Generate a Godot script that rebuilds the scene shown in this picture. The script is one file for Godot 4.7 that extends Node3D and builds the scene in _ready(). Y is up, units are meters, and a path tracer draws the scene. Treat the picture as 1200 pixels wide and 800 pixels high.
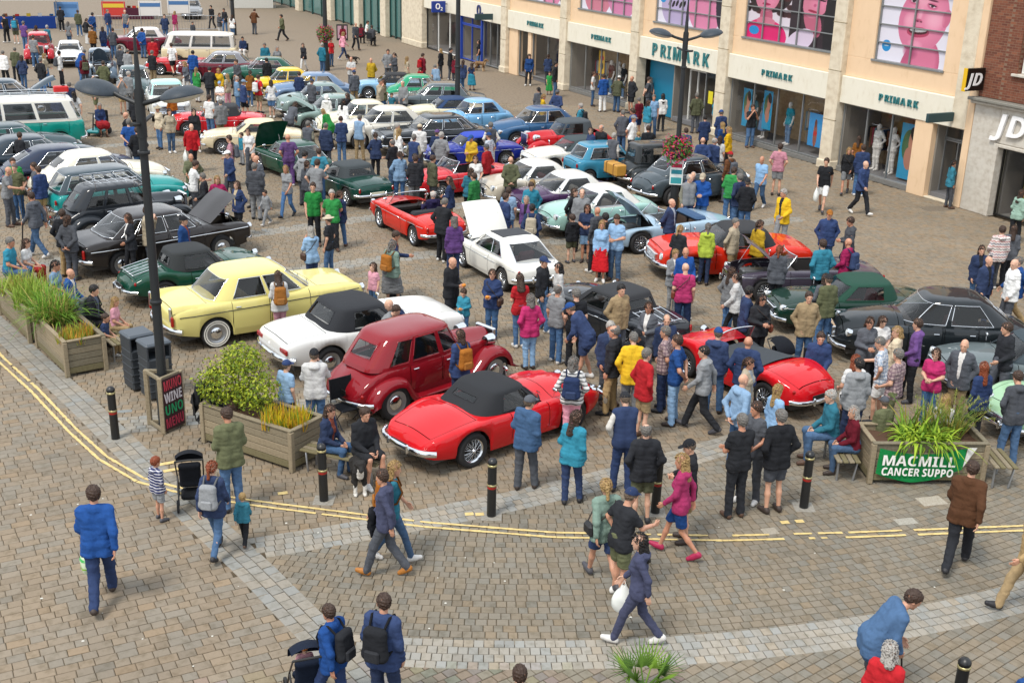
extends Node3D
# A town square with a classic car show, seen from an upper window. Units are metres, y is up.

const CAM_Y := 9.288
const CAM_PITCH := 20.076
const CAM_ROLL := 1.519
const FAC_O := Vector3(15.566, 0.0, -39.081)      # corner of the shop row
const FAC_D := Vector3(0.44727, 0.0, 0.89440)     # along the shop row, towards the viewer
const FAC_N := Vector3(-0.89440, 0.0, 0.44727)    # out of the shop row, into the square

var rng := RandomNumberGenerator.new()
var noise := FastNoiseLite.new()
var mats := {}
var taken := {}
var grain_tex: NoiseTexture2D
var grain_nrm: NoiseTexture2D
var cloth_nrm: NoiseTexture2D
var cloth_tex: NoiseTexture2D
var hair_tex: NoiseTexture2D

class Buf:
	var v := PackedVector3Array()
	var i := PackedInt32Array()
	var uv := PackedVector2Array()
	func vert(p: Vector3) -> int:
		v.append(p)
		return v.size() - 1
	func tri(a: int, b: int, c: int) -> void:
		i.append(a); i.append(b); i.append(c)
	func quad(a: Vector3, b: Vector3, c: Vector3, d: Vector3) -> void:
		# a b c d run clockwise when seen from outside
		var k := v.size()
		v.append(a); v.append(b); v.append(c); v.append(d)
		i.append(k); i.append(k + 1); i.append(k + 2)
		i.append(k); i.append(k + 2); i.append(k + 3)
	func quv(a: Vector3, b: Vector3, c: Vector3, d: Vector3) -> void:
		quad(a, b, c, d)
		uv.append(Vector2(0, 1)); uv.append(Vector2(0, 0)); uv.append(Vector2(1, 0)); uv.append(Vector2(1, 1))
	func add(o, t: Transform3D) -> void:
		var k := v.size()
		var flip := t.basis.determinant() < 0.0
		v.append_array(t * o.v)
		if not flip:
			for x in o.i:
				i.append(x + k)
		else:
			for x in range(0, o.i.size(), 3):
				i.append(o.i[x] + k); i.append(o.i[x + 2] + k); i.append(o.i[x + 1] + k)
	func grid(rows: Array, wrap := false, flip := false) -> void:
		# rows of equal length; smooth inside
		var k := v.size()
		var m: int = rows[0].size()
		for r in rows:
			v.append_array(r)
		for a in rows.size() - 1:
			for b in (m if wrap else m - 1):
				var p := k + a * m + b
				var q := k + a * m + (b + 1) % m
				var s := p + m
				var t := q + m
				if flip:
					i.append(p); i.append(q); i.append(s)
					i.append(q); i.append(t); i.append(s)
				else:
					i.append(p); i.append(s); i.append(q)
					i.append(q); i.append(s); i.append(t)
	func mesh() -> ArrayMesh:
		var n := PackedVector3Array()
		n.resize(v.size())
		for k in range(0, i.size(), 3):
			var a := i[k]
			var b := i[k + 1]
			var c := i[k + 2]
			var f := (v[c] - v[a]).cross(v[b] - v[a])
			n[a] += f; n[b] += f; n[c] += f
		for k in n.size():
			n[k] = n[k].normalized() if n[k].length_squared() > 1e-20 else Vector3.UP
		var arr := []
		arr.resize(Mesh.ARRAY_MAX)
		arr[Mesh.ARRAY_VERTEX] = v
		arr[Mesh.ARRAY_NORMAL] = n
		if uv.size() == v.size():
			arr[Mesh.ARRAY_TEX_UV] = uv
		arr[Mesh.ARRAY_INDEX] = i
		var m := ArrayMesh.new()
		m.add_surface_from_arrays(Mesh.PRIMITIVE_TRIANGLES, arr)
		return m

func rbox(b: Buf, c: Vector3, s: Vector3, bev := 0.01, t := Transform3D.IDENTITY) -> void:
	# a box with chamfered edges
	var h := s * 0.5
	bev = minf(bev, minf(h.x, minf(h.y, h.z)) * 0.9)
	var idx := {}
	for sx in [-1, 1]:
		for sy in [-1, 1]:
			for sz in [-1, 1]:
				for ax in 3:
					var p := Vector3(sx * (h.x - bev), sy * (h.y - bev), sz * (h.z - bev))
					p[ax] += bev * [sx, sy, sz][ax]
					idx[[sx, sy, sz, ax]] = p + c
	var q := func(a, e, f, g, out: Vector3):
		var A: Vector3 = t * idx[a]
		var B: Vector3 = t * idx[e]
		var C: Vector3 = t * idx[f]
		var D: Vector3 = t * idx[g]
		if (C - A).cross(B - A).dot(t.basis * out) < 0.0:
			b.quad(A, D, C, B)
		else:
			b.quad(A, B, C, D)
	for ax in 3:
		var u := (ax + 1) % 3
		var w := (ax + 2) % 3
		for s1 in [-1, 1]:
			var k := []
			for e in [[-1, -1], [-1, 1], [1, 1], [1, -1]]:
				var key := [0, 0, 0, ax]
				key[ax] = s1; key[u] = e[0]; key[w] = e[1]
				k.append(key)
			var o := Vector3.ZERO
			o[ax] = s1
			q.call(k[0], k[1], k[2], k[3], o)
			for s2 in [-1, 1]:
				var k1 := [0, 0, 0, ax]
				k1[ax] = s1; k1[u] = s2; k1[w] = -1
				var k2 := k1.duplicate(); k2[w] = 1
				var k3 := k2.duplicate(); k3[3] = u
				var k4 := k1.duplicate(); k4[3] = u
				var oo := Vector3.ZERO
				oo[ax] = s1; oo[u] = s2
				q.call(k1, k2, k3, k4, oo)
	for sx in [-1, 1]:
		for sy in [-1, 1]:
			for sz in [-1, 1]:
				var A: Vector3 = t * idx[[sx, sy, sz, 0]]
				var B: Vector3 = t * idx[[sx, sy, sz, 1]]
				var C: Vector3 = t * idx[[sx, sy, sz, 2]]
				if (C - A).cross(B - A).dot(t.basis * Vector3(sx, sy, sz)) < 0.0:
					var z := B; B = C; C = z
				var k := b.v.size()
				b.v.append(A); b.v.append(B); b.v.append(C)
				b.tri(k, k + 1, k + 2)

func box(b: Buf, c: Vector3, s: Vector3, t := Transform3D.IDENTITY) -> void:
	var h := s * 0.5
	var p := []
	for k in 8:
		p.append(t * (c + Vector3(h.x if k & 1 else -h.x, h.y if k & 2 else -h.y, h.z if k & 4 else -h.z)))
	for f in [[0, 4, 6, 2], [1, 3, 7, 5], [0, 1, 5, 4], [2, 6, 7, 3], [0, 2, 3, 1], [4, 5, 7, 6]]:
		b.quad(p[f[3]], p[f[2]], p[f[1]], p[f[0]])

func tube(b: Buf, pts: Array, radii, seg := 8, cap := true) -> void:
	var rows := []
	var up := Vector3.UP
	for k in pts.size():
		var d: Vector3 = (pts[mini(k + 1, pts.size() - 1)] - pts[maxi(k - 1, 0)]).normalized()
		if absf(d.dot(up)) > 0.95:
			up = Vector3.RIGHT if absf(d.x) < 0.9 else Vector3.BACK
		var x := d.cross(up).normalized()
		var y := x.cross(d).normalized()
		up = y
		var r: float = radii[k] if radii is Array else radii
		var row := PackedVector3Array()
		for s in seg:
			var a := TAU * s / seg
			row.append(pts[k] + (x * cos(a) + y * sin(a)) * r)
		rows.append(row)
	b.grid(rows, true, true)
	if cap:
		for e in [0, pts.size() - 1]:
			var k := b.v.size()
			b.v.append(pts[e])
			b.v.append_array(rows[e])
			for s in seg:
				if e == 0:
					b.tri(k, k + 1 + (s + 1) % seg, k + 1 + s)
				else:
					b.tri(k, k + 1 + s, k + 1 + (s + 1) % seg)

func lathe(b: Buf, prof: Array, seg := 16, t := Transform3D.IDENTITY) -> void:
	# prof: Vector2(radius, y) from the bottom up on the outside
	var rows := []
	for q in prof:
		var row := PackedVector3Array()
		for s in seg:
			var a := TAU * s / seg
			row.append(t * Vector3(cos(a) * q.x, q.y, sin(a) * q.x))
		rows.append(row)
	b.grid(rows, true, t.basis.determinant() < 0.0)

func ball(b: Buf, c: Vector3, r: Vector3, seg := 10, rings := 6) -> void:
	var prof := []
	for k in rings + 1:
		var a := -PI / 2 + PI * k / rings
		prof.append(Vector2(maxf(cos(a), 0.001), sin(a)))
	lathe(b, prof, seg, Transform3D(Basis.from_scale(r), c))

# ------------------------------------------------------------------ materials
func lin(c: Color, k := 1.0) -> Color:
	# a colour read off the photograph, brought back to the base colour under this light
	var l := c.srgb_to_linear()
	return Color(clampf(l.r * k, 0.004, 0.86), clampf(l.g * k, 0.004, 0.86), clampf(l.b * k, 0.004, 0.86)).linear_to_srgb()

func mat(called: String, c, rough := 0.7, metal := 0.0, opt := {}) -> StandardMaterial3D:
	var key := [called, c, rough, metal, opt]
	if mats.has(key):
		return mats[key]
	var m := StandardMaterial3D.new()
	m.resource_name = called
	m.albedo_color = c if c is Color else Color(c)
	m.roughness = rough
	m.metallic = metal
	for o in opt:
		m.set(o, opt[o])
	mats[key] = m
	return m

func paint(c) -> StandardMaterial3D:
	return mat("car_paint", lin(Color(c), 0.74), 0.45, 0.0, {"metallic_specular": 0.2, "clearcoat_enabled": true, "clearcoat": 0.75, "clearcoat_roughness": 0.03})

func cloth(c) -> StandardMaterial3D:
	return mat("cloth", lin(Color(c), 0.84), 0.9, 0.0, {"metallic_specular": 0.3, "albedo_texture": cloth_tex, "normal_enabled": true, "normal_texture": cloth_nrm, "normal_scale": 0.45, "uv1_triplanar": true, "uv1_scale": Vector3(3.5, 3.5, 3.5)})

func grainy(called: String, c, rough := 0.85, k := 0.7, sc := 1.2, deep := 0.35) -> StandardMaterial3D:
	# a surface with dirt and grain in it
	return mat(called, lin(Color(c), k), rough, 0.0, {"metallic_specular": 0.35, "albedo_texture": grain_tex, "uv1_triplanar": true, "uv1_world_triplanar": true, "uv1_scale": Vector3(sc, sc, sc), "normal_enabled": true, "normal_texture": grain_nrm, "normal_scale": deep})

func glass(c := Color(0.05, 0.07, 0.07), a := 0.35) -> StandardMaterial3D:
	return mat("glass", Color(c.r, c.g, c.b, a), 0.04, 0.0, {"transparency": BaseMaterial3D.TRANSPARENCY_ALPHA})

func chrome() -> StandardMaterial3D:
	return mat("chrome", Color(0.86, 0.87, 0.88), 0.12, 1.0)

func black() -> StandardMaterial3D:
	return mat("black_paint", Color(0.13, 0.14, 0.15), 0.45, 0.0)

func noise_tex(freq: float, ramp, size := 512, as_normal := false, oct := 4, sd := 3, kind := FastNoiseLite.TYPE_SIMPLEX_SMOOTH) -> NoiseTexture2D:
	var t := NoiseTexture2D.new()
	t.width = size
	t.height = size
	t.seamless = true
	t.as_normal_map = as_normal
	if as_normal:
		t.bump_strength = 6.0
	var f := FastNoiseLite.new()
	f.noise_type = kind
	f.seed = sd
	f.frequency = freq
	f.fractal_octaves = oct
	t.noise = f
	if ramp:
		var g := Gradient.new()
		g.offsets = PackedFloat32Array(ramp[0])
		g.colors = PackedColorArray(ramp[1])
		t.color_ramp = g
	return t

# ------------------------------------------------------------------ nodes
func numbered(called: String) -> String:
	var n: int = taken.get(called, 0)
	taken[called] = n + 1
	return called if n == 0 else "%s_%03d" % [called, n]

func thing(called: String, label: String, category: String, at := Vector3.ZERO, turn := 0.0, group := "") -> Node3D:
	var o := Node3D.new()
	o.name = numbered(called)
	add_child(o)
	o.position = at
	o.rotation.y = turn
	o.set_meta("label", label)
	o.set_meta("category", category)
	if group:
		o.set_meta("group", group)
	return o

func part(parent: Node, called: String, m, material: Material) -> MeshInstance3D:
	var o := MeshInstance3D.new()
	o.name = called
	o.mesh = m.mesh() if m is Buf else m
	o.material_override = material
	parent.add_child(o, true)
	return o

func holder(parent: Node, called: String, at := Vector3.ZERO) -> Node3D:
	var o := Node3D.new()
	o.name = called
	parent.add_child(o, true)
	o.position = at
	return o

func structure(called: String, m, material: Material) -> MeshInstance3D:
	var o := part(self, numbered(called), m, material)
	o.set_meta("kind", "structure")
	return o

func lettering(text: String, size: float, depth: float, bold := true, font_name := "Droid Sans") -> TextMesh:
	var f := SystemFont.new()
	f.font_names = PackedStringArray([font_name])
	f.font_weight = 700 if bold else 400
	var t := TextMesh.new()
	t.font = f
	t.text = text
	t.font_size = 64
	t.pixel_size = size / 64.0
	t.depth = depth
	t.curve_step = 2.0
	return t

func on_facade(s: float, y: float, out := 0.0) -> Vector3:
	return FAC_O + FAC_D * s + FAC_N * out + Vector3(0, y, 0)

func to_pixel(p: Vector3) -> Vector2:
	# where a point falls in a 1200 x 800 frame: only used to leave out what no one can see
	var a := deg_to_rad(CAM_PITCH)
	var y := p.y - CAM_Y
	var fw := -(y * sin(a) + p.z * cos(a))
	if fw < 0.5:
		return Vector2(-9999, -9999)
	var u := 1398.9 * p.x / fw
	var w := -1398.9 * (y * cos(a) - p.z * sin(a)) / fw
	var r := deg_to_rad(CAM_ROLL)
	return Vector2(600 + cos(r) * u - sin(r) * w, 400 + sin(r) * u + cos(r) * w)

func _ready() -> void:
	rng.seed = 7
	noise.seed = 11
	noise.frequency = 0.35
	noise.fractal_octaves = 3
	camera_and_light()
	textures()
	var t0 := Time.get_ticks_msec()
	build_ground()
	print("ground ", Time.get_ticks_msec() - t0)
	build_shops()
	print("shops ", Time.get_ticks_msec() - t0)
	build_cars()
	print("cars ", Time.get_ticks_msec() - t0)
	build_people()
	print("people ", Time.get_ticks_msec() - t0)
	build_props()
	print("props ", Time.get_ticks_msec() - t0)

func camera_and_light() -> void:
	var cam := Camera3D.new()
	cam.name = "camera"
	add_child(cam)
	cam.fov = 2.0 * rad_to_deg(atan(400.0 / 1398.9))
	cam.far = 600.0
	cam.near = 0.1
	cam.position = Vector3(0, CAM_Y, 0)
	cam.basis = Basis(Vector3.RIGHT, deg_to_rad(-CAM_PITCH)) * Basis(Vector3.BACK, deg_to_rad(CAM_ROLL))
	cam.current = true
	var sky := ProceduralSkyMaterial.new()
	sky.sky_top_color = Color(0.83, 0.86, 0.90)
	sky.sky_horizon_color = Color(0.93, 0.94, 0.95)
	sky.sky_curve = 0.25
	sky.ground_bottom_color = Color(0.42, 0.40, 0.37)
	sky.ground_horizon_color = Color(0.62, 0.61, 0.59)
	sky.sun_angle_max = 30.0
	var s := Sky.new()
	s.sky_material = sky
	var e := Environment.new()
	e.background_mode = Environment.BG_SKY
	e.sky = s
	e.background_energy_multiplier = 0.95
	e.tonemap_mode = Environment.TONE_MAPPER_LINEAR
	e.tonemap_exposure = 1.9
	e.sdfgi_enabled = true
	e.ssao_enabled = true
	e.ssil_enabled = true
	var w := WorldEnvironment.new()
	w.name = "environment"
	w.environment = e
	add_child(w)
	var sun := DirectionalLight3D.new()
	sun.name = "sun_through_cloud"
	sun.light_energy = 0.55
	sun.light_angular_distance = 14.0
	sun.light_color = Color(1.0, 0.975, 0.94)
	sun.shadow_enabled = true
	add_child(sun)
	sun.rotation_degrees = Vector3(-58, -38, 0)

func textures() -> void:
	grain_tex = noise_tex(0.012, [[0.0, 0.35, 0.6, 1.0], [Color(0.84, 0.82, 0.79), Color(0.93, 0.92, 0.91), Color(0.98, 0.98, 0.98), Color(1, 1, 1)]], 512, false, 6)
	grain_nrm = noise_tex(0.05, null, 512, true, 4, 5)
	cloth_tex = noise_tex(0.02, [[0.0, 0.5, 1.0], [Color(0.90, 0.90, 0.90), Color(0.96, 0.96, 0.96), Color(1, 1, 1)]], 256, false, 5, 19)
	hair_tex = noise_tex(0.05, [[0.0, 0.5, 1.0], [Color(0.55, 0.55, 0.55), Color(0.85, 0.85, 0.85), Color(1, 1, 1)]], 256, false, 4, 23)
	cloth_nrm = noise_tex(0.016, null, 256, true, 3, 9)

# ------------------------------------------------------------------ the square
const ARC := Vector2(-0.55, -32.6)     # centre of the curved courses
const ARC2 := Vector2(-16.25, -48.7)   # centre of the pale band that crosses the square
var diag := [Vector2(-14.2, -28.6), Vector2(-10.72, -24.26), Vector2(-8.2, -21.1), Vector2(-5.42, -17.5), Vector2(-3.68, -15.3), Vector2(-2.62, -13.88), Vector2(-1.85, -12.86), Vector2(0.6, -9.6)]
var yellow := [Vector2(-12.6, -25.9), Vector2(-10.81, -23.47), Vector2(-9.47, -21.86), Vector2(-8.04, -19.99), Vector2(-7.12, -18.89), Vector2(-6.21, -18.08), Vector2(-5.2, -17.64), Vector2(-4.11, -17.37), Vector2(-2.67, -17.08), Vector2(-1.28, -16.81), Vector2(0.75, -16.59), Vector2(3.44, -16.63), Vector2(5.52, -16.85), Vector2(8.38, -17.22), Vector2(11.5, -17.7)]
var pale_lines := [[Vector2(-14, -29.6), Vector2(4, -42.4)], [Vector2(-8.4, -29.0), Vector2(-1.4, -33.0)], [Vector2(-1.4, -33.0), Vector2(9, -37.6)], [Vector2(-7.2, -20.3), Vector2(-3.6, -21.6)], [Vector2(-20, -44), Vector2(-2, -56)]]
var sett_list := []      # [transform, colour, distance]

func side_of(line: Array, p: Vector2) -> float:
	# signed distance to a polyline; positive to the right-hand, far side
	var best := 1e9
	var sg := 1.0
	for k in line.size() - 1:
		var a: Vector2 = line[k]
		var b: Vector2 = line[k + 1]
		var q := Geometry2D.get_closest_point_to_segment(p, a, b)
		var d := p.distance_to(q)
		if d < best:
			best = d
			sg = 1.0 if (b - a).cross(p - q) < 0.0 else -1.0
	return best * sg

func seen(x: float, z: float, m := 40.0) -> bool:
	var q := to_pixel(Vector3(x, 0, z))
	return q.x > -m and q.x < 1200 + m and q.y > -m and q.y < 800 + m

func sett(p: Vector2, ang: float, l: float, w: float, tone: Color, rise := 0.0) -> void:
	var b := Basis(Vector3.UP, ang + rng.randf_range(-0.02, 0.02)) * Basis(Vector3.RIGHT, rng.randf_range(-0.012, 0.012)) * Basis.from_scale(Vector3(l, 1, w))
	var n := noise.get_noise_2d(p.x * 1.7, p.y * 1.7)
	var n2 := noise.get_noise_2d(p.x * 9.0 + 50.0, p.y * 9.0)
	var k := 1.0 + 0.09 * noise.get_noise_2d(p.x * 0.45 + 200.0, p.y * 0.45) + 0.10 * n + 0.06 * n2 + rng.randf_range(-0.045, 0.045)
	if rng.randf() < 0.07:
		k *= 0.88
	var h := rng.randf_range(-0.05, 0.04)
	if rng.randf() < 0.16:
		h = -0.075         # a greyer stone
	elif rng.randf() < 0.06:
		h = 0.07           # a browner one
	var c := Color(tone.r * k * (1.0 + h), tone.g * k, tone.b * k * (1.0 - h * 1.2))
	sett_list.append([Transform3D(b, Vector3(p.x, rise + rng.randf_range(-0.003, 0.002), p.y)), c, p.length()])

func rows_field(ang: float, pitch: float, l0: float, l1: float, x0: float, x1: float, z0: float, z1: float, want: Callable, tone: Color) -> void:
	# straight courses at an angle, stones of uneven length
	var u := Vector2(cos(ang), -sin(ang))
	var w := Vector2(sin(ang), cos(ang))
	var c := Vector2((x0 + x1) / 2, (z0 + z1) / 2)
	var half := Vector2(x1 - x0, z1 - z0).length() / 2
	var r := -half
	while r < half:
		var s := -half + rng.randf() * l1
		while s < half:
			var l := rng.randf_range(l0, l1)
			var p := c + u * (s + l / 2) + w * r
			if p.x > x0 and p.x < x1 and p.y > z0 and p.y < z1:
				var t = want.call(p)
				if t != null and seen(p.x, p.y):
					sett(p, ang, l - 0.010, pitch - 0.010, tone if t is bool else t)
			s += l
		r += pitch

func build_ground() -> void:
	var base := Buf.new()
	base.quad(Vector3(-260, -0.012, 60), Vector3(-260, -0.012, -420), Vector3(260, -0.012, -420), Vector3(260, -0.012, 60))
	var joint := mat("joint_sand", lin(Color(0.42, 0.37, 0.30), 0.75), 0.95, 0.0, {"albedo_texture": noise_tex(0.02, [[0.0, 0.5, 1.0], [Color(0.55, 0.55, 0.42), Color(0.85, 0.82, 0.76), Color(1, 1, 1)]], 512, false, 5, 21), "uv1_triplanar": true, "uv1_world_triplanar": true, "uv1_scale": Vector3(0.35, 0.35, 0.35)})
	structure("ground", base, joint)
	var tan_brick := Color(0.222, 0.180, 0.132)
	var grey_sett := Color(0.200, 0.171, 0.130)
	var square_sett := Color(0.224, 0.180, 0.129)
	var pale := Color(0.285, 0.264, 0.226)
	# bands first
	var step := 0.0
	for k in diag.size() - 1:
		var a: Vector2 = diag[k]
		var b: Vector2 = diag[k + 1]
		var d := (b - a).normalized()
		var n := Vector2(d.y, -d.x)
		var cnt := int(a.distance_to(b) / 0.2)
		for e in cnt:
			var p := a.lerp(b, (e + 0.5) / cnt)
			for cs in 3:
				var q: Vector2 = p + n * (cs - 1) * 0.19 + d * (0.08 if cs == 1 else 0.0)
				if seen(q.x, q.y):
					sett(q, -d.angle(), a.distance_to(b) / cnt - 0.012, 0.178, pale * 0.88, 0.006)
	for cs in 4:
		var r := 18.99 + cs * 0.165
		var a := -0.4
		while a < 0.75:
			var p := ARC + Vector2(sin(a), cos(a)) * r
			if side_of(diag, p) > 0.30 and seen(p.x, p.y):
				sett(p, a, 0.128, 0.155, pale, 0.006)
			a += 0.137 / r
	for cs in 4:
		var r := 34.78 + cs * 0.165
		var a := 0.2
		while a < 1.2:
			var p := ARC2 + Vector2(sin(a), cos(a)) * r
			if side_of(diag, p) > 0.30 and seen(p.x, p.y) and p.x < 4.6:
				sett(p, a, 0.138, 0.155, pale * 0.95, 0.006)
			a += 0.148 / r
	# left of the diagonal band: the carriageway of tan bricks
	rows_field(deg_to_rad(28), 0.168, 0.16, 0.30, -16, 1, -30, -9.5, func(p): return true if side_of(diag, p) < -0.22 else null, tan_brick)
	# curved courses between the bands
	var r := 18.93
	while r > 9.0:
		var a := -0.7
		while a < 1.0:
			var l := rng.randf_range(0.125, 0.185)
			var p := ARC + Vector2(sin(a + l / r / 2), cos(a + l / r / 2)) * r
			var d2 := p.distance_to(ARC2)
			if (d2 > 35.30 or p.x > 4.6 and p.y > -20.4) and side_of(diag, p) > 0.22 and seen(p.x, p.y) and p.y > -20.5:
				sett(p, a + l / r / 2, l - 0.010, 0.142, grey_sett)
			a += l / r
		r -= 0.152
	# nearest strip, laid on the slant
	rows_field(deg_to_rad(38), 0.15, 0.14, 0.19, -3, 9, -17, -10, func(p): return true if p.distance_to(ARC) > 19.47 and side_of(diag, p) > 0.22 else null, grey_sett)
	# the square itself
	rows_field(deg_to_rad(14), 0.150, 0.14, 0.21, -32, 18, -60, -16, func(p):
		if p.distance_to(ARC2) > 34.80 and p.x < 4.6 and p.y > -25 or side_of(diag, p) < 0.22 and p.y > -28.6:
			return null
		if p.x >= 4.6 and p.y > -20.5:
			return null
		var w: float = (p - Vector2(FAC_O.x, FAC_O.z)).dot(Vector2(FAC_N.x, FAC_N.z))
		if w < 0.0:
			return null
		for l in pale_lines:
			if p.distance_to(Geometry2D.get_closest_point_to_segment(p, l[0], l[1])) < 0.34:
				return pale * 0.9
		return true, square_sett)
	sett_list.sort_custom(func(a, b): return a[2] < b[2])
	# one stone: a slab with worn edges
	var sb := Buf.new()
	var o := 0.5
	var n := 0.455
	var top := []
	for q in [Vector2(-1, 1), Vector2(-1, -1), Vector2(1, -1), Vector2(1, 1)]:
		top.append([Vector3(q.x * n, 0, q.y * n), Vector3(q.x * o, -0.006, q.y * o), Vector3(q.x * o, -0.05, q.y * o)])
	sb.quad(top[0][0], top[1][0], top[2][0], top[3][0])
	for k in 4:
		var a = top[k]
		var b = top[(k + 1) % 4]
		sb.quad(a[1], b[1], b[0], a[0])
		sb.quad(a[2], b[2], b[1], a[1])
	for k in range(0, sb.i.size(), 3):
		var A := sb.v[sb.i[k]]
		var B := sb.v[sb.i[k + 1]]
		var C := sb.v[sb.i[k + 2]]
		var f := (C - A).cross(B - A)
		if f.dot((A + B + C) / 3.0 + Vector3(0, 0.1, 0)) < 0.0:
			var z := sb.i[k + 1]
			sb.i[k + 1] = sb.i[k + 2]
			sb.i[k + 2] = z
	var stone := sb.mesh()
	var stain := noise_tex(0.01, [[0.0, 0.3, 0.5, 1.0], [Color(0.86, 0.85, 0.83), Color(0.95, 0.95, 0.94), Color(1, 1, 1), Color(1, 1, 1)]], 1024, false, 6, 31)
	var opt := {"metallic_specular": 0.3, "albedo_texture": stain, "uv1_triplanar": true, "uv1_world_triplanar": true, "uv1_scale": Vector3(0.45, 0.45, 0.45), "normal_enabled": true, "normal_texture": grain_nrm, "normal_scale": 0.25}
	var o2 := opt.duplicate()
	o2["vertex_color_use_as_albedo"] = true
	var stone_mat := mat("sett_stone", Color(1, 1, 1), 0.82, 0.0, o2)
	var paving := holder(self, "pavement")
	paving.set_meta("kind", "structure")
	var cols := []
	for k in 12:
		cols.append(0)
	for k in 300:
		var e = sett_list[k]
		var c: Color = e[1]
		c = Color(snappedf(c.r, 0.02), snappedf(c.g, 0.02), snappedf(c.b, 0.02))
		var m := part(paving, "paver", stone, mat("paver_stone", c.linear_to_srgb(), 0.82, 0.0, opt))
		m.transform = e[0]
	var mm := MultiMesh.new()
	mm.transform_format = MultiMesh.TRANSFORM_3D
	mm.use_colors = true
	mm.mesh = stone
	mm.instance_count = sett_list.size() - 300
	for k in range(300, sett_list.size()):
		mm.set_instance_transform(k - 300, sett_list[k][0])
		mm.set_instance_color(k - 300, sett_list[k][1])
	var mi := MultiMeshInstance3D.new()
	mi.name = "setts"
	mi.multimesh = mm
	mi.material_override = stone_mat
	mi.set_meta("kind", "stuff")
	paving.add_child(mi)
	print("setts ", sett_list.size())
	sett_list.clear()
	# far paving, too far off to tell the stones apart
	var far := Buf.new()
	for q in [[-110.0, -60.0, -180.0, 60.0]]:
		far.quad(Vector3(q[0], -0.006, q[1]), Vector3(q[0], -0.006, q[2]), Vector3(q[3], -0.006, q[2]), Vector3(q[3], -0.006, q[1]))
	far.quad(Vector3(-110, -0.006, -28), Vector3(-110, -0.006, -60), Vector3(-32, -0.006, -60), Vector3(-32, -0.006, -28))
	structure("far_pavement", far, mat("far_stone", square_sett.linear_to_srgb(), 0.85, 0.0, {"albedo_texture": noise_tex(0.03, [[0.0, 0.4, 1.0], [Color(0.7, 0.69, 0.67), Color(0.92, 0.91, 0.9), Color(1, 1, 1)]], 1024, false, 6, 33), "uv1_triplanar": true, "uv1_world_triplanar": true, "uv1_scale": Vector3(0.2, 0.2, 0.2)}))
	# double yellow lines, worn
	var ym := mat("road_paint", lin(Color(0.90, 0.80, 0.54), 0.8), 0.8, 0.0, {"albedo_texture": grain_tex, "uv1_triplanar": true, "uv1_world_triplanar": true, "uv1_scale": Vector3(1.5, 1.5, 1.5)})
	for off: float in [-0.075, 0.075]:
		var b := Buf.new()
		var curve := Curve2D.new()
		for k in yellow.size():
			var t: Vector2 = (yellow[mini(k + 1, yellow.size() - 1)] - yellow[maxi(k - 1, 0)]) / 6.0
			curve.add_point(yellow[k], -t, t)
		var L := curve.get_baked_length()
		var s := 0.0
		while s < L - 0.2:
			var p := curve.sample_baked(s)
			var q := curve.sample_baked(s + 0.1)
			var d := (q - p).normalized()
			var nn := Vector2(-d.y, d.x)
			var wear := noise.get_noise_2d(p.x * 5.0, p.y * 5.0 + off * 100.0)
			var strong := 1.0 if p.x < 2.0 else 0.55
			if wear > -0.62 * strong + (0.25 if p.x > 4.0 and p.x < 4.9 else 0.0):
				var hw := 0.027 + rng.randf_range(-0.006, 0.006)
				var A := p + nn * (off - hw)
				var B := p + nn * (off + hw)
				var C := q + nn * (off + hw + rng.randf_range(-0.005, 0.005))
				var D := q + nn * (off - hw)
				b.quad(Vector3(A.x, 0.0115, A.y), Vector3(D.x, 0.0115, D.y), Vector3(C.x, 0.0115, C.y), Vector3(B.x, 0.0115, B.y))
			s += 0.1
		structure("road_marking", b, ym)
	var dash := Buf.new()
	for q in [[-5.95, -18.75, 0.3, 0.5], [-5.8, -18.5, 0.3, 0.5], [-3.75, -17.75, 0.16, 0.3], [-0.62, -17.2, 0.14, 0.2], [-0.45, -17.2, 0.14, 0.2], [4.5, -17.2, 0.14, 0.2], [4.75, -17.25, 0.14, 0.2], [2.05, -17.0, 0.12, 0.3]]:
		var t := Transform3D(Basis(Vector3.UP, q[3]), Vector3(q[0], 0.0115, q[1]))
		dash.quad(t * Vector3(-q[2] / 2, 0, 0.05), t * Vector3(-q[2] / 2, 0, -0.05), t * Vector3(q[2] / 2, 0, -0.05), t * Vector3(q[2] / 2, 0, 0.05))
	structure("road_marking", dash, ym)
	# trodden-in chewing gum and litter specks
	var gum := Buf.new()
	for k in 150:
		var x := rng.randf_range(-8, 10)
		var z := rng.randf_range(-32, -12.4)
		var r3 := rng.randf_range(0.008, 0.022)
		var f := gum.v.size()
		for e in 6:
			gum.v.append(Vector3(x + cos(e * TAU / 6) * r3 * rng.randf_range(0.7, 1.2), 0.004, z + sin(e * TAU / 6) * r3))
		for e in 4:
			gum.tri(f, f + e + 1, f + e + 2)
	var gm := structure("litter", gum, mat("gum", Color(0.75, 0.74, 0.7), 0.9))
	gm.set_meta("kind", "stuff")

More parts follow.
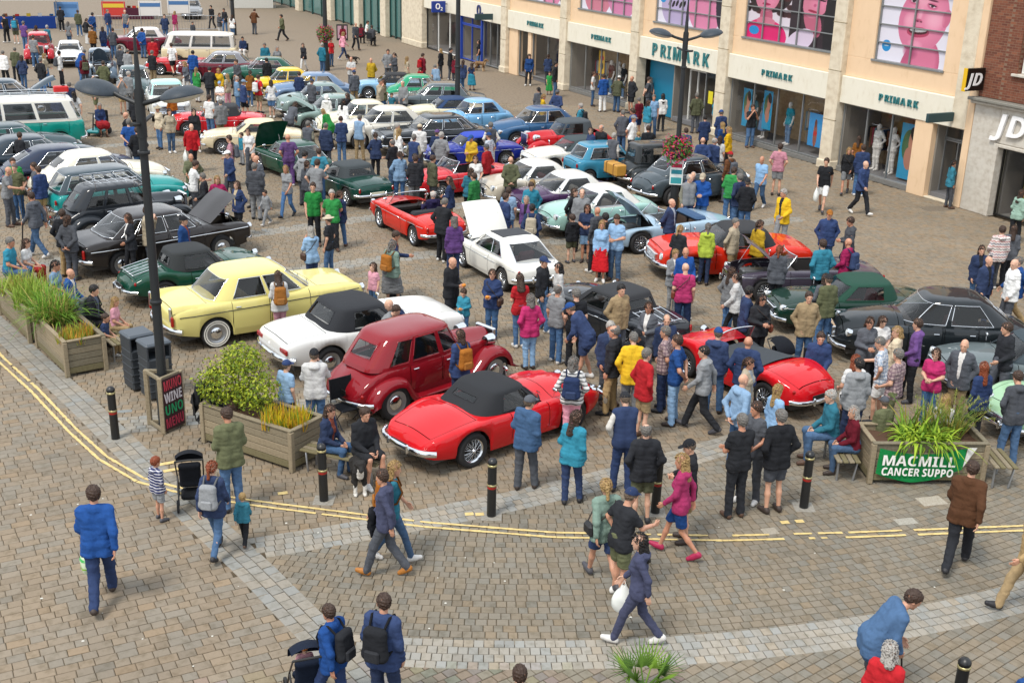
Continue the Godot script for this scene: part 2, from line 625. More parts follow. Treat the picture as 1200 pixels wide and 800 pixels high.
# ------------------------------------------------------------------ the row of shops
func ell(im: Image, cx: float, cy: float, rx: float, ry: float, rot: float, c: Color, soft := 0.0) -> void:
	var n := im.get_width()
	var R := maxf(rx, ry)
	var cs := cos(rot)
	var sn := sin(rot)
	for y in range(maxi(0, int((cy - R) * n)), mini(n, int((cy + R) * n) + 1)):
		for x in range(maxi(0, int((cx - R) * n)), mini(n, int((cx + R) * n) + 1)):
			var dx := float(x) / n - cx
			var dy := float(y) / n - cy
			var u := (dx * cs + dy * sn) / rx
			var w := (-dx * sn + dy * cs) / ry
			var d := u * u + w * w
			if d < 1.0:
				var a := 1.0 if soft <= 0.0 else clampf((1.0 - d) / soft, 0.0, 1.0)
				im.set_pixel(x, y, im.get_pixel(x, y).lerp(c, a))

func poster(kind: int) -> StandardMaterial3D:
	# the printed adverts: generic faces in pink ink on white
	var im := Image.create(256, 256, false, Image.FORMAT_RGB8)
	im.fill(Color(0.90, 0.89, 0.93))
	var pink := Color(0.88, 0.52, 0.64)
	var deep := Color(0.74, 0.34, 0.48)
	var dark := Color(0.10, 0.07, 0.10)
	match kind:
		0:
			# a laughing face, tilted back
			ell(im, 0.62, 1.02, 0.26, 0.42, 0.25, deep)
			ell(im, 0.66, 1.0, 0.22, 0.40, 0.25, Color(0.84, 0.46, 0.59), 0.5)
			ell(im, 0.60, 0.36, 0.33, 0.47, 0.22, Color(0.84, 0.47, 0.60))
			ell(im, 0.63, 0.34, 0.30, 0.43, 0.22, pink, 0.6)
			ell(im, 0.91, 0.32, 0.055, 0.12, 0.15, Color(0.80, 0.42, 0.55))
			ell(im, 0.75, 0.36, 0.15, 0.16, 0.2, Color(0.94, 0.66, 0.75), 0.95)
			ell(im, 0.42, 0.40, 0.10, 0.13, 0.2, Color(0.93, 0.64, 0.73), 0.95)
			ell(im, 0.55, 0.10, 0.20, 0.14, 0.1, Color(0.93, 0.64, 0.73), 0.95)
			for q in [[0.44, 0.14], [0.70, 0.18]]:
				ell(im, q[0], q[1], 0.085, 0.050, 0.22, Color(0.76, 0.36, 0.50), 0.7)
				ell(im, q[0], q[1] + 0.004, 0.042, 0.013, 0.22, Color(0.86, 0.74, 0.80))
				ell(im, q[0], q[1] + 0.002, 0.020, 0.014, 0, Color(0.22, 0.12, 0.16))
				ell(im, q[0], q[1] - 0.014, 0.062, 0.009, 0.22, dark)
				ell(im, q[0], q[1] - 0.075, 0.085, 0.016, 0.15, Color(0.45, 0.20, 0.30), 0.5)
			ell(im, 0.555, 0.30, 0.035, 0.12, 0.15, Color(0.93, 0.64, 0.73), 0.9)
			ell(im, 0.54, 0.385, 0.055, 0.028, 0.1, deep, 0.7)
			ell(im, 0.525, 0.395, 0.016, 0.010, 0, Color(0.4, 0.14, 0.24))
			ell(im, 0.575, 0.40, 0.016, 0.010, 0, Color(0.4, 0.14, 0.24))
			ell(im, 0.55, 0.54, 0.155, 0.070, -0.05, Color(0.70, 0.24, 0.38))
			ell(im, 0.55, 0.53, 0.125, 0.042, -0.05, Color(0.30, 0.06, 0.12))
			ell(im, 0.55, 0.512, 0.118, 0.028, -0.05, Color(0.95, 0.93, 0.93))
			ell(im, 0.53, 0.70, 0.12, 0.06, 0.1, Color(0.92, 0.60, 0.71), 0.9)
			ell(im, 0.48, 0.82, 0.12, 0.10, 0.5, Color(0.70, 0.34, 0.48), 0.9)
			ell(im, 0.13, 0.78, 0.065, 0.08, 0, Color(0.10, 0.55, 0.80))
			ell(im, 0.13, 0.78, 0.035, 0.008, 0, Color(0.8, 0.9, 0.95))
		1:
			im.fill_rect(Rect2i(0, 0, 128, 256), Color(0.86, 0.82, 0.86))
			ell(im, 0.24, 0.22, 0.27, 0.34, 0, Color(0.14, 0.08, 0.10))
			for k in 40:
				ell(im, 0.24 + 0.25 * sin(k * 2.4), 0.24 + 0.32 * cos(k * 1.7), 0.05, 0.05, 0, Color(0.16 + 0.05 * (k % 3), 0.09, 0.10), 0.5)
			ell(im, 0.22, 0.62, 0.075, 0.16, 0, Color(0.72, 0.36, 0.46))
			ell(im, 0.22, 0.30, 0.14, 0.25, 0.08, Color(0.82, 0.48, 0.58))
			ell(im, 0.24, 0.32, 0.11, 0.19, 0.08, pink, 0.8)
			ell(im, 0.16, 0.24, 0.028, 0.010, 0.1, dark)
			ell(im, 0.27, 0.25, 0.028, 0.010, 0.1, dark)
			ell(im, 0.21, 0.34, 0.02, 0.03, 0.1, deep, 0.8)
			ell(im, 0.21, 0.43, 0.050, 0.020, 0.1, Color(0.66, 0.16, 0.32))
			ell(im, 0.22, 0.92, 0.25, 0.26, 0, Color(0.86, 0.10, 0.42))
			ell(im, 0.22, 0.70, 0.11, 0.07, 0, Color(0.80, 0.46, 0.55))
			im.fill_rect(Rect2i(128, 0, 128, 256), Color(0.18, 0.12, 0.15))
			ell(im, 0.74, 0.60, 0.09, 0.24, -0.2, Color(0.74, 0.38, 0.48))
			ell(im, 0.78, 0.26, 0.145, 0.30, 0.25, Color(0.82, 0.48, 0.58))
			ell(im, 0.80, 0.28, 0.11, 0.22, 0.25, pink, 0.8)
			ell(im, 0.71, 0.24, 0.030, 0.010, 0.25, dark)
			ell(im, 0.83, 0.28, 0.030, 0.010, 0.25, dark)
			ell(im, 0.75, 0.36, 0.018, 0.03, 0.2, deep, 0.8)
			ell(im, 0.73, 0.45, 0.050, 0.018, 0.25, Color(0.60, 0.12, 0.26))
			ell(im, 0.62, 0.92, 0.12, 0.22, 0.5, Color(0.85, 0.78, 0.86))
			ell(im, 0.93, 0.6, 0.07, 0.6, 0, Color(0.08, 0.06, 0.08))
			ell(im, 0.09, 0.86, 0.06, 0.07, 0, Color(0.10, 0.55, 0.80))
		2:
			ell(im, 0.30, 0.66, 0.24, 0.40, 0, Color(0.72, 0.66, 0.80))
			ell(im, 0.30, 0.20, 0.12, 0.20, 0, Color(0.75, 0.55, 0.55))
			for k in 5:
				ell(im, 0.19 + 0.055 * k, 0.62 + 0.02 * (k % 2), 0.018, 0.06, 0.25, dark)
			ell(im, 0.72, 0.66, 0.24, 0.42, 0, Color(0.86, 0.52, 0.66))
			ell(im, 0.72, 0.14, 0.13, 0.20, 0, Color(0.80, 0.58, 0.55))
			ell(im, 0.95, 0.45, 0.08, 0.50, 0, Color(0.16, 0.13, 0.2))
			ell(im, 0.08, 0.55, 0.05, 0.09, 0, Color(0.10, 0.55, 0.80))
		3:
			ell(im, 0.30, 0.60, 0.26, 0.50, 0, Color(0.80, 0.48, 0.56))
			ell(im, 0.28, 0.15, 0.16, 0.30, 0, Color(0.16, 0.10, 0.10))
			ell(im, 0.74, 0.62, 0.26, 0.45, 0, Color(0.82, 0.50, 0.66))
			ell(im, 0.82, 0.2, 0.12, 0.5, 0, Color(0.30, 0.28, 0.34))
			ell(im, 0.08, 0.45, 0.05, 0.09, 0, Color(0.10, 0.45, 0.75))
		4:
			im.fill(Color(0.13, 0.60, 0.78))
			ell(im, 0.45, 0.40, 0.35, 0.30, 0, Color(0.28, 0.42, 0.28))
			ell(im, 0.62, 0.30, 0.20, 0.22, 0.3, Color(0.76, 0.52, 0.42))
			ell(im, 0.68, 0.18, 0.22, 0.12, 0.3, Color(0.16, 0.10, 0.08))
			ell(im, 0.50, 0.62, 0.24, 0.20, 0.2, Color(0.72, 0.50, 0.42))
		5:
			im.fill(Color(0.20, 0.60, 0.86))
			ell(im, 0.5, 0.65, 0.14, 0.36, 0, Color(0.60, 0.36, 0.30))
			ell(im, 0.5, 0.30, 0.09, 0.13, 0, Color(0.45, 0.25, 0.18))
			ell(im, 0.5, 0.60, 0.13, 0.08, 0, Color(0.75, 0.15, 0.15))
		6:
			im.fill(Color(0.90, 0.72, 0.12))
			ell(im, 0.5, 0.3, 0.35, 0.12, 0, Color(0.8, 0.1, 0.1))
			ell(im, 0.5, 0.65, 0.3, 0.16, 0, Color(0.15, 0.12, 0.1))
	for y in 256:
		for x in 256:
			im.set_pixel(x, y, lin(im.get_pixel(x, y), 0.82))
	var m := StandardMaterial3D.new()
	m.resource_name = "printed_poster"
	m.albedo_texture = ImageTexture.create_from_image(im)
	m.roughness = 0.35
	return m

func panel(parent: Node, called: String, s0: float, s1: float, y0: float, y1: float, out: float, m: Material) -> MeshInstance3D:
	var b := Buf.new()
	b.quv(Vector3(s0, y0, out), Vector3(s0, y1, out), Vector3(s1, y1, out), Vector3(s1, y0, out))
	return part(parent, called, b, m)

func slab(parent: Node, called: String, s0: float, s1: float, y0: float, y1: float, o0: float, o1: float, m: Material, bev := 0.012) -> MeshInstance3D:
	var b := Buf.new()
	rbox(b, Vector3((s0 + s1) / 2, (y0 + y1) / 2, (o0 + o1) / 2), Vector3(s1 - s0, y1 - y0, o1 - o0), bev)
	return part(parent, called, b, m)

func shop_glazing(root: Node3D, s0: float, s1: float, y0: float, y1: float, out: float, n: int, fm: Material) -> void:
	# one shop window: frame with mullions and a pane in every light
	var win := holder(root, "shop_window")
	var b := Buf.new()
	rbox(b, Vector3((s0 + s1) / 2, y0 + 0.03, out), Vector3(s1 - s0, 0.06, 0.09), 0.008)
	rbox(b, Vector3((s0 + s1) / 2, y1 - 0.03, out), Vector3(s1 - s0, 0.06, 0.09), 0.008)
	for k in n + 1:
		rbox(b, Vector3(lerpf(s0 + 0.025, s1 - 0.025, float(k) / n), (y0 + y1) / 2, out + 0.003), Vector3(0.05, y1 - y0 - 0.1, 0.085), 0.008)
	part(win, "window_frame", b, fm)
	for k in n:
		panel(win, "pane", lerpf(s0 + 0.025, s1 - 0.025, float(k) / n) + 0.02, lerpf(s0 + 0.025, s1 - 0.025, (k + 1.0) / n) - 0.02, y0 + 0.05, y1 - 0.05, out - 0.01, glass(Color(0.04, 0.06, 0.06), 0.06))

func shop_room(root: Node3D, s0: float, s1: float, deep: float, back: Material, side: Material) -> void:
	var room := holder(root, "display_room")
	slab(room, "back_panel", s0, s1, 0.02, 2.75, -deep - 0.1, -deep, back)
	slab(room, "side_panel", s0, s0 + 0.08, 0.02, 2.75, -deep, -0.1, side)
	slab(room, "side_panel", s1 - 0.08, s1, 0.02, 2.75, -deep, -0.1, side)
	slab(room, "floor_panel", s0 + 0.08, s1 - 0.08, 0.0, 0.22, -deep, -0.12, mat("display_floor", Color(0.42, 0.42, 0.43), 0.5))
	slab(room, "ceiling_panel", s0 + 0.08, s1 - 0.08, 2.66, 2.76, -deep, -0.12, mat("display_ceiling", Color(0.75, 0.75, 0.73), 0.8))

func build_shops() -> void:
	var turn := atan2(-FAC_D.z, FAC_D.x)
	var wall_tex := noise_tex(0.02, [[0.0, 0.3, 1.0], [Color(0.92, 0.90, 0.87), Color(0.98, 0.98, 0.97), Color(1, 1, 1)]], 512, false, 5, 41)
	var store := thing("department_store", "long peach rendered department store with cream pilasters, teal lettering and poster windows", "building", FAC_O, turn)
	var peach := mat("peach_render", lin(Color("efcfab"), 0.86), 0.9, 0.0, {"albedo_texture": wall_tex, "uv1_triplanar": true, "uv1_world_triplanar": true, "uv1_scale": Vector3(0.3, 0.12, 0.3)})
	var stone := grainy("pilaster_stone", "e8dcc4", 0.9, 0.84, 0.4, 0.2)
	var cream := mat("fascia_paint", lin(Color("efe9d8"), 0.84), 0.7, 0.0, {"albedo_texture": wall_tex, "uv1_triplanar": true, "uv1_world_triplanar": true, "uv1_scale": Vector3(0.3, 0.12, 0.3)})
	var frame := mat("window_alloy", Color(0.55, 0.56, 0.56), 0.4, 0.6)
	var teal := mat("teal_letters", lin(Color("2f7f83"), 0.7), 0.4)
	var darkroom := mat("dark_shop", Color(0.50, 0.48, 0.45), 0.8)
	var wood_wall := grainy("display_wall", "c8ab84", 0.8, 0.85, 0.8)
	var blue_wall := mat("blue_panel", lin(Color("1f8ab0"), 0.75), 0.5)
	var jointm := grainy("joint_mortar", "a89878", 0.9, 0.7)
	var pil := [-36.5, -29.25, -22.05, -14.87, -7.7]
	for s in pil:
		var p := slab(store, "pilaster", s - 0.34, s + 0.34, 0.0, 9.0, -0.3, 0.28, stone, 0.03)
		slab(p, "plinth", s - 0.38, s + 0.38, 0.0, 0.35, -0.3, 0.34, stone, 0.03)
		for y in [1.9, 3.75, 5.5, 7.2]:
			slab(p, "joint_band", s - 0.346, s + 0.346, y - 0.012, y + 0.012, 0.2, 0.287, jointm, 0.003)
	slab(store, "pilaster", -1.75, -1.12, 2.6, 9.0, -0.3, 0.18, stone, 0.03)
	slab(store, "corner_pier", -1.15, -0.86, 0.0, 9.0, -0.3, 0.14, peach, 0.02)
	# upper wall with window openings
	var wins := [[-35.3, -29.95, 2], [-28.0, -22.6, 3], [-20.75, -15.47, 2], [-13.85, -8.28, 1], [-6.0, -2.57, 0]]
	var edges := [-36.16, -29.59, -28.91, -22.39, -21.71, -15.21, -14.53, -8.04, -7.36, -1.75]
	for k in 5:
		var a: float = edges[k * 2]
		var b: float = edges[k * 2 + 1]
		var w0: float = wins[k][0]
		var w1: float = wins[k][1]
		var wall := slab(store, "upper_wall", a, b, 3.6, 4.33, -0.3, 0.02, peach)
		slab(wall, "wall_panel", a, w0, 4.33, 6.85, -0.3, 0.02, peach)
		slab(wall, "wall_panel", w1, b, 4.33, 6.85, -0.3, 0.02, peach)
		slab(wall, "wall_panel", a, b, 6.85, 9.0, -0.3, 0.02, peach)
		var win := holder(store, "poster_window")
		panel(win, "poster", w0, w1, 4.33, 6.85, -0.12, poster(wins[k][2]))
		slab(win, "window_sill", w0 - 0.06, w1 + 0.06, 4.29, 4.37, -0.2, 0.08, frame)
		var nb := 5 if w1 - w0 > 4.0 else 2
		for j in nb + 1:
			var x := lerpf(w0 + 0.03, w1 - 0.03, float(j) / nb)
			slab(win, "mullion", x - 0.03, x + 0.03, 4.375, 6.85, -0.13, -0.05, frame, 0.006)
		for j in 3:
			var y := 4.98 + j * 0.63
			slab(win, "glazing_bar", w0, w1, y - 0.022, y + 0.022, -0.125, -0.06, frame, 0.006)
		# fascia with lettering
		var f := slab(store, "fascia", a, b, 2.6, 3.595, -0.25, 0.16, cream, 0.02)
		var big := k == 2
		var target := 4.7 if big else 1.98
		var mid: float = [-32.62, -25.34, -18.25, -11.2, -4.3][k]
		for c in 7:
			var l := part(f, "letter", lettering("PRIMARK"[c], 0.80 if big else 0.34, 0.05), teal)
			l.scale = Vector3(1.12 if not big else 1.05, 1, 1)
			l.position = Vector3(mid + target * ((([0.0, 1.0, 1.72, 2.62, 3.72, 4.75, 5.75][c]) / 5.75 - 0.5) * 0.88), 3.1, 0.19)
	# shop fronts under the fascia
	slab(store, "pier", -36.1, -35.0, 0.0, 2.6, -0.3, 0.05, peach)
	slab(store, "pier", -33.7, -33.3, 0.0, 2.6, -0.3, 0.05, peach)
	shop_glazing(store, -35.0, -33.7, 0.05, 2.6, -0.1, 1, frame)
	shop_room(store, -36.1, -29.65, 2.2, darkroom, darkroom)
	shop_glazing(store, -33.3, -29.65, 0.2, 2.6, -0.1, 2, frame)
	panel(store, "banner", -30.3, -29.75, 0.8, 2.2, -0.35, poster(6))
	shop_room(store, -28.85, -22.45, 2.0, wood_wall, darkroom)
	shop_glazing(store, -28.85, -22.45, 0.2, 2.6, -0.1, 4, frame)
	for q in [[-26.6, 1.2, 2.35, 6], [-26.5, 0.4, 1.1, 6], [-22.75, 0.5, 2.3, 1]]:
		panel(store, "banner", q[0], q[0] + (0.6 if q[0] < -23 else 0.25), q[1], q[2], -0.5, poster(q[3]))
	# the entrance bay
	slab(store, "entrance_panel", -21.66, -19.0, 0.0, 2.6, -0.6, -0.5, blue_wall)
	slab(store, "entrance_panel", -19.1, -19.0, 0.0, 2.6, -3.2, -0.6, blue_wall)
	shop_room(store, -19.0, -15.25, 4.0, mat("red_stock", lin(Color("7a2420"), 0.6), 0.8), darkroom)
	shop_glazing(store, -18.0, -16.7, 0.02, 2.5, -0.35, 2, mat("white_door", Color(0.8, 0.8, 0.78), 0.4))
	shop_glazing(store, -16.6, -15.25, 0.1, 2.6, -0.25, 1, frame)
	panel(store, "notice", -16.3, -15.95, 1.2, 1.75, -0.2, mat("yellow_notice", lin(Color("e8d820"), 0.8), 0.6))
	shop_room(store, -14.47, -8.1, 1.9, wood_wall, darkroom)
	shop_glazing(store, -14.47, -8.1, 0.2, 2.6, -0.1, 4, frame)
	for q in [[-14.0, -13.4, 0.6, 2.2, 4], [-12.6, -12.0, 0.7, 2.3, 4], [-9.6, -8.75, 0.55, 1.85, 5]]:
		panel(store, "banner", q[0], q[1], q[2], q[3], -0.4, poster(q[4]))
	shop_room(store, -7.3, -3.4, 1.9, grainy("beige_display", "a08a6a", 0.8, 0.62, 0.6), darkroom)
	shop_glazing(store, -7.3, -3.4, 0.15, 2.6, -0.1, 3, frame)
	panel(store, "banner", -4.45, -3.5, 0.3, 2.3, -0.35, poster(4))
	slab(store, "pier", -3.4, -2.56, 0.0, 2.6, -0.3, 0.12, peach)
	shop_room(store, -2.56, -1.2, 1.2, darkroom, darkroom)
	shop_glazing(store, -2.5, -1.2, 0.02, 2.05, -0.5, 2, frame)
	shop_glazing(store, -2.5, -1.2, 2.06, 2.6, -0.5, 1, frame)
	slab(store, "door_step", -2.56, -1.2, 0.0, 0.06, -0.5, 0.1, stone)
	slab(store, "blade_sign", -1.72, -1.6, 2.82, 3.12, 0.2, 1.35, mat("teal_sign", lin(Color("2b4a4e"), 0.7), 0.5))
	for q in [[-28.8, -22.5], [-14.4, -8.2], [-7.3, -3.4]]:
		slab(store, "stall_riser", q[0], q[1], 0.0, 0.19, -0.2, 0.0, grainy("riser_stone", "8f8f8c", 0.8))
	# sports shop on the corner
	var js := thing("sports_shop", "corner sports shop with white stone front and red brick upper wall", "building", FAC_O, turn)
	var white := grainy("white_stone", "dcd6ca", 0.85, 0.78, 0.6, 0.3)
	var brickm := mat("brick", Color(1, 1, 1), 0.9, 0.0, {"albedo_texture": brick_texture(), "uv1_triplanar": true, "uv1_world_triplanar": false, "uv1_scale": Vector3(0.55, 0.55, 0.55)})
	slab(js, "stone_wall", -0.85, 0.25, 0.0, 3.55, -0.4, 0.12, white, 0.02)
	slab(js, "stone_wall", 0.25, 9.0, 2.42, 3.55, -0.4, 0.12, white, 0.02)
	slab(js, "door_frame", 0.2, 0.38, 0.0, 2.41, -0.3, 0.17, white, 0.02)
	slab(js, "door_frame", 0.38, 9.0, 2.3, 2.41, -0.3, 0.17, white, 0.02)
	slab(js, "cornice", -0.95, 9.0, 3.55, 3.66, -0.4, 0.28, white, 0.03)
	slab(js, "cornice", -0.98, 9.0, 3.66, 3.76, -0.4, 0.4, grainy("lead_flashing", "9a988f", 0.7), 0.02)
	slab(js, "brick_wall", -0.85, 0.55, 3.77, 9.0, -0.4, 0.05, brickm)
	slab(js, "brick_wall", 0.55, 9.0, 3.77, 4.62, -0.4, 0.05, brickm)
	slab(js, "brick_wall", 2.2, 9.0, 4.62, 9.0, -0.4, 0.05, brickm)
	slab(js, "brick_wall", 0.55, 2.2, 6.6, 9.0, -0.4, 0.05, brickm)
	slab(js, "window_sill", 0.42, 2.3, 4.58, 4.66, -0.2, 0.16, white)
	shop_glazing(js, 0.6, 2.15, 4.67, 6.6, -0.15, 3, mat("white_frame", Color(0.85, 0.85, 0.83), 0.5))
	slab(js, "dark_interior", 0.3, 9.0, 0.0, 2.6, -4.2, -4.0, mat("shop_wall", Color(0.42, 0.41, 0.40), 0.7))
	slab(js, "dark_interior", 0.28, 0.38, 0.0, 2.6, -4.0, -0.4, mat("shop_wall", Color(0.42, 0.41, 0.40), 0.7))
	slab(js, "floor_panel", 0.38, 9.0, -0.01, 0.03, -4.0, -0.3, mat("shop_floor", Color(0.45, 0.45, 0.44), 0.4))
	for k in 5:
		slab(js, "display_panel", 0.75 + k * 0.95, 1.1 + k * 0.95, 0.1, 2.2, -0.9 - 0.3 * (k % 2), -0.8 - 0.3 * (k % 2), mat("yellow_panel", lin(Color("b8b020"), 0.6), 0.5))
	shop_glazing(js, 0.4, 6.0, 0.04, 2.28, -0.15, 6, mat("black_frame", Color(0.06, 0.06, 0.06), 0.4))
	var jl := part(js, "lettering", lettering("JD", 0.95, 0.08), mat("white_letter", Color(0.92, 0.92, 0.92), 0.4))
	jl.transform = Transform3D(Basis(Vector3(1.25, 0, 0), Vector3(0.22, 1, 0), Vector3(0, 0, 1)), Vector3(0.85, 3.03, 0.18))
	var sign := thing("projecting_sign", "black projecting sign with white letters and yellow edge above shop cornice", "sign", FAC_O + FAC_D * -0.72 + FAC_N * 0.5 + Vector3(0, 3.98, 0), turn)
	var sb := Buf.new()
	rbox(sb, Vector3(0, 0.36, 0.0), Vector3(0.14, 0.72, 0.8), 0.015)
	part(sign, "sign_box", sb, mat("black_gloss", Color(0.05, 0.05, 0.05), 0.3))
	var se := Buf.new()
	rbox(se, Vector3(0, 0.36, 0.41), Vector3(0.15, 0.74, 0.03), 0.005)
	part(sign, "edge_strip", se, mat("yellow_edge", lin(Color("f0c010"), 0.8), 0.4))
	for sd in [-1, 1]:
		var l := part(sign, "lettering", lettering("JD", 0.55, 0.02), mat("white_letter", Color(0.92, 0.92, 0.92), 0.4))
		l.transform = Transform3D(Basis(Vector3(0, 0, -sd * 1.1), Vector3(0, 1, -0.2 * sd), Vector3(sd, 0, 0)), Vector3(0.08 * sd, 0.36, 0))
	var bk := Buf.new()
	tube(bk, [Vector3(0, 0.6, -0.45), Vector3(0, 0.6, -0.38)], 0.03)
	part(sign, "bracket", bk, black())
	# phone shop and the shops beyond
	var ph := thing("phone_shop", "pale stone shop with blue framed doors and navy letters beyond the peach store", "building", FAC_O, turn)
	slab(ph, "fascia", -49.1, -36.9, 2.68, 3.7, -0.2, 0.14, cream, 0.02)
	slab(ph, "upper_wall", -56, -36.9, 3.7, 9.0, -0.3, 0.05, peach)
	slab(ph, "stone_pier", -52.65, -49.15, 0.0, 9.0, -0.3, 0.3, stone, 0.04)
	slab(ph, "plinth", -52.75, -49.05, 0.0, 0.4, -0.3, 0.36, stone, 0.03)
	var navy := mat("navy_letter", lin(Color("1b2f70"), 0.7), 0.4)
	var bluef := mat("blue_frame", lin(Color("2348b0"), 0.75), 0.4)
	var ol := part(ph, "lettering", lettering("O", 0.85, 0.06), navy)
	ol.position = Vector3(-40.15, 3.22, 0.18)
	var o2 := part(ph, "lettering", lettering("2", 0.42, 0.06), navy)
	o2.position = Vector3(-39.65, 2.98, 0.18)
	shop_room(ph, -49.1, -43.2, 2.5, grainy("grey_display", "8fa0a0", 0.7, 0.6), darkroom)
	shop_room(ph, -43.1, -36.95, 3.0, grainy("phone_display", "7f93a8", 0.7, 0.6), darkroom)
	shop_glazing(ph, -49.05, -47.2, 0.05, 2.68, -0.1, 1, mat("dark_frame", Color(0.15, 0.16, 0.16), 0.4))
	shop_glazing(ph, -47.1, -43.2, 0.05, 2.68, -0.1, 2, mat("white_frame", Color(0.85, 0.85, 0.83), 0.5))
	shop_glazing(ph, -43.1, -40.0, 0.05, 2.2, -0.05, 2, bluef)
	shop_glazing(ph, -43.1, -40.0, 2.22, 2.68, -0.05, 2, bluef)
	shop_glazing(ph, -39.95, -36.95, 0.05, 2.68, -0.1, 3, frame)
	slab(ph, "door_frame", -43.2, -43.06, 0.0, 2.68, -0.1, 0.08, bluef)
	slab(ph, "door_frame", -40.05, -39.93, 0.0, 2.68, -0.1, 0.08, bluef)
	slab(ph, "blade_sign", -38.3, -38.18, 2.85, 3.2, 0.14, 1.3, mat("teal_sign", lin(Color("2b4a4e"), 0.7), 0.5))
	var ps := thing("projecting_sign", "navy square projecting sign with white letter above phone shop window", "sign", FAC_O + FAC_D * -45.1 + FAC_N * 0.75 + Vector3(0, 2.72, 0), turn)
	var pb := Buf.new()
	rbox(pb, Vector3(0, 0.33, 0), Vector3(0.16, 0.7, 0.95), 0.02)
	part(ps, "sign_box", pb, mat("navy_sign", lin(Color("123a9a"), 0.75), 0.4))
	var pk := Buf.new()
	tube(pk, [Vector3(0, 0.5, -0.72), Vector3(0, 0.5, -0.46)], 0.03)
	part(ps, "bracket", pk, black())
	for q in [["O", 0.5, 0.08], ["2", 0.28, -0.18]]:
		var pl := part(ps, "lettering", lettering(q[0], q[1], 0.02), mat("white_letter", Color(0.92, 0.92, 0.92), 0.4))
		pl.transform = Transform3D(Basis(Vector3(0, 0, -1), Vector3(0, 1, 0), Vector3(1, 0, 0)), Vector3(0.09, 0.35 if q[1] > 0.4 else 0.2, q[2]))
	# teal glazed frontage, far down the row
	var tg := thing("glazed_shop", "teal glazed shop front with cream stone piers beyond the phone shop", "building", FAC_O, turn)
	var tealglass := mat("teal_glass", lin(Color("5f8f8c"), 0.6), 0.08)
	for q in [[-56.3, -53.0], [-62.0, -57.4], [-69.0, -63.3], [-78, -70.2], [-88, -79.3], [-99, -89.5], [-112, -100.5]]:
		var n := 3
		for k in n:
			panel(tg, "pane", lerpf(q[0], q[1], float(k) / n) + 0.06, lerpf(q[0], q[1], (k + 1.0) / n) - 0.06, 0.15, 3.3, -0.2, tealglass)
			slab(tg, "mullion", lerpf(q[0], q[1], float(k) / n) - 0.06, lerpf(q[0], q[1], float(k) / n) + 0.06, 0.0, 3.4, -0.25, -0.1, mat("teal_frame", lin(Color("1f4f4a"), 0.6), 0.5))
		slab(tg, "stone_pier", q[1] + 0.02, q[1] + 1.1, 0.0, 9.0, -0.3, 0.25, stone, 0.03)
		slab(tg, "fascia", q[0], q[1], 3.4, 4.4, -0.2, 0.1, mat("dark_green_fascia", lin(Color("20463e"), 0.6), 0.5))
		slab(tg, "upper_wall", q[0], q[1], 4.4, 9.0, -0.3, 0.05, peach)
	# solid behind the fronts, so that no daylight comes in from the back
	var core := Buf.new()
	box(core, Vector3(-60, 4.4, -8.0), Vector3(118, 9.2, 7.6))
	part(tg, "building_core", core, darkroom)
	var jc := Buf.new()
	box(jc, Vector3(4.6, 6.0, -2.6), Vector3(8.8, 6.0, 4.2))
	part(js, "building_core", jc, darkroom)
	var uc := Buf.new()
	box(uc, Vector3(-19.0, 5.9, -2.3), Vector3(35.6, 6.2, 3.8))
	part(store, "building_core", uc, darkroom)
	var uc2 := Buf.new()
	box(uc2, Vector3(-43.5, 5.9, -2.3), Vector3(13, 6.2, 3.8))
	part(ph, "building_core", uc2, darkroom)

func brick_texture() -> ImageTexture:
	# bricks too far off to be picked apart: colour only
	var im := Image.create(256, 256, false, Image.FORMAT_RGB8)
	im.fill(lin(Color("9a7c66"), 0.6))
	var r := RandomNumberGenerator.new()
	r.seed = 4
	for row in 24:
		for k in 8:
			var c := Color("8c4f38").lerp(Color("a9684a"), r.randf()).lerp(Color("6b3a2c"), r.randf() * 0.6)
			var x := k * 32 + (16 if row % 2 else 0)
			im.fill_rect(Rect2i(x % 256, int(row * 10.667), 30, 9), lin(c, 0.62))
	return ImageTexture.create_from_image(im)

# ------------------------------------------------------------------ cars: x forward, y up, z to the car's right; origin on the ground between the axles
var wheel_cache := {}

func chan(pts: Array, k: int, x: float) -> float:
	# smooth curve through control points [x, ...], channel k
	var n := pts.size()
	if x <= pts[0][0]:
		return pts[0][k]
	if x >= pts[n - 1][0]:
		return pts[n - 1][k]
	var s := 0
	while pts[s + 1][0] < x:
		s += 1
	var p0: Array = pts[maxi(s - 1, 0)]
	var p1: Array = pts[s]
	var p2: Array = pts[s + 1]
	var p3: Array = pts[mini(s + 2, n - 1)]
	var t: float = (x - p1[0]) / (p2[0] - p1[0])
	var d: float = p2[0] - p1[0]
	var m1: float = (p2[k] - p0[k]) / maxf(p2[0] - p0[0], 0.001) * d
	var m2: float = (p3[k] - p1[k]) / maxf(p3[0] - p1[0], 0.001) * d
	var lim: float = absf(p2[k] - p1[k]) * 2.5
	m1 = clampf(m1, -lim, lim)
	m2 = clampf(m2, -lim, lim)
	var t2 := t * t
	var t3 := t2 * t
	return (2 * t3 - 3 * t2 + 1) * p1[k] + (t3 - 2 * t2 + t) * m1 + (-2 * t3 + 3 * t2) * p2[k] + (t3 - t2) * m2

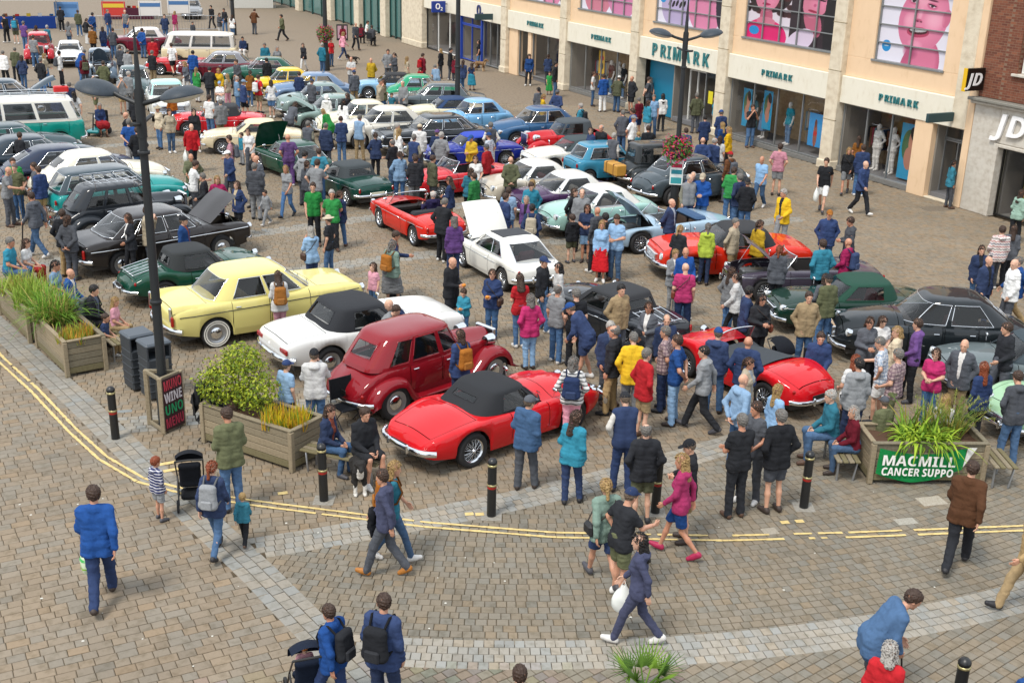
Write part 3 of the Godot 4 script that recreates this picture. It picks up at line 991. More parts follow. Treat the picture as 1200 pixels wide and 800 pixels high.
func section(S: Dictionary, x: float) -> PackedVector2Array:
	# half outline (z, y) from the sill up over the shoulder to the centre line
	var pts: Array = S.pts
	var x0: float = pts[0][0]
	var x1: float = pts[pts.size() - 1][0]
	var hw := chan(pts, 1, x)
	var bot := chan(pts, 2, x)
	var belt := chan(pts, 3, x)
	var top := chan(pts, 4, x)
	var rr: float = S.get("round", 0.14)
	for e in [x - x0, x1 - x]:
		if e < rr:
			var q := 1.0 - sqrt(maxf(0.0, 1.0 - pow(1.0 - e / rr, 2.0)))
			hw -= rr * 0.9 * q
			top -= rr * 0.8 * q
			belt -= rr * 0.8 * q
			bot += rr * 0.4 * q
	for w in [-S.wb / 2, S.wb / 2]:
		var ra: float = S.R + S.get("arch", 0.055)
		if S.get("skirt", false) and w < 0:
			ra = S.R * 0.75
		var dx: float = absf(x - w)
		if dx < ra:
			bot = maxf(bot, S.R * 0.97 + sqrt(ra * ra - dx * dx))
	bot = minf(bot, belt - 0.06)
	var h := belt - bot
	var o := PackedVector2Array()
	var tuck: float = S.get("tuck", 0.93)
	for q in [[tuck, 0.0], [lerpf(tuck, 1.0, 0.65), 0.2], [1.0, 0.5], [0.99, 0.75], [0.965, 0.90], [0.925, 0.975]]:
		o.append(Vector2(hw * q[0], bot + h * q[1]))
	var a: float = S.get("sh", 0.86)
	for f in [0.86, 0.78, 0.768, 0.6, 0.42, 0.22, 0.0]:
		var t := clampf((a - f) / maxf(a - S.get("sl", 0.35), 0.01), 0.0, 1.0)
		t = t * t * (3 - 2 * t)
		o.append(Vector2(hw * f, lerpf(belt, top, t) + 0.02 * (1.0 - f) * (1.0 - f)))
	return o

func side_at(S: Dictionary, x: float, y: float) -> float:
	var o := section(S, x)
	for k in 6:
		if o[k].y <= y and o[k + 1].y >= y:
			return lerpf(o[k].x, o[k + 1].x, (y - o[k].y) / maxf(o[k + 1].y - o[k].y, 0.001))
	return o[5].x

func wheel(parent: Node3D, at: Vector3, R: float, w: float, style: String, side: int) -> void:
	var key := [R, w, style]
	if not wheel_cache.has(key):
		var t := Buf.new()
		var ri := R * (0.66 if style != "mini" else 0.6)
		var prof := [Vector2(ri, -w * 0.42), Vector2(R * 0.8, -w * 0.5), Vector2(R * 0.93, -w * 0.48), Vector2(R, -w * 0.33), Vector2(R * 1.005, 0), Vector2(R, w * 0.33), Vector2(R * 0.93, w * 0.48), Vector2(R * 0.8, w * 0.5), Vector2(ri, w * 0.42), Vector2(ri * 0.97, w * 0.2), Vector2(ri * 0.95, -w * 0.4)]
		var X := Transform3D(Basis(Vector3.RIGHT, PI / 2), Vector3.ZERO)   # axis y becomes z
		lathe(t, prof, 28, X)
		var rim := Buf.new()
		var hub := Buf.new()
		var white := Buf.new()
		if style == "wire":
			lathe(rim, [Vector2(ri * 0.98, -w * 0.3), Vector2(ri * 0.86, -w * 0.1), Vector2(ri * 0.86, w * 0.25), Vector2(ri * 1.01, w * 0.43), Vector2(ri * 1.0, w * 0.36)], 24, X)
			for k in 30:
				var an := TAU * k / 30
				var dz := -0.1 if k % 2 else 0.28
				var tw := 0.35 if k % 4 < 2 else -0.35
				tube(rim, [Vector3(cos(an + tw) * ri * 0.2, sin(an + tw) * ri * 0.2, w * (0.5 if k % 2 == 0 else 0.2)), Vector3(cos(an) * ri * 0.9, sin(an) * ri * 0.9, w * dz)], 0.0055, 4, false)
			lathe(hub, [Vector2(ri * 0.24, w * 0.1), Vector2(ri * 0.22, w * 0.5), Vector2(ri * 0.1, w * 0.62), Vector2(0.001, w * 0.66)], 12, X)
			lathe(white, [Vector2(ri * 0.85, -w * 0.2), Vector2(0.001, -w * 0.2)], 20, X)
		else:
			lathe(rim, [Vector2(ri * 1.01, w * 0.43), Vector2(ri * 0.95, w * 0.46), Vector2(ri * 0.9, w * 0.34), Vector2(ri * 0.7, w * 0.26), Vector2(0.001, w * 0.26)], 24, X)
			lathe(hub, [Vector2(ri * 0.62, w * 0.265), Vector2(ri * 0.6, w * 0.36), Vector2(ri * 0.45, w * 0.44), Vector2(ri * 0.2, w * 0.5), Vector2(0.001, w * 0.52)], 20, X)
			if style == "white":
				lathe(white, [Vector2(R * 0.9, w * 0.5), Vector2(R * 0.87, w * 0.515), Vector2(ri * 1.02, w * 0.45)], 28, X)
		wheel_cache[key] = [t.mesh(), rim.mesh(), hub.mesh(), white.mesh() if white.v.size() else null]
	var m: Array = wheel_cache[key]
	var h := holder(parent, "wheel", at)
	h.rotation.y = 0.0 if side > 0 else PI
	part(h, "tyre", m[0], mat("rubber", Color(0.13, 0.13, 0.135), 0.85))
	part(h, "rim", m[1], chrome() if style == "wire" else mat("rim_paint", Color(0.62, 0.63, 0.64), 0.35, 0.7))
	part(h, "hubcap", m[2], chrome())
	if m[3]:
		part(h, "whitewall" if style == "white" else "wheel_back", m[3], mat("whitewall", Color(0.85, 0.84, 0.8), 0.7) if style == "white" else mat("hub_dark", Color(0.12, 0.12, 0.12), 0.7))

func lamp(parent: Node3D, called: String, at: Vector3, r: float, dir: int, lens: Material, deep := 0.05) -> void:
	var X := Transform3D(Basis(Vector3.BACK, -dir * PI / 2), at)
	var h := holder(parent, called)
	var ring := Buf.new()
	lathe(ring, [Vector2(r * 0.8, -deep * 2.0), Vector2(r * 1.04, -deep * 0.5), Vector2(r * 1.05, deep * 0.2), Vector2(r * 0.93, deep * 0.45), Vector2(r * 0.9, deep * 0.1)], 16, X)
	part(h, "bezel", ring, chrome())
	var l := Buf.new()
	lathe(l, [Vector2(r * 0.93, deep * 0.2), Vector2(r * 0.8, deep * 0.55), Vector2(r * 0.45, deep * 0.85), Vector2(0.001, deep * 0.95)], 16, X)
	part(h, "lens", l, lens)

func sup(c: float, n: float) -> float:
	return signf(c) * pow(absf(c), 2.0 / n)

func greenhouse(root: Node3D, G: Dictionary, roofm: Material, glassm: Material, called: String, trimm: Material) -> void:
	# pillars, roof and glass as one rounded shell cut into panes
	var n: float = G.get("n", 5.0)
	var cb: float = (G.xb[0] + G.xb[1]) / 2
	var ab: float = (G.xb[1] - G.xb[0]) / 2
	var ct: float = (G.xt[0] + G.xt[1]) / 2
	var at: float = (G.xt[1] - G.xt[0]) / 2
	var prof: Array = G.get("prof", [[0.0, -0.06], [0.06, 0.05], [0.08, 0.07], [0.3, 0.27], [0.52, 0.48], [0.74, 0.68], [0.86, 0.785], [0.90, 0.815], [0.99, 0.88], [1.07, 0.925], [1.2, 0.958], [1.42, 0.985], [1.7, 0.997], [1.999, 1.0]])
	var k0 := 2       # glass starts above this ring
	var k1 := 6       # and ends at this one
	# angles round the plan, with the pillar edges among them
	var th := []
	var M := 44
	for k in M:
		th.append(-PI + TAU * (k + 0.5) / M)
	var fz: float = G.get("fz", 0.86)
	var bz: float = G.get("bz", 0.80)
	var ft := asin(pow(fz, n / 2))
	var bt := PI - asin(pow(bz, n / 2))
	for e in [ft, bt]:
		th.append(e); th.append(-e)
	var sides := []
	for w in G.get("wins", []):
		var p := []
		for x in w:
			var u := clampf((x - cb) / ab, -0.9995, 0.9995)
			var c := signf(u) * pow(absf(u), n / 2)
			p.append(acos(c))
			th.append(acos(c)); th.append(-acos(c))
		sides.append([p[1], p[0]])
	th.sort()
	var clean := [th[0]]
	for k in range(1, th.size()):
		if th[k] - clean[clean.size() - 1] > 0.004:
			clean.append(th[k])
	th = clean
	var N := th.size()
	var rows := []
	for q in prof:
		var row := PackedVector3Array()
		for t in th:
			var cx := sup(cos(t), n)
			var cz := sup(sin(t), n)
			var pb := Vector2(cb + ab * cx, G.wb * cz)
			var pt := Vector2(ct + at * cx, G.wt * cz)
			var s := 1.0 - maxf(0.0, q[0] - 1.0)
			var p := pb.lerp(pt, minf(q[0], 1.0))
			p = Vector2(ct + (p.x - ct) * s, p.y * s)
			var bow: float = G.get("bow", 0.0)
			var y: float = G.yb + (G.yt - G.yb) * q[1] + G.get("fall", 0.0) * q[1] * minf(0.0, (p.x - ct)) / at
			p.y += signf(cz) * bow * sin(minf(q[0], 1.0) * PI) * absf(cz)
			row.append(Vector3(p.x, y, p.y))
		rows.append(row)
	var shell := Buf.new()
	for r in rows:
		shell.v.append_array(r)
	var panes := {}
	for a in prof.size() - 1:
		for b in N:
			var t0: float = th[b]
			var t1: float = th[(b + 1) % N] + (TAU if b == N - 1 else 0.0)
			var tm := (t0 + t1) / 2
			if tm > PI:
				tm -= TAU
			var which := ""
			if a >= k0 and a < k1:
				if absf(tm) < ft and G.get("front", true):
					which = "windscreen"
				elif absf(tm) > bt and G.get("back", true) and a < G.get("bk", k1) and a >= G.get("bk0", k0):
					which = "rear_window"
				else:
					for w in sides.size():
						if absf(tm) > sides[w][0] - 0.001 and absf(tm) < sides[w][1] + 0.001:
							which = "side_window%d_%d" % [w, 1 if tm > 0 else 0]
			var p := a * N + b
			var q := a * N + (b + 1) % N
			if which == "":
				shell.tri(p, q, p + N)
				shell.tri(q, q + N, p + N)
			else:
				if not panes.has(which):
					panes[which] = Buf.new()
				var pb: Buf = panes[which]
				var cc := Vector3(ct, 0, 0)
				var f := func(v: Vector3) -> Vector3:
					var d := v - cc
					return cc + Vector3(d.x * 0.994, d.y, d.z * 0.988)
				var e := pb.v.size()
				pb.v.append(f.call(rows[a][b])); pb.v.append(f.call(rows[a][(b + 1) % N])); pb.v.append(f.call(rows[a + 1][b])); pb.v.append(f.call(rows[a + 1][(b + 1) % N]))
				pb.tri(e, e + 1, e + 2)
				pb.tri(e + 1, e + 3, e + 2)
	part(root, called, shell, roofm)
	var spans := {}
	for b in N:
		var t1: float = th[(b + 1) % N] + (TAU if b == N - 1 else 0.0)
		var tm: float = (th[b] + t1) / 2
		if tm > PI:
			tm -= TAU
		if absf(tm) < ft:
			spans.get_or_add("front", []).append(b)
		elif absf(tm) > bt:
			if tm > 0:
				spans.get_or_add("rear_a", []).append(b)
			else:
				spans.get_or_add("rear_b", []).append(b)
		else:
			for w in sides.size():
				if absf(tm) > sides[w][0] - 0.001 and absf(tm) < sides[w][1] + 0.001:
					spans.get_or_add("s%d%d" % [w, 1 if tm > 0 else 0], []).append(b)
	spans["rear"] = spans.get("rear_a", []) + spans.get("rear_b", [])
	spans.erase("rear_a")
	spans.erase("rear_b")
	for w in spans:
		var bs: Array = spans[w]
		if bs.is_empty() or (w == "rear" and not G.get("back", true)):
			continue
		var a0: int = G.get("bk0", k0) if w == "rear" else k0
		var a1: int = G.get("bk", k1) if w == "rear" else k1
		var loop := []
		for b in bs:
			loop.append(rows[a0][b])
		loop.append(rows[a0][(bs[bs.size() - 1] + 1) % N])
		for a in range(a0 + 1, a1):
			loop.append(rows[a][(bs[bs.size() - 1] + 1) % N])
		for q in range(bs.size(), -1, -1):
			loop.append(rows[a1][bs[q] if q < bs.size() else (bs[bs.size() - 1] + 1) % N])
		for a in range(a1 - 1, a0 - 1, -1):
			loop.append(rows[a][bs[0]])
		var tb := Buf.new()
		tube(tb, loop, 0.011, 4, false)
		part(root, "window_trim", tb, trimm)
	for w in panes:
		part(root, w.split("w0")[0].split("w1")[0].split("w2")[0] + "w" if w.begins_with("side") else w, panes[w], glassm)

func bumper(root: Node3D, S: Dictionary, xe: float, dir: int, y: float, hw: float, r := 0.045, over := true) -> void:
	var b := Buf.new()
	var pts := []
	for k in 13:
		var t := -1.0 + k / 6.0
		var z := hw * t
		var x: float = xe + dir * (0.07 - 0.10 * t * t - 0.16 * pow(absf(t), 8.0))
		pts.append(Vector3(x, y, z))
	tube(b, pts, r, 8)
	for v in b.v.size():
		var p := b.v[v]
		b.v[v] = Vector3(p.x, y + (p.y - y) * 1.35, p.z)
	var o := part(root, "bumper", b, chrome())
	if over:
		for s in [-1, 1]:
			var g := Buf.new()
			rbox(g, Vector3(xe + dir * 0.10, y + 0.02, s * hw * 0.38), Vector3(0.06, 0.17, 0.05), 0.02)
			part(o, "overrider", g, chrome())

func wing(path: Array, z0: float, z1: float) -> Buf:
	# a separate mudguard: path of (x, y) along its crown, from front to back
	var rows := []
	for k in path.size():
		var d: Vector2 = (path[mini(k + 1, path.size() - 1)] - path[maxi(k - 1, 0)]).normalized()
		var n := Vector2(d.y, -d.x)
		if n.y < -0.2 or (absf(n.y) <= 0.2 and n.x * (1 if k == 0 else -1) < 0):
			n = -n
		n = Vector2(-d.y, d.x) if Vector2(-d.y, d.x).y > 0 else Vector2(d.y, -d.x)
		var row := PackedVector3Array()
		for q in [[0.0, -0.03], [0.0, 0.0], [0.3, 0.025], [0.6, 0.02], [0.85, -0.015], [0.97, -0.06], [1.0, -0.11], [1.0, -0.15]]:
			var p: Vector2 = path[k] + n * q[1]
			row.append(Vector3(p.x, p.y, lerpf(z0, z1, q[0])))
		rows.append(row)
	var b := Buf.new()
	b.grid(rows, false, z1 < 0)
	return b

func seat(root: Node3D, x: float, y: float, z: float, w: float, m: Material, tall := 0.5) -> void:
	var b := Buf.new()
	rbox(b, Vector3(x, y, z), Vector3(0.5, 0.16, w), 0.06)
	rbox(b, Vector3(x - 0.27, y + tall / 2, z), Vector3(0.15, tall, w * 0.96), 0.06, Transform3D(Basis(Vector3.BACK, 0.18), Vector3(0.02, -0.02, 0)))
	part(root, "seat", b, m)

func make_car(called: String, label: String, S: Dictionary, col, at: Vector3, head: float, opt := {}) -> Node3D:
	var root := thing(called, label, opt.get("cat", "car"), at, deg_to_rad(head), opt.get("group", "classic cars parked in the square"))
	var pm := paint(col)
	var pts: Array = S.pts
	var x0: float = pts[0][0]
	var x1: float = pts[pts.size() - 1][0]
	var wb: float = S.wb
	var hwm := 0.0
	for p in pts:
		hwm = maxf(hwm, p[1])
	# stations along the length
	var xs := []
	var n := 44
	for k in n + 1:
		xs.append(lerpf(x0, x1, float(k) / n))
	for e in 5:
		xs.append(x0 + 0.14 * pow(e / 5.0, 2.0))
		xs.append(x1 - 0.14 * pow(e / 5.0, 2.0))
	for w in [-wb / 2, wb / 2]:
		var ra: float = S.R + S.get("arch", 0.055)
		for k in 13:
			xs.append(w + ra * cos(PI * k / 12) * 1.0005)
	var gaps := []
	for d in S.get("doors", []):
		for x in d:
			gaps.append(x)
	for key in ["bonnet", "boot"]:
		if S.has(key):
			for x in S[key]:
				gaps.append(x)
	for g in gaps:
		xs.append(g - 0.007); xs.append(g + 0.007)
	if S.has("hole"):
		xs.append(S.hole[0]); xs.append(S.hole[1])
	xs.sort()
	var cx := [xs[0]]
	for k in range(1, xs.size()):
		if xs[k] - cx[cx.size() - 1] > 0.0025 and xs[k] >= x0 and xs[k] <= x1:
			cx.append(xs[k])
	xs = cx
	var secs := []
	for x in xs:
		secs.append(section(S, x))
	var bufs := {}
	var get_buf := func(k: String) -> Buf:
		if not bufs.has(k):
			bufs[k] = Buf.new()
		return bufs[k]
	var maps := {}
	var J: int = secs[0].size()
	for sd in [1, -1]:
		for i in xs.size() - 1:
			var xm: float = (xs[i] + xs[i + 1]) / 2
			for j in J - 1:
				var key := "body"
				if S.has("hole") and xm > S.hole[0] and xm < S.hole[1] and j >= 7:
					continue
				var skip := false
				if j >= 1 and j <= 5:
					for d in S.get("doors", []).size():
						var dd: Array = S.doors[d]
						if xm > dd[0] and xm < dd[1]:
							key = "door%d%d" % [d, sd]
						if absf(xm - dd[0]) < 0.007 or absf(xm - dd[1]) < 0.007:
							skip = true
				if j >= 7:
					for q in ["bonnet", "boot"]:
						if S.has(q):
							if xm > S[q][0] - 0.007 and xm < S[q][1] + 0.007:
								if j == 7 or absf(xm - S[q][0]) < 0.007 or absf(xm - S[q][1]) < 0.007:
									skip = true
								else:
									key = q
				if skip:
					continue
				var b: Buf = get_buf.call(key)
				var id := []
				for e in [[i, j], [i + 1, j], [i + 1, j + 1], [i, j + 1]]:
					var mk := [key, e[0], e[1], sd if e[1] < J - 1 else 0]
					if not maps.has(mk):
						var p: Vector2 = secs[e[0]][e[1]]
						maps[mk] = b.vert(Vector3(xs[e[0]], p.y, p.x * sd))
					id.append(maps[mk])
				if sd > 0:
					b.tri(id[0], id[2], id[1]); b.tri(id[0], id[3], id[2])
				else:
					b.tri(id[0], id[1], id[2]); b.tri(id[0], id[2], id[3])
	# close nose and tail
	var bb: Buf = bufs["body"]
	for e in [0, xs.size() - 1]:
		var sec: PackedVector2Array = secs[e]
		var mid := (sec[0].y + sec[J - 1].y) / 2
		var c := bb.vert(Vector3(xs[e] + (0.03 if e > 0 else -0.03), mid, 0))
		var ring := []
		for j in J:
			ring.append(bb.vert(Vector3(xs[e], sec[j].y, sec[j].x)))
		for j in range(J - 2, -1, -1):
			ring.append(bb.vert(Vector3(xs[e], sec[j].y, -sec[j].x)))
		ring.append(ring[0])
		for j in ring.size() - 1:
			if e > 0:
				bb.tri(c, ring[j + 1], ring[j])
			else:
				bb.tri(c, ring[j], ring[j + 1])
	var lift: float = opt.get("lift", 0.0)
	for k in bufs:
		if k == "bonnet" and lift != 0.0:
			var hx: float = S.bonnet[0] if lift > 0 else S.bonnet[1]
			var hy := chan(pts, 4, hx) + 0.02
			var rot := Transform3D(Basis(Vector3.BACK, lift), Vector3.ZERO)
			var T := Transform3D(Basis.IDENTITY, Vector3(hx, hy, 0)) * rot * Transform3D(Basis.IDENTITY, Vector3(-hx, -hy, 0))
			bufs[k].v = T * bufs[k].v
			var eng := Buf.new()
			var ex: float = (S.bonnet[0] + S.bonnet[1]) / 2
			rbox(eng, Vector3(ex, 0.55, 0), Vector3((S.bonnet[1] - S.bonnet[0]) * 0.55, 0.3, 0.3), 0.04)
			for z in [-0.25, 0.25]:
				rbox(eng, Vector3(ex + 0.1, 0.55, z), Vector3(0.35, 0.2, 0.14), 0.04)
			for q in 4:
				tube(eng, [Vector3(ex - 0.25 + q * 0.14, 0.62, 0.1), Vector3(ex - 0.25 + q * 0.14, 0.7, 0.2), Vector3(ex - 0.25 + q * 0.14, 0.55, 0.32)], 0.02, 6)
			part(root, "engine", eng, mat("engine_metal", Color(0.42, 0.43, 0.44), 0.45, 0.6))
			var stay := Buf.new()
			var tip: Vector3 = T * Vector3(lerpf(S.bonnet[0], S.bonnet[1], 0.6), chan(pts, 4, ex), hwm * 0.5)
			tube(stay, [Vector3(lerpf(S.bonnet[0], S.bonnet[1], 0.75), chan(pts, 3, ex) - 0.05, hwm * 0.55), tip], 0.008, 5)
			part(root, "bonnet_stay", stay, chrome())
		var nm: String = "door" if k.begins_with("door") else k
		if k == "boot":
			nm = "boot_lid"
		var o := part(root, nm, bufs[k], pm)
		if k.begins_with("door"):
			var d: Array = S.doors[int(k[4])]
			var sd := -1 if k.ends_with("-1") else 1
			var hb := Buf.new()
			var hx2: float = d[0] + 0.13
			var hy2 := chan(pts, 3, hx2) - 0.13
			rbox(hb, Vector3(hx2, hy2, sd * (side_at(S, hx2, hy2) + 0.02)), Vector3(0.13, 0.025, 0.03), 0.01)
			part(o, "handle", hb, chrome())
	# dark floor and inner arches
	var fl := Buf.new()
	box(fl, Vector3((x0 + x1) / 2, 0.235, 0), Vector3(x1 - x0 - 0.5, 0.11, hwm * 2 * 0.62))
	box(fl, Vector3((x0 + x1) / 2, 0.262, 0), Vector3(wb - S.R * 2 - 0.16, 0.07, hwm * 2 * 0.88))
	for w in [-wb / 2, wb / 2]:
		box(fl, Vector3(w, 0.45, 0), Vector3(S.R * 2 + 0.1, 0.32, hwm * 2 * 0.60))
	part(root, "chassis", fl, mat("underseal", Color(0.30, 0.29, 0.28), 0.9))
	var tr: float = S.get("track", hwm * 2 - 0.26)
	for e in [[-1, -1], [-1, 1], [1, -1], [1, 1]]:
		wheel(root, Vector3(e[0] * wb / 2, S.R - 0.006, e[1] * tr / 2), S.R, S.get("tw", 0.17), S.get("wheel", "disc"), e[1])
	# cabin
	var trim := mat("leather", lin(Color(opt.get("trim", "4a3a30")), 0.7), 0.6)
	if S.has("hole"):
		var tub := Buf.new()
		var hx0: float = S.hole[0]
		var hx1: float = S.hole[1]
		var zc := chan(pts, 1, (hx0 + hx1) / 2) * 0.80
		var yt2 := chan(pts, 3, (hx0 + hx1) / 2) - 0.02
		tub.quad(Vector3(hx0, 0.31, -zc), Vector3(hx1, 0.31, -zc), Vector3(hx1, 0.31, zc), Vector3(hx0, 0.31, zc))
		for s in [-1, 1]:
			tub.quad(Vector3(hx0, 0.31, s * zc), Vector3(hx1, 0.31, s * zc), Vector3(hx1, yt2, s * zc), Vector3(hx0, yt2, s * zc))
		part(root, "cabin_floor", tub, mat("carpet", Color(0.14, 0.13, 0.13), 0.95))
		var dash := Buf.new()
		rbox(dash, Vector3(hx1 - 0.14, yt2 - 0.06, 0), Vector3(0.24, 0.14, zc * 1.96), 0.03)
		part(root, "dashboard", dash, mat("dash", lin(Color(opt.get("dash", "2a2422")), 0.7), 0.5))
		for z in [-zc * 0.5, zc * 0.5]:
			seat(root, hx1 - 0.85, 0.44, z, zc * 0.82, trim, S.get("seat", 0.5))
		if hx1 - hx0 > 1.7:
			seat(root, hx1 - 1.65, 0.50, 0, zc * 1.85, trim, 0.48)
		var sw := Buf.new()
		var ring2 := []
		for k in 17:
			ring2.append(Vector3(hx1 - 0.42, yt2 + 0.0, zc * 0.5) + Basis(Vector3.BACK, 0.5) * Vector3(0, cos(TAU * k / 16) * 0.19, sin(TAU * k / 16) * 0.19))
		tube(sw, ring2, 0.011, 5, false)
		tube(sw, [Vector3(hx1 - 0.42, yt2, zc * 0.5), Vector3(hx1 - 0.1, yt2 - 0.15, zc * 0.5)], 0.02, 5)
		tube(sw, [ring2[0], ring2[8]], 0.008, 4)
		part(root, "steering_wheel", sw, mat("wheel_rim", Color(0.1, 0.09, 0.09), 0.4))
	var gm := glass(Color(0.10, 0.12, 0.12), 0.30)
	if S.has("gh") and not opt.get("open", false):
		var soft: bool = S.get("soft", false)
		var rm: Material = paint(opt.get("roof", col)) if not soft else mat("hood_cloth", lin(Color(opt.get("roof", "22242a")), 0.75), 0.85, 0.0, {"normal_enabled": true, "normal_texture": cloth_nrm, "normal_scale": 0.3, "uv1_triplanar": true, "uv1_scale": Vector3(3, 3, 3)})
		greenhouse(root, S.gh, rm, gm, "soft_top" if soft else "roof", rm if soft or S.has("wings") else chrome())
		if S.has("sunroof"):
			var sr := Buf.new()
			var q: Array = S.sunroof
			rbox(sr, Vector3(q[0], q[1], 0), Vector3(q[2], 0.03, q[3]), 0.012)
			part(root, "sunroof", sr, mat("sunroof_cloth", Color(0.2, 0.21, 0.23), 0.8))
	if S.has("screen") and (opt.get("open", false) or not S.has("gh")):
		# open car: just the windscreen in its frame
		var q: Array = S.screen   # x at the foot, y at the foot, height, half width, rake
		var fr := []
		var rows := []
		for k in 3:
			var row := PackedVector3Array()
			for e in 9:
				var t := -1.0 + e / 4.0
				var hgt: float = q[2] * k / 2.0
				row.append(Vector3(q[0] - q[4] * hgt - 0.10 * t * t, q[1] + hgt, q[3] * t * (1.0 - 0.06 * k)))
			rows.append(row)
		var gb := Buf.new()
		gb.grid(rows)
		part(root, "windscreen", gb, gm)
		for e in 9:
			fr.append(rows[2][e])
		fr.append(rows[0][8])
		fr.push_front(rows[0][0])
		var fb := Buf.new()
		tube(fb, fr, 0.016, 6)
		part(root, "screen_frame", fb, chrome())
	if opt.get("hood_down", false) and S.has("hole"):
		var hb := Buf.new()
		rbox(hb, Vector3(S.hole[0] - 0.02, chan(pts, 3, S.hole[0]) + 0.03, 0), Vector3(0.36, 0.14, hwm * 1.5), 0.06)
		part(root, "folded_hood", hb, mat("hood_cloth_folded", lin(Color(opt.get("roof", "22242a")), 0.75), 0.9))
	if opt.get("tonneau", false):
		var tb := Buf.new()
		var rows := []
		for k in 7:
			var x: float = lerpf(S.hole[0] - 0.05, S.hole[1] - 0.12, k / 6.0)
			var row := PackedVector3Array()
			for e in 9:
				var t := -1.0 + e / 4.0
				row.append(Vector3(x, chan(pts, 3, x) + 0.035 + 0.05 * (1 - t * t) + (0.14 * sin(PI * k / 6.0) * (1 - t * t)), t * chan(pts, 1, x) * 0.83))
			rows.append(row)
		tb.grid(rows)
		part(root, "tonneau_cover", tb, mat("tonneau", lin(Color("3a4046"), 0.75), 0.8))
	# separate mudguards on the oldest cars
	if S.has("wings"):
		var W: Dictionary = S.wings
		var Rw: float = S.R + W.get("gap", 0.10)
		for sd in [-1, 1]:
			var pf := []
			for k in 12:
				var a := deg_to_rad(lerpf(-6.0, 118.0, k / 11.0))
				pf.append(Vector2(wb / 2 + Rw * cos(a) * (1.12 if a < PI / 2 else 1.0), S.R + Rw * sin(a)))
			for k in 6:
				var t := (k + 1) / 6.0
				var A: Vector2 = pf[11]
				pf.append(Vector2(lerpf(A.x, W.board[1], t), lerpf(A.y, W.y, t * t * (3 - 2 * t) * 0.75 + t * 0.25)))
			part(root, "front_wing", wing(pf, sd * W.z[0], sd * W.z[1]), pm)
			var pr := []
			for k in 6:
				var t := k / 6.0
				var a0 := deg_to_rad(62.0)
				var A := Vector2(-wb / 2 + Rw * cos(a0) * 1.1, S.R + Rw * sin(a0))
				pr.append(Vector2(lerpf(W.board[0], A.x, t), lerpf(W.y, A.y, t * t * (3 - 2 * t))))
			for k in 12:
				var a := deg_to_rad(lerpf(62.0, 186.0, k / 11.0))
				pr.append(Vector2(-wb / 2 + Rw * cos(a) * (1.22 if a > PI / 2 else 1.1), S.R + Rw * sin(a)))
			part(root, "rear_wing", wing(pr, sd * W.z[0], sd * (W.z[1] - 0.02)), pm)
			var rb := Buf.new()
			rbox(rb, Vector3((W.board[0] + W.board[1]) / 2, W.y - 0.03, sd * (W.z[0] + W.z[1]) / 2), Vector3(W.board[1] - W.board[0] + 0.05, 0.05, W.z[1] - W.z[0] - 0.02), 0.015)
			part(root, "running_board", rb, pm)
			lamp(root, "headlight", Vector3(wb / 2 + Rw * W.get("lx", 0.55), W.get("ly", 0.86), sd * W.get("lz", W.z[0] * 0.98)), 0.115, 1, mat("lens", Color(0.8, 0.82, 0.82), 0.08), 0.09)
	# lights, grille, bumpers, plates
	var lens := mat("lens", Color(0.8, 0.82, 0.82), 0.08)
	var redl := mat("red_lens", lin(Color("a01510"), 0.8), 0.15)
	for h in S.get("heads", []):
		for sd in [-1, 1]:
			lamp(root, "headlight", Vector3(h[0], h[1], sd * h[2]), h[3], 1, lens)
	for h in S.get("tails", []):
		for sd in [-1, 1]:
			var tb := Buf.new()
			rbox(tb, Vector3(h[0], h[1], sd * h[2]), Vector3(0.06, h[3], h[4]), 0.025)
			part(root, "tail_light", tb, redl)
	if S.has("grille"):
		var g: Array = S.grille   # x, y, width, height, style
		var gb := Buf.new()
		rbox(gb, Vector3(g[0], g[1], 0), Vector3(0.06, g[3], g[2]), 0.03)
		part(root, "grille_mesh", gb, mat("grille_dark", Color(0.09, 0.09, 0.09), 0.5))
		var gs := Buf.new()
		for k in 9:
			if g[4] == "v":
				rbox(gs, Vector3(g[0] + 0.03, g[1], lerpf(-g[2] * 0.46, g[2] * 0.46, k / 8.0)), Vector3(0.025, g[3] * 0.96, 0.018), 0.006)
			elif k < 6:
				rbox(gs, Vector3(g[0] + 0.03, lerpf(g[1] - g[3] * 0.42, g[1] + g[3] * 0.42, k / 5.0), 0), Vector3(0.025, 0.02, g[2] * 0.96), 0.006)
		for q in [[0, g[3] / 2, 0.035, g[2] + 0.05], [0, -g[3] / 2, 0.035, g[2] + 0.05]]:
			rbox(gs, Vector3(g[0] + 0.01, g[1] + q[1], 0), Vector3(0.09, q[2], q[3]), 0.015)
		for z in [-g[2] / 2, g[2] / 2]:
			rbox(gs, Vector3(g[0] + 0.01, g[1], z), Vector3(0.085, g[3], 0.035), 0.015)
		part(root, "grille", gs, chrome())
	if S.has("bump"):
		var q: Array = S.bump   # front y, rear y, half width factor, radius
		bumper(root, S, x1 + 0.02, 1, q[0], hwm * q[2], q[3], S.get("overriders", true))
		bumper(root, S, x0 - 0.02, -1, q[1], hwm * q[2], q[3], S.get("overriders", true))
	var pl: Array = S.get("plate", [0.42, 0.5])
	for e in [[x1 + 0.10, pl[0]], [x0 - 0.07, pl[1]]]:
		var pb := Buf.new()
		rbox(pb, Vector3(e[0], e[1], 0), Vector3(0.02, 0.11, 0.5), 0.008)
		part(root, "number_plate", pb, mat("plate_black", Color(0.09, 0.09, 0.09), 0.4) if opt.get("plate", "k") == "k" else mat("plate_white", Color(0.8, 0.79, 0.7), 0.5))
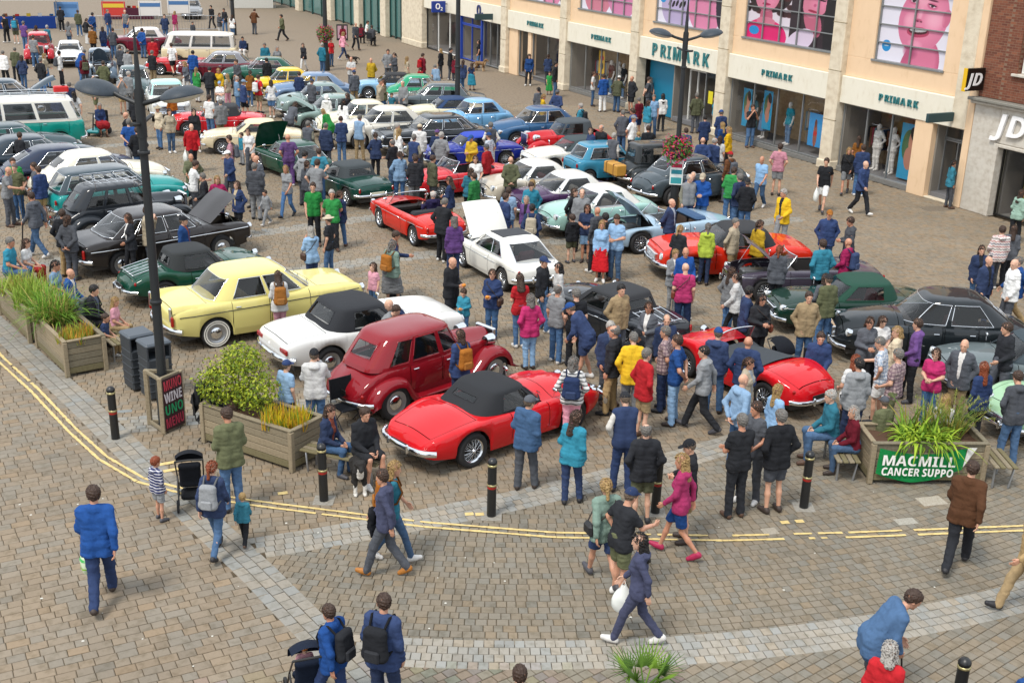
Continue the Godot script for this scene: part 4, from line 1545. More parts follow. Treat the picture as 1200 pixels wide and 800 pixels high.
	if S.has("strip"):
		var q: Array = S.strip    # x from, x to, y from, y to, radius, dark
		for sd in [-1, 1]:
			var p := []
			for k in 15:
				var x: float = lerpf(q[0], q[1], k / 14.0)
				var y: float = lerpf(q[2], q[3], k / 14.0)
				p.append(Vector3(x, y, sd * (side_at(S, x, y) + 0.003)))
			var tb := Buf.new()
			tube(tb, p, q[4], 5)
			part(root, "side_strip", tb, chrome() if q[5] == 0 else mat("dark_strip", Color(0.2, 0.2, 0.2), 0.4))
	for sd in [-1, 1]:
		if S.has("mirror"):
			var q: Array = S.mirror
			var mb := Buf.new()
			tube(mb, [Vector3(q[0], q[1], sd * q[2]), Vector3(q[0], q[1] + 0.1, sd * (q[2] + 0.03))], 0.008, 5)
			ball(mb, Vector3(q[0], q[1] + 0.13, sd * (q[2] + 0.03)), Vector3(0.03, 0.045, 0.075), 8, 5)
			part(root, "mirror", mb, chrome())
	if S.get("wipers", true) and S.has("gh") and not opt.get("open", false):
		var G: Dictionary = S.gh
		for z in [-0.35, 0.15]:
			var tb := Buf.new()
			tube(tb, [Vector3(G.xb[1] + 0.02, G.yb + 0.03, z), Vector3(lerpf(G.xb[1], G.xt[1], 0.22) + 0.03, lerpf(G.yb, G.yt, 0.2), z + 0.32)], 0.008, 4)
			part(root, "wiper", tb, black())
	if S.get("louvres", false) and lift == 0.0:
		for sd in [-1, 1]:
			var lb := holder(root, "louvre_panel")
			for k in 8:
				var sl := Buf.new()
				var x := 1.15 + k * 0.045
				var z: float = sd * 0.34
				var sec2 := section(S, x)
				var yy := 0.0
				for j in range(6, sec2.size() - 1):
					if sec2[j].x >= 0.34 and sec2[j + 1].x <= 0.34:
						yy = lerpf(sec2[j].y, sec2[j + 1].y, (sec2[j].x - 0.34) / maxf(sec2[j].x - sec2[j + 1].x, 0.001))
				rbox(sl, Vector3(x, yy + 0.004, z), Vector3(0.022, 0.018, 0.2), 0.006, Transform3D.IDENTITY)
				part(lb, "louvre", sl, pm)
	if opt.get("rack", false):
		var tb := Buf.new()
		for z in [-0.4, -0.2, 0.0, 0.2, 0.4]:
			tube(tb, [Vector3(x0 + 0.12, chan(pts, 4, x0 + 0.2) + 0.03, z), Vector3(x0 + 0.85, chan(pts, 4, x0 + 0.8) + 0.07, z)], 0.012, 5)
		for x in [x0 + 0.15, x0 + 0.8]:
			tube(tb, [Vector3(x, chan(pts, 4, x) + 0.06, -0.42), Vector3(x, chan(pts, 4, x) + 0.06, 0.42)], 0.012, 5)
		part(root, "luggage_rack", tb, chrome())
	if opt.get("roof_rack", false):
		var tb := Buf.new()
		var G: Dictionary = S.gh
		for k in 6:
			var x := lerpf(G.xt[0] + 0.2, G.xt[1] - 0.15, k / 5.0)
			tube(tb, [Vector3(x, G.yt + 0.07, -0.5), Vector3(x, G.yt + 0.07, 0.5)], 0.012, 5)
		for z in [-0.5, 0.5]:
			tube(tb, [Vector3(G.xt[0] + 0.15, G.yt + 0.07, z), Vector3(G.xt[1] - 0.1, G.yt + 0.07, z)], 0.012, 5)
			tube(tb, [Vector3(G.xt[0] + 0.15, G.yt + 0.16, z), Vector3(G.xt[1] - 0.1, G.yt + 0.16, z)], 0.012, 5)
			for x in [G.xt[0] + 0.25, G.xt[1] - 0.2]:
				tube(tb, [Vector3(x, G.yt + 0.16, z), Vector3(x, G.yt - 0.1, z * 1.02)], 0.012, 5)
		part(root, "roof_rack", tb, chrome())
	if opt.has("fins"):
		for sd in [-1, 1]:
			var fb := Buf.new()
			var rows := []
			for k in 5:
				var t := k / 4.0
				var x := lerpf(x0 + 1.0, x0 + 0.02, t)
				var zz: float = chan(pts, 1, x) * 0.86 * sd
				var yy := chan(pts, 3, x) - 0.02
				rows.append(PackedVector3Array([Vector3(x, yy, zz + 0.06 * sd), Vector3(x, yy + 0.13 * t, zz + 0.03 * sd), Vector3(x, yy + 0.13 * t, zz - 0.01 * sd), Vector3(x, yy, zz - 0.08 * sd)]))
			fb.grid(rows, false, sd > 0)
			part(root, "tail_fin", fb, pm)
			var cb := Buf.new()
			rbox(cb, Vector3(x0 - 0.01, chan(pts, 3, x0 + 0.1) - 0.06, sd * (chan(pts, 1, x0 + 0.1) * 0.86)), Vector3(0.07, 0.34, 0.09), 0.03)
			part(root, "lamp_housing", cb, chrome())
	return root

var SPEC := {}

func scaled(S: Dictionary, kx: float, kz: float, ky: float) -> Dictionary:
	# the same shape at another size
	var T := S.duplicate(true)
	T.wb *= kx
	for p in T.pts:
		p[0] *= kx; p[1] *= kz; p[3] *= ky; p[4] *= ky
	for k in ["hole", "bonnet", "boot"]:
		if T.has(k):
			for e in 2:
				T[k][e] *= kx
	for d in T.get("doors", []):
		d[0] *= kx; d[1] *= kx
	if T.has("gh"):
		for k in ["xb", "xt"]:
			T.gh[k][0] *= kx; T.gh[k][1] *= kx
		for w in T.gh.get("wins", []):
			w[0] *= kx; w[1] *= kx
		T.gh.wb *= kz; T.gh.wt *= kz; T.gh.yb *= ky; T.gh.yt *= ky
	for h in T.get("heads", []) + T.get("tails", []):
		h[0] *= kx; h[1] *= ky; h[2] *= kz
	if T.has("grille"):
		T.grille[0] *= kx; T.grille[1] *= ky
	return T

func car_specs() -> void:
	SPEC["etype"] = {"wb": 2.44, "R": 0.325, "round": 0.2, "sh": 0.84, "sl": 0.2, "wheel": "wire", "tw": 0.18, "track": 1.34,
		"pts": [[-2.2, 0.56, 0.36, 0.60, 0.62], [-1.9, 0.70, 0.31, 0.70, 0.73], [-1.22, 0.81, 0.24, 0.82, 0.86], [-0.5, 0.80, 0.2, 0.80, 0.86], [0.1, 0.79, 0.2, 0.77, 0.85], [0.8, 0.80, 0.2, 0.76, 0.90], [1.4, 0.78, 0.22, 0.74, 0.86], [1.9, 0.66, 0.28, 0.62, 0.70], [2.25, 0.44, 0.36, 0.50, 0.54]],
		"doors": [[-0.35, 0.55]], "boot": [-2.0, -1.08], "bonnet": [0.78, 2.12], "hole": [-0.8, 0.5],
		"gh": {"xb": [-1.12, 0.66], "xt": [-0.66, 0.16], "wb": 0.69, "wt": 0.53, "yb": 0.80, "yt": 1.19, "n": 3.6, "wins": [[-0.5, 0.34]], "bz": 0.5, "bk": 5, "bk0": 4}, "soft": true, "louvres": true,
		"screen": [0.68, 0.80, 0.34, 0.60, 0.9], "heads": [[1.98, 0.60, 0.50, 0.085]], "tails": [[-2.12, 0.50, 0.48, 0.07, 0.22]], "grille": [2.22, 0.42, 0.5, 0.12, "h"], "bump": [0.40, 0.48, 0.90, 0.045], "mirror": [0.75, 0.82, 0.66]}
	var mg := {"wb": 2.31, "R": 0.30, "wheel": "wire", "tw": 0.16, "track": 1.26, "sh": 0.86, "sl": 0.45,
		"pts": [[-1.95, 0.66, 0.36, 0.71, 0.73], [-1.6, 0.72, 0.30, 0.79, 0.82], [-1.1, 0.745, 0.22, 0.82, 0.86], [0.0, 0.755, 0.2, 0.80, 0.85], [0.7, 0.755, 0.2, 0.80, 0.88], [1.3, 0.74, 0.22, 0.78, 0.85], [1.7, 0.71, 0.30, 0.72, 0.77], [1.95, 0.66, 0.36, 0.63, 0.67]],
		"doors": [[-0.45, 0.55]], "boot": [-1.85, -1.15], "bonnet": [0.76, 1.86], "hole": [-0.85, 0.6],
		"screen": [0.74, 0.82, 0.36, 0.60, 0.75], "heads": [[1.86, 0.64, 0.56, 0.085]], "tails": [[-1.93, 0.62, 0.6, 0.16, 0.07]], "grille": [1.95, 0.52, 0.72, 0.17, "v"], "bump": [0.40, 0.45, 0.98, 0.035], "mirror": [0.7, 0.85, 0.66], "strip": [-1.8, 1.75, 0.66, 0.66, 0.009, 0]}
	var mgs := mg.duplicate(true)
	mgs["gh"] = {"xb": [-1.02, 0.78], "xt": [-0.80, 0.22], "wb": 0.68, "wt": 0.54, "yb": 0.81, "yt": 1.23, "n": 4.2, "wins": [[-0.55, 0.42]], "bz": 0.66, "bk": 5, "bk0": 3}
	mgs["soft"] = true
	SPEC["mgb"] = mgs
	var gt := mg.duplicate(true)
	gt["gh"] = {"xb": [-1.80, 0.80], "xt": [-0.98, 0.16], "wb": 0.69, "wt": 0.53, "yb": 0.81, "yt": 1.27, "n": 5.0, "wins": [[-1.12, -0.52], [-0.45, 0.46]], "bz": 0.8}
	gt.erase("boot")
	gt["hole"] = [-1.5, 0.6]
	gt["tails"] = [[-1.93, 0.62, 0.62, 0.2, 0.08]]
	SPEC["gt"] = gt
	var tr := {"wb": 2.25, "R": 0.31, "wheel": "wire", "tw": 0.16, "track": 1.2, "sh": 0.92, "sl": 0.5, "round": 0.2, "tuck": 0.95,
		"pts": [[-1.92, 0.56, 0.38, 0.62, 0.68], [-1.5, 0.68, 0.30, 0.78, 0.84], [-1.1, 0.71, 0.24, 0.85, 0.87], [-0.5, 0.68, 0.22, 0.74, 0.80], [0.1, 0.67, 0.22, 0.70, 0.80], [0.65, 0.70, 0.22, 0.80, 0.86], [1.12, 0.71, 0.24, 0.85, 0.82], [1.5, 0.67, 0.32, 0.76, 0.74], [1.85, 0.46, 0.38, 0.58, 0.60]],
		"doors": [[-0.42, 0.42]], "boot": [-1.8, -1.02], "bonnet": [0.66, 1.66], "hole": [-0.82, 0.52],
		"gh": {"xb": [-0.95, 0.62], "xt": [-0.78, 0.18], "wb": 0.62, "wt": 0.48, "yb": 0.78, "yt": 1.24, "n": 3.8, "wins": [[-0.55, 0.35]], "bz": 0.6, "bk": 5, "bk0": 3}, "soft": true,
		"screen": [0.6, 0.80, 0.36, 0.55, 0.5], "heads": [[1.72, 0.68, 0.42, 0.095]], "tails": [[-1.78, 0.62, 0.56, 0.09, 0.08]], "grille": [1.86, 0.46, 0.5, 0.14, "h"], "bump": [0.38, 0.42, 0.9, 0.035]}
	SPEC["tr"] = tr
	SPEC["conv"] = {"wb": 2.4, "R": 0.325, "tw": 0.18, "track": 1.5, "sh": 0.93, "sl": 0.8,
		"pts": [[-2.15, 0.78, 0.42, 0.77, 0.79], [-1.8, 0.84, 0.33, 0.85, 0.87], [-1.2, 0.87, 0.23, 0.88, 0.92], [0.0, 0.88, 0.21, 0.88, 0.92], [0.7, 0.88, 0.21, 0.88, 0.96], [1.3, 0.87, 0.23, 0.87, 0.94], [1.8, 0.84, 0.32, 0.83, 0.88], [2.1, 0.79, 0.40, 0.76, 0.78]],
		"doors": [[-0.42, 0.62]], "boot": [-2.05, -1.22], "bonnet": [0.82, 2.0], "hole": [-0.95, 0.62],
		"gh": {"xb": [-1.2, 0.78], "xt": [-0.86, 0.16], "wb": 0.80, "wt": 0.63, "yb": 0.89, "yt": 1.36, "n": 5.0, "wins": [[-0.62, 0.42]], "bz": 0.66, "bk": 6, "bk0": 3}, "soft": true,
		"heads": [[2.06, 0.66, 0.64, 0.11]], "tails": [[-2.13, 0.66, 0.60, 0.12, 0.34]], "grille": [2.12, 0.58, 0.8, 0.2, "h"], "bump": [0.45, 0.50, 0.98, 0.05], "mirror": [0.72, 0.92, 0.76]}
	SPEC["zephyr"] = {"wb": 2.72, "R": 0.33, "tw": 0.17, "track": 1.48, "sh": 0.93, "sl": 0.75, "wheel": "white",
		"pts": [[-2.3, 0.78, 0.42, 0.90, 0.90], [-1.9, 0.84, 0.34, 0.98, 0.98], [-1.3, 0.865, 0.24, 1.0, 1.01], [0.0, 0.875, 0.22, 1.0, 1.02], [0.9, 0.875, 0.22, 0.98, 1.03], [1.4, 0.865, 0.24, 0.965, 1.0], [1.9, 0.845, 0.32, 0.95, 0.97], [2.25, 0.81, 0.40, 0.90, 0.88]],
		"doors": [[-0.98, -0.12], [-0.08, 0.86]], "boot": [-2.2, -1.5], "bonnet": [1.1, 2.15], "hole": [-1.2, 0.9],
		"gh": {"xb": [-1.5, 1.06], "xt": [-1.0, 0.40], "wb": 0.80, "wt": 0.63, "yb": 1.0, "yt": 1.55, "n": 4.6, "wins": [[-0.95, -0.16], [-0.06, 0.72]], "bz": 0.84},
		"heads": [[2.26, 0.80, 0.66, 0.10]], "tails": [[-2.3, 0.72, 0.74, 0.24, 0.1]], "grille": [2.28, 0.66, 1.1, 0.22, "h"], "bump": [0.46, 0.50, 1.0, 0.05], "strip": [-2.15, 2.1, 0.80, 0.84, 0.011, 1]}
	var rv := scaled(SPEC["zephyr"], 1.03, 1.01, 0.97)
	rv["wheel"] = "disc"
	rv["strip"] = [-2.2, 2.2, 0.74, 0.80, 0.016, 0]
	rv["gh"]["wins"] = [[-1.38, -1.06], [-0.98, -0.14], [-0.06, 0.74]]
	rv["gh"]["xb"] = [-1.75, 1.05]
	SPEC["rover"] = rv
	SPEC["minor"] = {"wb": 2.25, "R": 0.31, "tw": 0.15, "track": 1.3, "round": 0.2, "sh": 0.84, "sl": 0.45,
		"pts": [[-1.85, 0.50, 0.40, 0.66, 0.74], [-1.5, 0.66, 0.32, 0.84, 0.95], [-1.1, 0.745, 0.25, 0.92, 1.0], [-0.4, 0.775, 0.22, 0.94, 1.0], [0.4, 0.775, 0.22, 0.93, 1.02], [0.8, 0.765, 0.24, 0.90, 1.05], [1.2, 0.745, 0.26, 0.86, 1.0], [1.6, 0.68, 0.34, 0.76, 0.92], [1.92, 0.48, 0.40, 0.60, 0.76]],
		"doors": [[-0.62, 0.0], [0.04, 0.66]], "boot": [-1.72, -1.2], "bonnet": [0.82, 1.8], "hole": [-1.0, 0.72],
		"gh": {"xb": [-1.42, 0.84], "xt": [-0.80, 0.28], "wb": 0.71, "wt": 0.55, "yb": 0.95, "yt": 1.51, "n": 3.5, "wins": [[-0.92, -0.10], [0.0, 0.58]], "bz": 0.55, "bk": 5, "bk0": 3},
		"heads": [[1.74, 0.68, 0.56, 0.09]], "tails": [[-1.76, 0.66, 0.56, 0.14, 0.08]], "grille": [1.93, 0.58, 0.55, 0.22, "h"], "bump": [0.42, 0.44, 0.95, 0.04]}
	var b5 := scaled(SPEC["minor"], 1.155, 1.11, 1.03)
	b5["R"] = 0.335
	b5["track"] = 1.44
	SPEC["big50"] = b5
	var jg := scaled(SPEC["minor"], 1.2, 1.12, 0.96)
	jg["R"] = 0.33
	jg["track"] = 1.48
	jg["gh"]["xb"] = [-1.95, 1.0]
	SPEC["jag"] = jg
	var es := scaled(SPEC["minor"], 1.11, 1.05, 1.03)
	es["gh"]["xb"] = [-1.98, 0.92]
	es["gh"]["xt"] = [-1.62, 0.30]
	es["gh"]["n"] = 5.5
	es["gh"]["wins"] = [[-1.72, -0.92], [-0.84, -0.12], [-0.02, 0.64]]
	es["gh"]["bz"] = 0.78
	es["gh"].erase("bk")
	es["gh"].erase("bk0")
	es["pts"][0] = [-2.06, 0.70, 0.40, 0.84, 0.90]
	es["pts"][1] = [-1.66, 0.76, 0.32, 0.94, 1.0]
	es["tails"] = [[-2.05, 0.72, 0.68, 0.16, 0.08]]
	es["hole"] = [-1.5, 0.8]
	es.erase("boot")
	SPEC["estate"] = es
	var vi := {"wb": 2.6, "R": 0.36, "tw": 0.16, "track": 1.36, "round": 0.10, "arch": -0.1, "sh": 0.9, "sl": 0.1, "overriders": false,
		"pts": [[-2.05, 0.46, 0.40, 0.58, 0.64], [-1.8, 0.56, 0.36, 0.80, 0.88], [-1.35, 0.63, 0.34, 1.0, 1.04], [-0.5, 0.66, 0.34, 1.02, 1.04], [0.3, 0.65, 0.34, 1.0, 1.06], [0.6, 0.58, 0.36, 0.98, 1.10], [1.2, 0.46, 0.40, 0.92, 1.08], [1.68, 0.34, 0.42, 0.84, 1.02]],
		"doors": [[-0.86, -0.06], [-0.02, 0.58]], "bonnet": [0.68, 1.6], "hole": [-1.3, 0.56],
		"gh": {"xb": [-1.74, 0.66], "xt": [-1.26, 0.30], "wb": 0.63, "wt": 0.53, "yb": 1.0, "yt": 1.60, "n": 4.2, "wins": [[-1.36, -0.90], [-0.80, -0.10], [0.0, 0.52]], "bz": 0.5, "bk": 5, "bk0": 3},
		"wings": {"z": [0.46, 0.82], "board": [-0.72, 0.52], "y": 0.36, "lx": 0.35, "lz": 0.44, "ly": 0.92, "gap": 0.10}, "tails": [[-2.0, 0.62, 0.6, 0.08, 0.07]], "grille": [1.70, 0.74, 0.5, 0.56, "v"], "bump": [0.44, 0.46, 1.2, 0.035], "plate": [0.4, 0.62]}
	SPEC["vint"] = vi
	var tx := vi.duplicate(true)
	tx["wb"] = 2.5
	tx["gh"]["n"] = 6.0
	tx["gh"]["yt"] = 1.74
	tx["gh"]["xb"] = [-1.5, 0.62]
	tx["gh"]["xt"] = [-1.36, 0.42]
	SPEC["taxi"] = scaled(tx, 0.86, 0.95, 0.92)
	var vh := vi.duplicate(true)
	vh["gh"] = {"xb": [-1.1, 0.60], "xt": [-0.95, 0.24], "wb": 0.64, "wt": 0.52, "yb": 0.98, "yt": 1.52, "n": 4.0, "wins": [[-0.5, 0.4]], "bz": 0.5, "bk": 5, "bk0": 3}
	vh["soft"] = true
	SPEC["vhood"] = vh
	SPEC["camper"] = {"wb": 2.4, "R": 0.33, "tw": 0.17, "track": 1.46, "round": 0.12, "sh": 0.97, "sl": 0.9, "wipers": false,
		"pts": [[-2.1, 0.80, 0.40, 1.10, 1.12], [-1.7, 0.85, 0.30, 1.14, 1.15], [0.0, 0.865, 0.25, 1.14, 1.15], [1.6, 0.86, 0.28, 1.13, 1.14], [2.12, 0.79, 0.36, 1.06, 1.07]],
		"doors": [[0.55, 1.55], [-0.6, 0.5]], "hole": [-1.9, 1.75],
		"gh": {"xb": [-2.05, 2.06], "xt": [-1.95, 1.72], "wb": 0.845, "wt": 0.72, "yb": 1.12, "yt": 1.96, "n": 7.0, "wins": [[-1.82, -0.78], [-0.68, 0.42], [0.54, 1.6]], "fz": 0.88, "bz": 0.7},
		"heads": [[2.1, 0.78, 0.58, 0.1]], "tails": [[-2.1, 0.72, 0.68, 0.18, 0.08]], "bump": [0.42, 0.44, 1.02, 0.05], "overriders": false}
	SPEC["figaro"] = {"wb": 2.3, "R": 0.295, "tw": 0.16, "track": 1.38, "round": 0.2, "sh": 0.88, "sl": 0.45, "wheel": "white",
		"pts": [[-1.85, 0.64, 0.36, 0.74, 0.78], [-1.5, 0.76, 0.30, 0.86, 0.90], [-1.0, 0.80, 0.22, 0.90, 0.92], [0.0, 0.815, 0.2, 0.88, 0.92], [0.7, 0.81, 0.2, 0.86, 0.94], [1.2, 0.79, 0.22, 0.82, 0.90], [1.6, 0.73, 0.30, 0.75, 0.82], [1.88, 0.60, 0.36, 0.62, 0.68]],
		"doors": [[-0.5, 0.62]], "boot": [-1.75, -1.2], "bonnet": [0.92, 1.8], "hole": [-1.0, 0.75],
		"gh": {"xb": [-1.26, 0.92], "xt": [-0.66, 0.26], "wb": 0.75, "wt": 0.58, "yb": 0.88, "yt": 1.38, "n": 4.2, "wins": [[-0.66, 0.56]], "bz": 0.7},
		"heads": [[1.76, 0.66, 0.56, 0.10]], "tails": [[-1.8, 0.64, 0.6, 0.16, 0.07]], "grille": [1.88, 0.54, 0.7, 0.16, "h"], "bump": [0.40, 0.44, 0.95, 0.04], "mirror": [0.62, 0.93, 0.76]}
	SPEC["mini"] = {"wb": 2.03, "R": 0.25, "tw": 0.14, "track": 1.2, "wheel": "mini", "sh": 0.9, "sl": 0.6,
		"pts": [[-1.5, 0.62, 0.30, 0.78, 0.80], [-1.2, 0.69, 0.22, 0.84, 0.86], [0.0, 0.705, 0.18, 0.84, 0.88], [0.6, 0.705, 0.18, 0.82, 0.90], [1.1, 0.69, 0.2, 0.77, 0.85], [1.53, 0.60, 0.30, 0.63, 0.68]],
		"doors": [[-0.35, 0.55]], "boot": [-1.46, -1.3], "bonnet": [0.8, 1.45], "hole": [-1.1, 0.65],
		"gh": {"xb": [-1.34, 0.82], "xt": [-1.0, 0.28], "wb": 0.67, "wt": 0.56, "yb": 0.84, "yt": 1.36, "n": 5.0, "wins": [[-1.02, -0.32], [-0.24, 0.52]], "bz": 0.76},
		"heads": [[1.42, 0.66, 0.5, 0.085]], "tails": [[-1.5, 0.66, 0.58, 0.16, 0.08]], "grille": [1.52, 0.52, 0.7, 0.18, "h"], "bump": [0.36, 0.36, 1.0, 0.03]}
	SPEC["hatch"] = scaled(SPEC["mini"], 1.28, 1.2, 1.1)
	SPEC["hatch"]["R"] = 0.3

func put_car(called: String, label: String, spec: String, col: String, x: float, z: float, head: float, opt: Dictionary) -> void:
	var S: Dictionary = SPEC[spec]
	if opt.has("sunroof"):
		S = S.duplicate()
		S["sunroof"] = [-0.32, 1.255, 0.72, 0.84]
	make_car(called, label, S, col, Vector3(x, 0, z), head, opt)

func build_cars() -> void:
	car_specs()
	put_car("parked_car", "red low roadster with black soft top and long bonnet", "etype", "d8141e", -0.21, -20.29, 42, {"roof": "1c1f24", "trim": "1c1c1c"})
	put_car("parked_car", "maroon pre-war saloon with separate wings and running boards", "vint", "8e1420", -1.77, -22.31, 45, {"trim": "7a6a52"})
	put_car("parked_car", "white convertible with black soft top between yellow and maroon saloons", "conv", "f2f1ec", -3.20, -24.34, 34, {"roof": "202329", "trim": "202020"})
	put_car("parked_car", "pale yellow finned saloon with whitewall tyres", "zephyr", "efe28c", -5.79, -25.96, 34, {"fins": true, "trim": "8a7a50"})
	put_car("parked_car", "dark green roadster with black hood and chrome boot rack", "tr", "0f4a38", -7.85, -28.43, 36, {"soft": 1, "rack": true, "roof": "2a2e30"})
	put_car("parked_car", "black saloon with raised bonnet and chrome side strip", "rover", "2b2726", -9.56, -31.08, 40, {"lift": 0.75, "trim": "5a2a20"})
	put_car("parked_car", "black pre-war saloon carrying a chrome roof rack", "vint", "262b31", -11.29, -33.75, 38, {"roof_rack": true, "trim": "7a5a30"})
	put_car("parked_car", "turquoise estate with dark grey roof", "estate", "1f9a96", -12.27, -35.99, 36, {"roof": "3a4a52"})
	put_car("parked_car", "ivory saloon with dark red interior beside turquoise estate", "big50", "f0ead6", -13.59, -38.16, 34, {"trim": "6a2020"})
	put_car("parked_car", "midnight blue saloon with chrome window frames", "jag", "1e2c46", -15.09, -39.43, 33, {"trim": "a08050"})
	put_car("parked_car", "blue black fastback saloon behind the midnight blue saloon", "jag", "2a3a46", -16.81, -41.00, 30, {})
	put_car("parked_car", "slate grey saloon between turquoise camper and blue black fastback", "big50", "3d5055", -18.11, -42.63, 30, {})
	put_car("camper_van", "turquoise and white camper van with loaded roof rack", "camper", "129a8c", -19.00, -45.91, 24, {"roof": "efece0", "roof_rack": true, "cat": "van"})
	put_car("parked_car", "dark blue saloon with open bonnet near camper van", "big50", "3a4a56", -22.60, -53.13, 22, {"lift": 0.7})
	put_car("parked_car", "white hardtop coupe parked beside red vintage car at stalls", "gt", "f2f2ee", -26.07, -70.43, 288, {})
	put_car("parked_car", "blue grey saloon with bonnet sides lifted", "vint", "5d6f80", -22.21, -64.28, 288, {"lift": 0.9})
	put_car("parked_car", "grey green rounded saloon facing the lamp post", "minor", "5a6e70", -18.73, -58.71, 290, {})
	put_car("parked_car", "white saloon with mint green roof", "zephyr", "eceee6", -15.75, -53.87, 290, {"roof": "a8dcd0"})
	put_car("parked_car", "maroon and white saloon beside cream camper van", "zephyr", "7a1430", -23.67, -76.46, 200, {"roof": "e8e0dc"})
	put_car("camper_van", "cream camper van with white roof", "camper", "ecdcb4", -18.61, -70.92, 188, {"roof": "f0ece2", "cat": "van"})
	put_car("parked_car", "bright red sports car between cream camper van and maroon saloon", "mgb", "d83038", -18.73, -67.49, 190, {"open": true})
	put_car("parked_car", "maroon saloon with silver roof near cream camper van", "zephyr", "6e1226", -16.01, -65.27, 190, {"roof": "8a8a90"})
	put_car("parked_car", "dark green saloon parked beside bright yellow saloon", "big50", "1d5a48", -13.34, -63.38, 190, {})
	put_car("parked_car", "red sports car with black tonneau behind the lamp head", "mgb", "d8202c", -12.52, -49.80, 190, {"roof": "2a2c30"})
	put_car("parked_car", "cream sports car with cream top parked near dark green bonnets", "mgb", "efe0bc", -10.31, -46.36, 192, {"roof": "eadcb8"})
	put_car("parked_car", "red vintage car among the stall crowd", "vint", "c02430", -28.20, -71.40, 290, {})
	put_car("parked_car", "silver modern hatchback parked beyond the barrier", "hatch", "9a9ea2", -26.92, -100.42, 290, {"group": "modern cars"})
	put_car("parked_car", "bright yellow saloon beside two-tone blue saloon", "minor", "f4c818", -11.59, -59.68, 198, {})
	put_car("parked_car", "blue saloon with dark side beside bright yellow saloon", "big50", "6f8aac", -9.95, -57.94, 198, {})
	put_car("parked_car", "grey green saloon with papers on its windscreen", "minor", "8fa3a0", -9.23, -54.97, 203, {})
	put_car("parked_car", "sage grey saloon with raised bonnet", "minor", "8aa29c", -8.05, -51.52, 203, {"lift": 0.7})
	put_car("parked_car", "pale blue sports car with black hood", "mgb", "8fbfe0", -6.47, -60.97, 190, {"roof": "24262a"})
	put_car("parked_car", "emerald green rounded saloon", "minor", "10a070", -4.64, -58.55, 10, {})
	put_car("parked_car", "dark grey saloon beside emerald green saloon", "zephyr", "566268", -3.73, -55.77, 188, {})
	put_car("parked_car", "small cream saloon with pillar-less cream roof", "minor", "efe8cc", -6.60, -50.10, 203, {})
	put_car("parked_car", "off white saloon with dark red seats", "big50", "d8d4c8", -5.40, -48.40, 205, {"trim": "6a2024"})
	put_car("parked_car", "black saloon with chrome bonnet strip behind the crowd", "rover", "23292e", -3.30, -47.10, 203, {"trim": "3a3030"})
	put_car("parked_car", "cream sports car with navy hood behind black saloon", "mgb", "efe6c4", -3.20, -53.53, 200, {"roof": "22406a"})
	put_car("parked_car", "sky blue small saloon", "minor", "7db8e4", -1.90, -51.30, 212, {})
	put_car("parked_car", "deep blue saloon beside red vintage tourer", "big50", "2f5c86", 0.80, -49.40, 206, {})
	put_car("parked_car", "royal blue roadster with white stripe on hood", "mgb", "1c2f9a", -1.75, -44.70, 205, {"roof": "2a48b8"})
	put_car("parked_car", "red small sports car with round headlights", "mgb", "d4202a", -1.90, -40.20, 214, {"open": true, "hood_down": true})
	put_car("parked_car", "red vintage tourer with grey hood", "vhood", "c8141e", 1.85, -46.70, 203, {"roof": "4a5258"})
	put_car("parked_car", "white small roadster with dark hood beside red vintage tourer", "mgb", "efece0", 2.12, -44.49, 205, {"roof": "3c4a4e"})
	put_car("parked_car", "light blue tiny saloon parked beside black vintage car", "mini", "3a8fb0", 3.27, -43.02, 24, {})
	put_car("parked_car", "black vintage car with tan suitcase on its rack", "taxi", "23282a", 5.15, -42.15, 24, {})
	put_car("parked_car", "dark grey humped saloon parked beside the banner lamp post", "big50", "4a555c", 5.95, -40.20, 30, {})
	put_car("parked_car", "champagne retro coupe with white roof", "figaro", "cfc6b4", 0.55, -39.20, 206, {"roof": "f0efe8", "trim": "9a3030"})
	put_car("parked_car", "purple retro coupe with white roof", "figaro", "43224e", 1.57, -37.47, 206, {"roof": "f0efe8", "trim": "d8ccb8"})
	put_car("parked_car", "mint green retro coupe with white roof", "figaro", "a8d2c8", 2.51, -35.61, 206, {"roof": "f0efe8", "trim": "d8ccb8"})
	put_car("parked_car", "dark green sports car with grey hood and pale number plate", "mgb", "0e4238", -5.61, -39.12, 126, {"roof": "3a4246", "plate": "w", "trim": "7a5030"})
	put_car("parked_car", "green sports car with its whole nose tilted up", "gt", "134a38", -8.10, -42.40, 128, {"lift": -0.9})
	put_car("parked_car", "red open top cabriolet with driver at the wheel", "mgb", "e02818", -2.94, -34.57, 121, {"open": true, "hood_down": true, "trim": "1e1a2c"})
	put_car("parked_car", "white coupe with raised bonnet and black sunroof", "gt", "f1f0e8", -0.26, -30.54, 119, {"lift": 1.0, "sunroof": 1, "trim": "7a2028"})
	put_car("parked_car", "black roadster with black hood and chrome rack hemmed in by the crowd", "mgb", "22262c", 2.28, -26.05, 128, {"rack": true, "roof": "2a2c30"})
	put_car("parked_car", "ice blue sports car with raised bonnet and wire wheels", "etype", "a9c4d8", 4.44, -34.12, 203, {"lift": 0.85, "open": true, "hood_down": true, "roof": "3a5a80"})
	put_car("parked_car", "orange red sports car with black hood", "conv", "e03018", 5.80, -31.38, 190, {"roof": "2a2c30"})
	put_car("parked_car", "dark aubergine roadster with raised bonnet and open cockpit", "mgb", "4c4654", 7.43, -29.55, 186, {"lift": 0.8, "open": true, "trim": "3a3438"})
	put_car("parked_car", "bottle green sports car with green hood and red seats", "mgb", "0a3428", 8.05, -27.15, 186, {"roof": "0c4636", "trim": "8a1420"})
	put_car("parked_car", "black rounded saloon beside bottle green sports car", "big50", "20262a", 9.38, -25.11, 176, {"trim": "5a2424"})
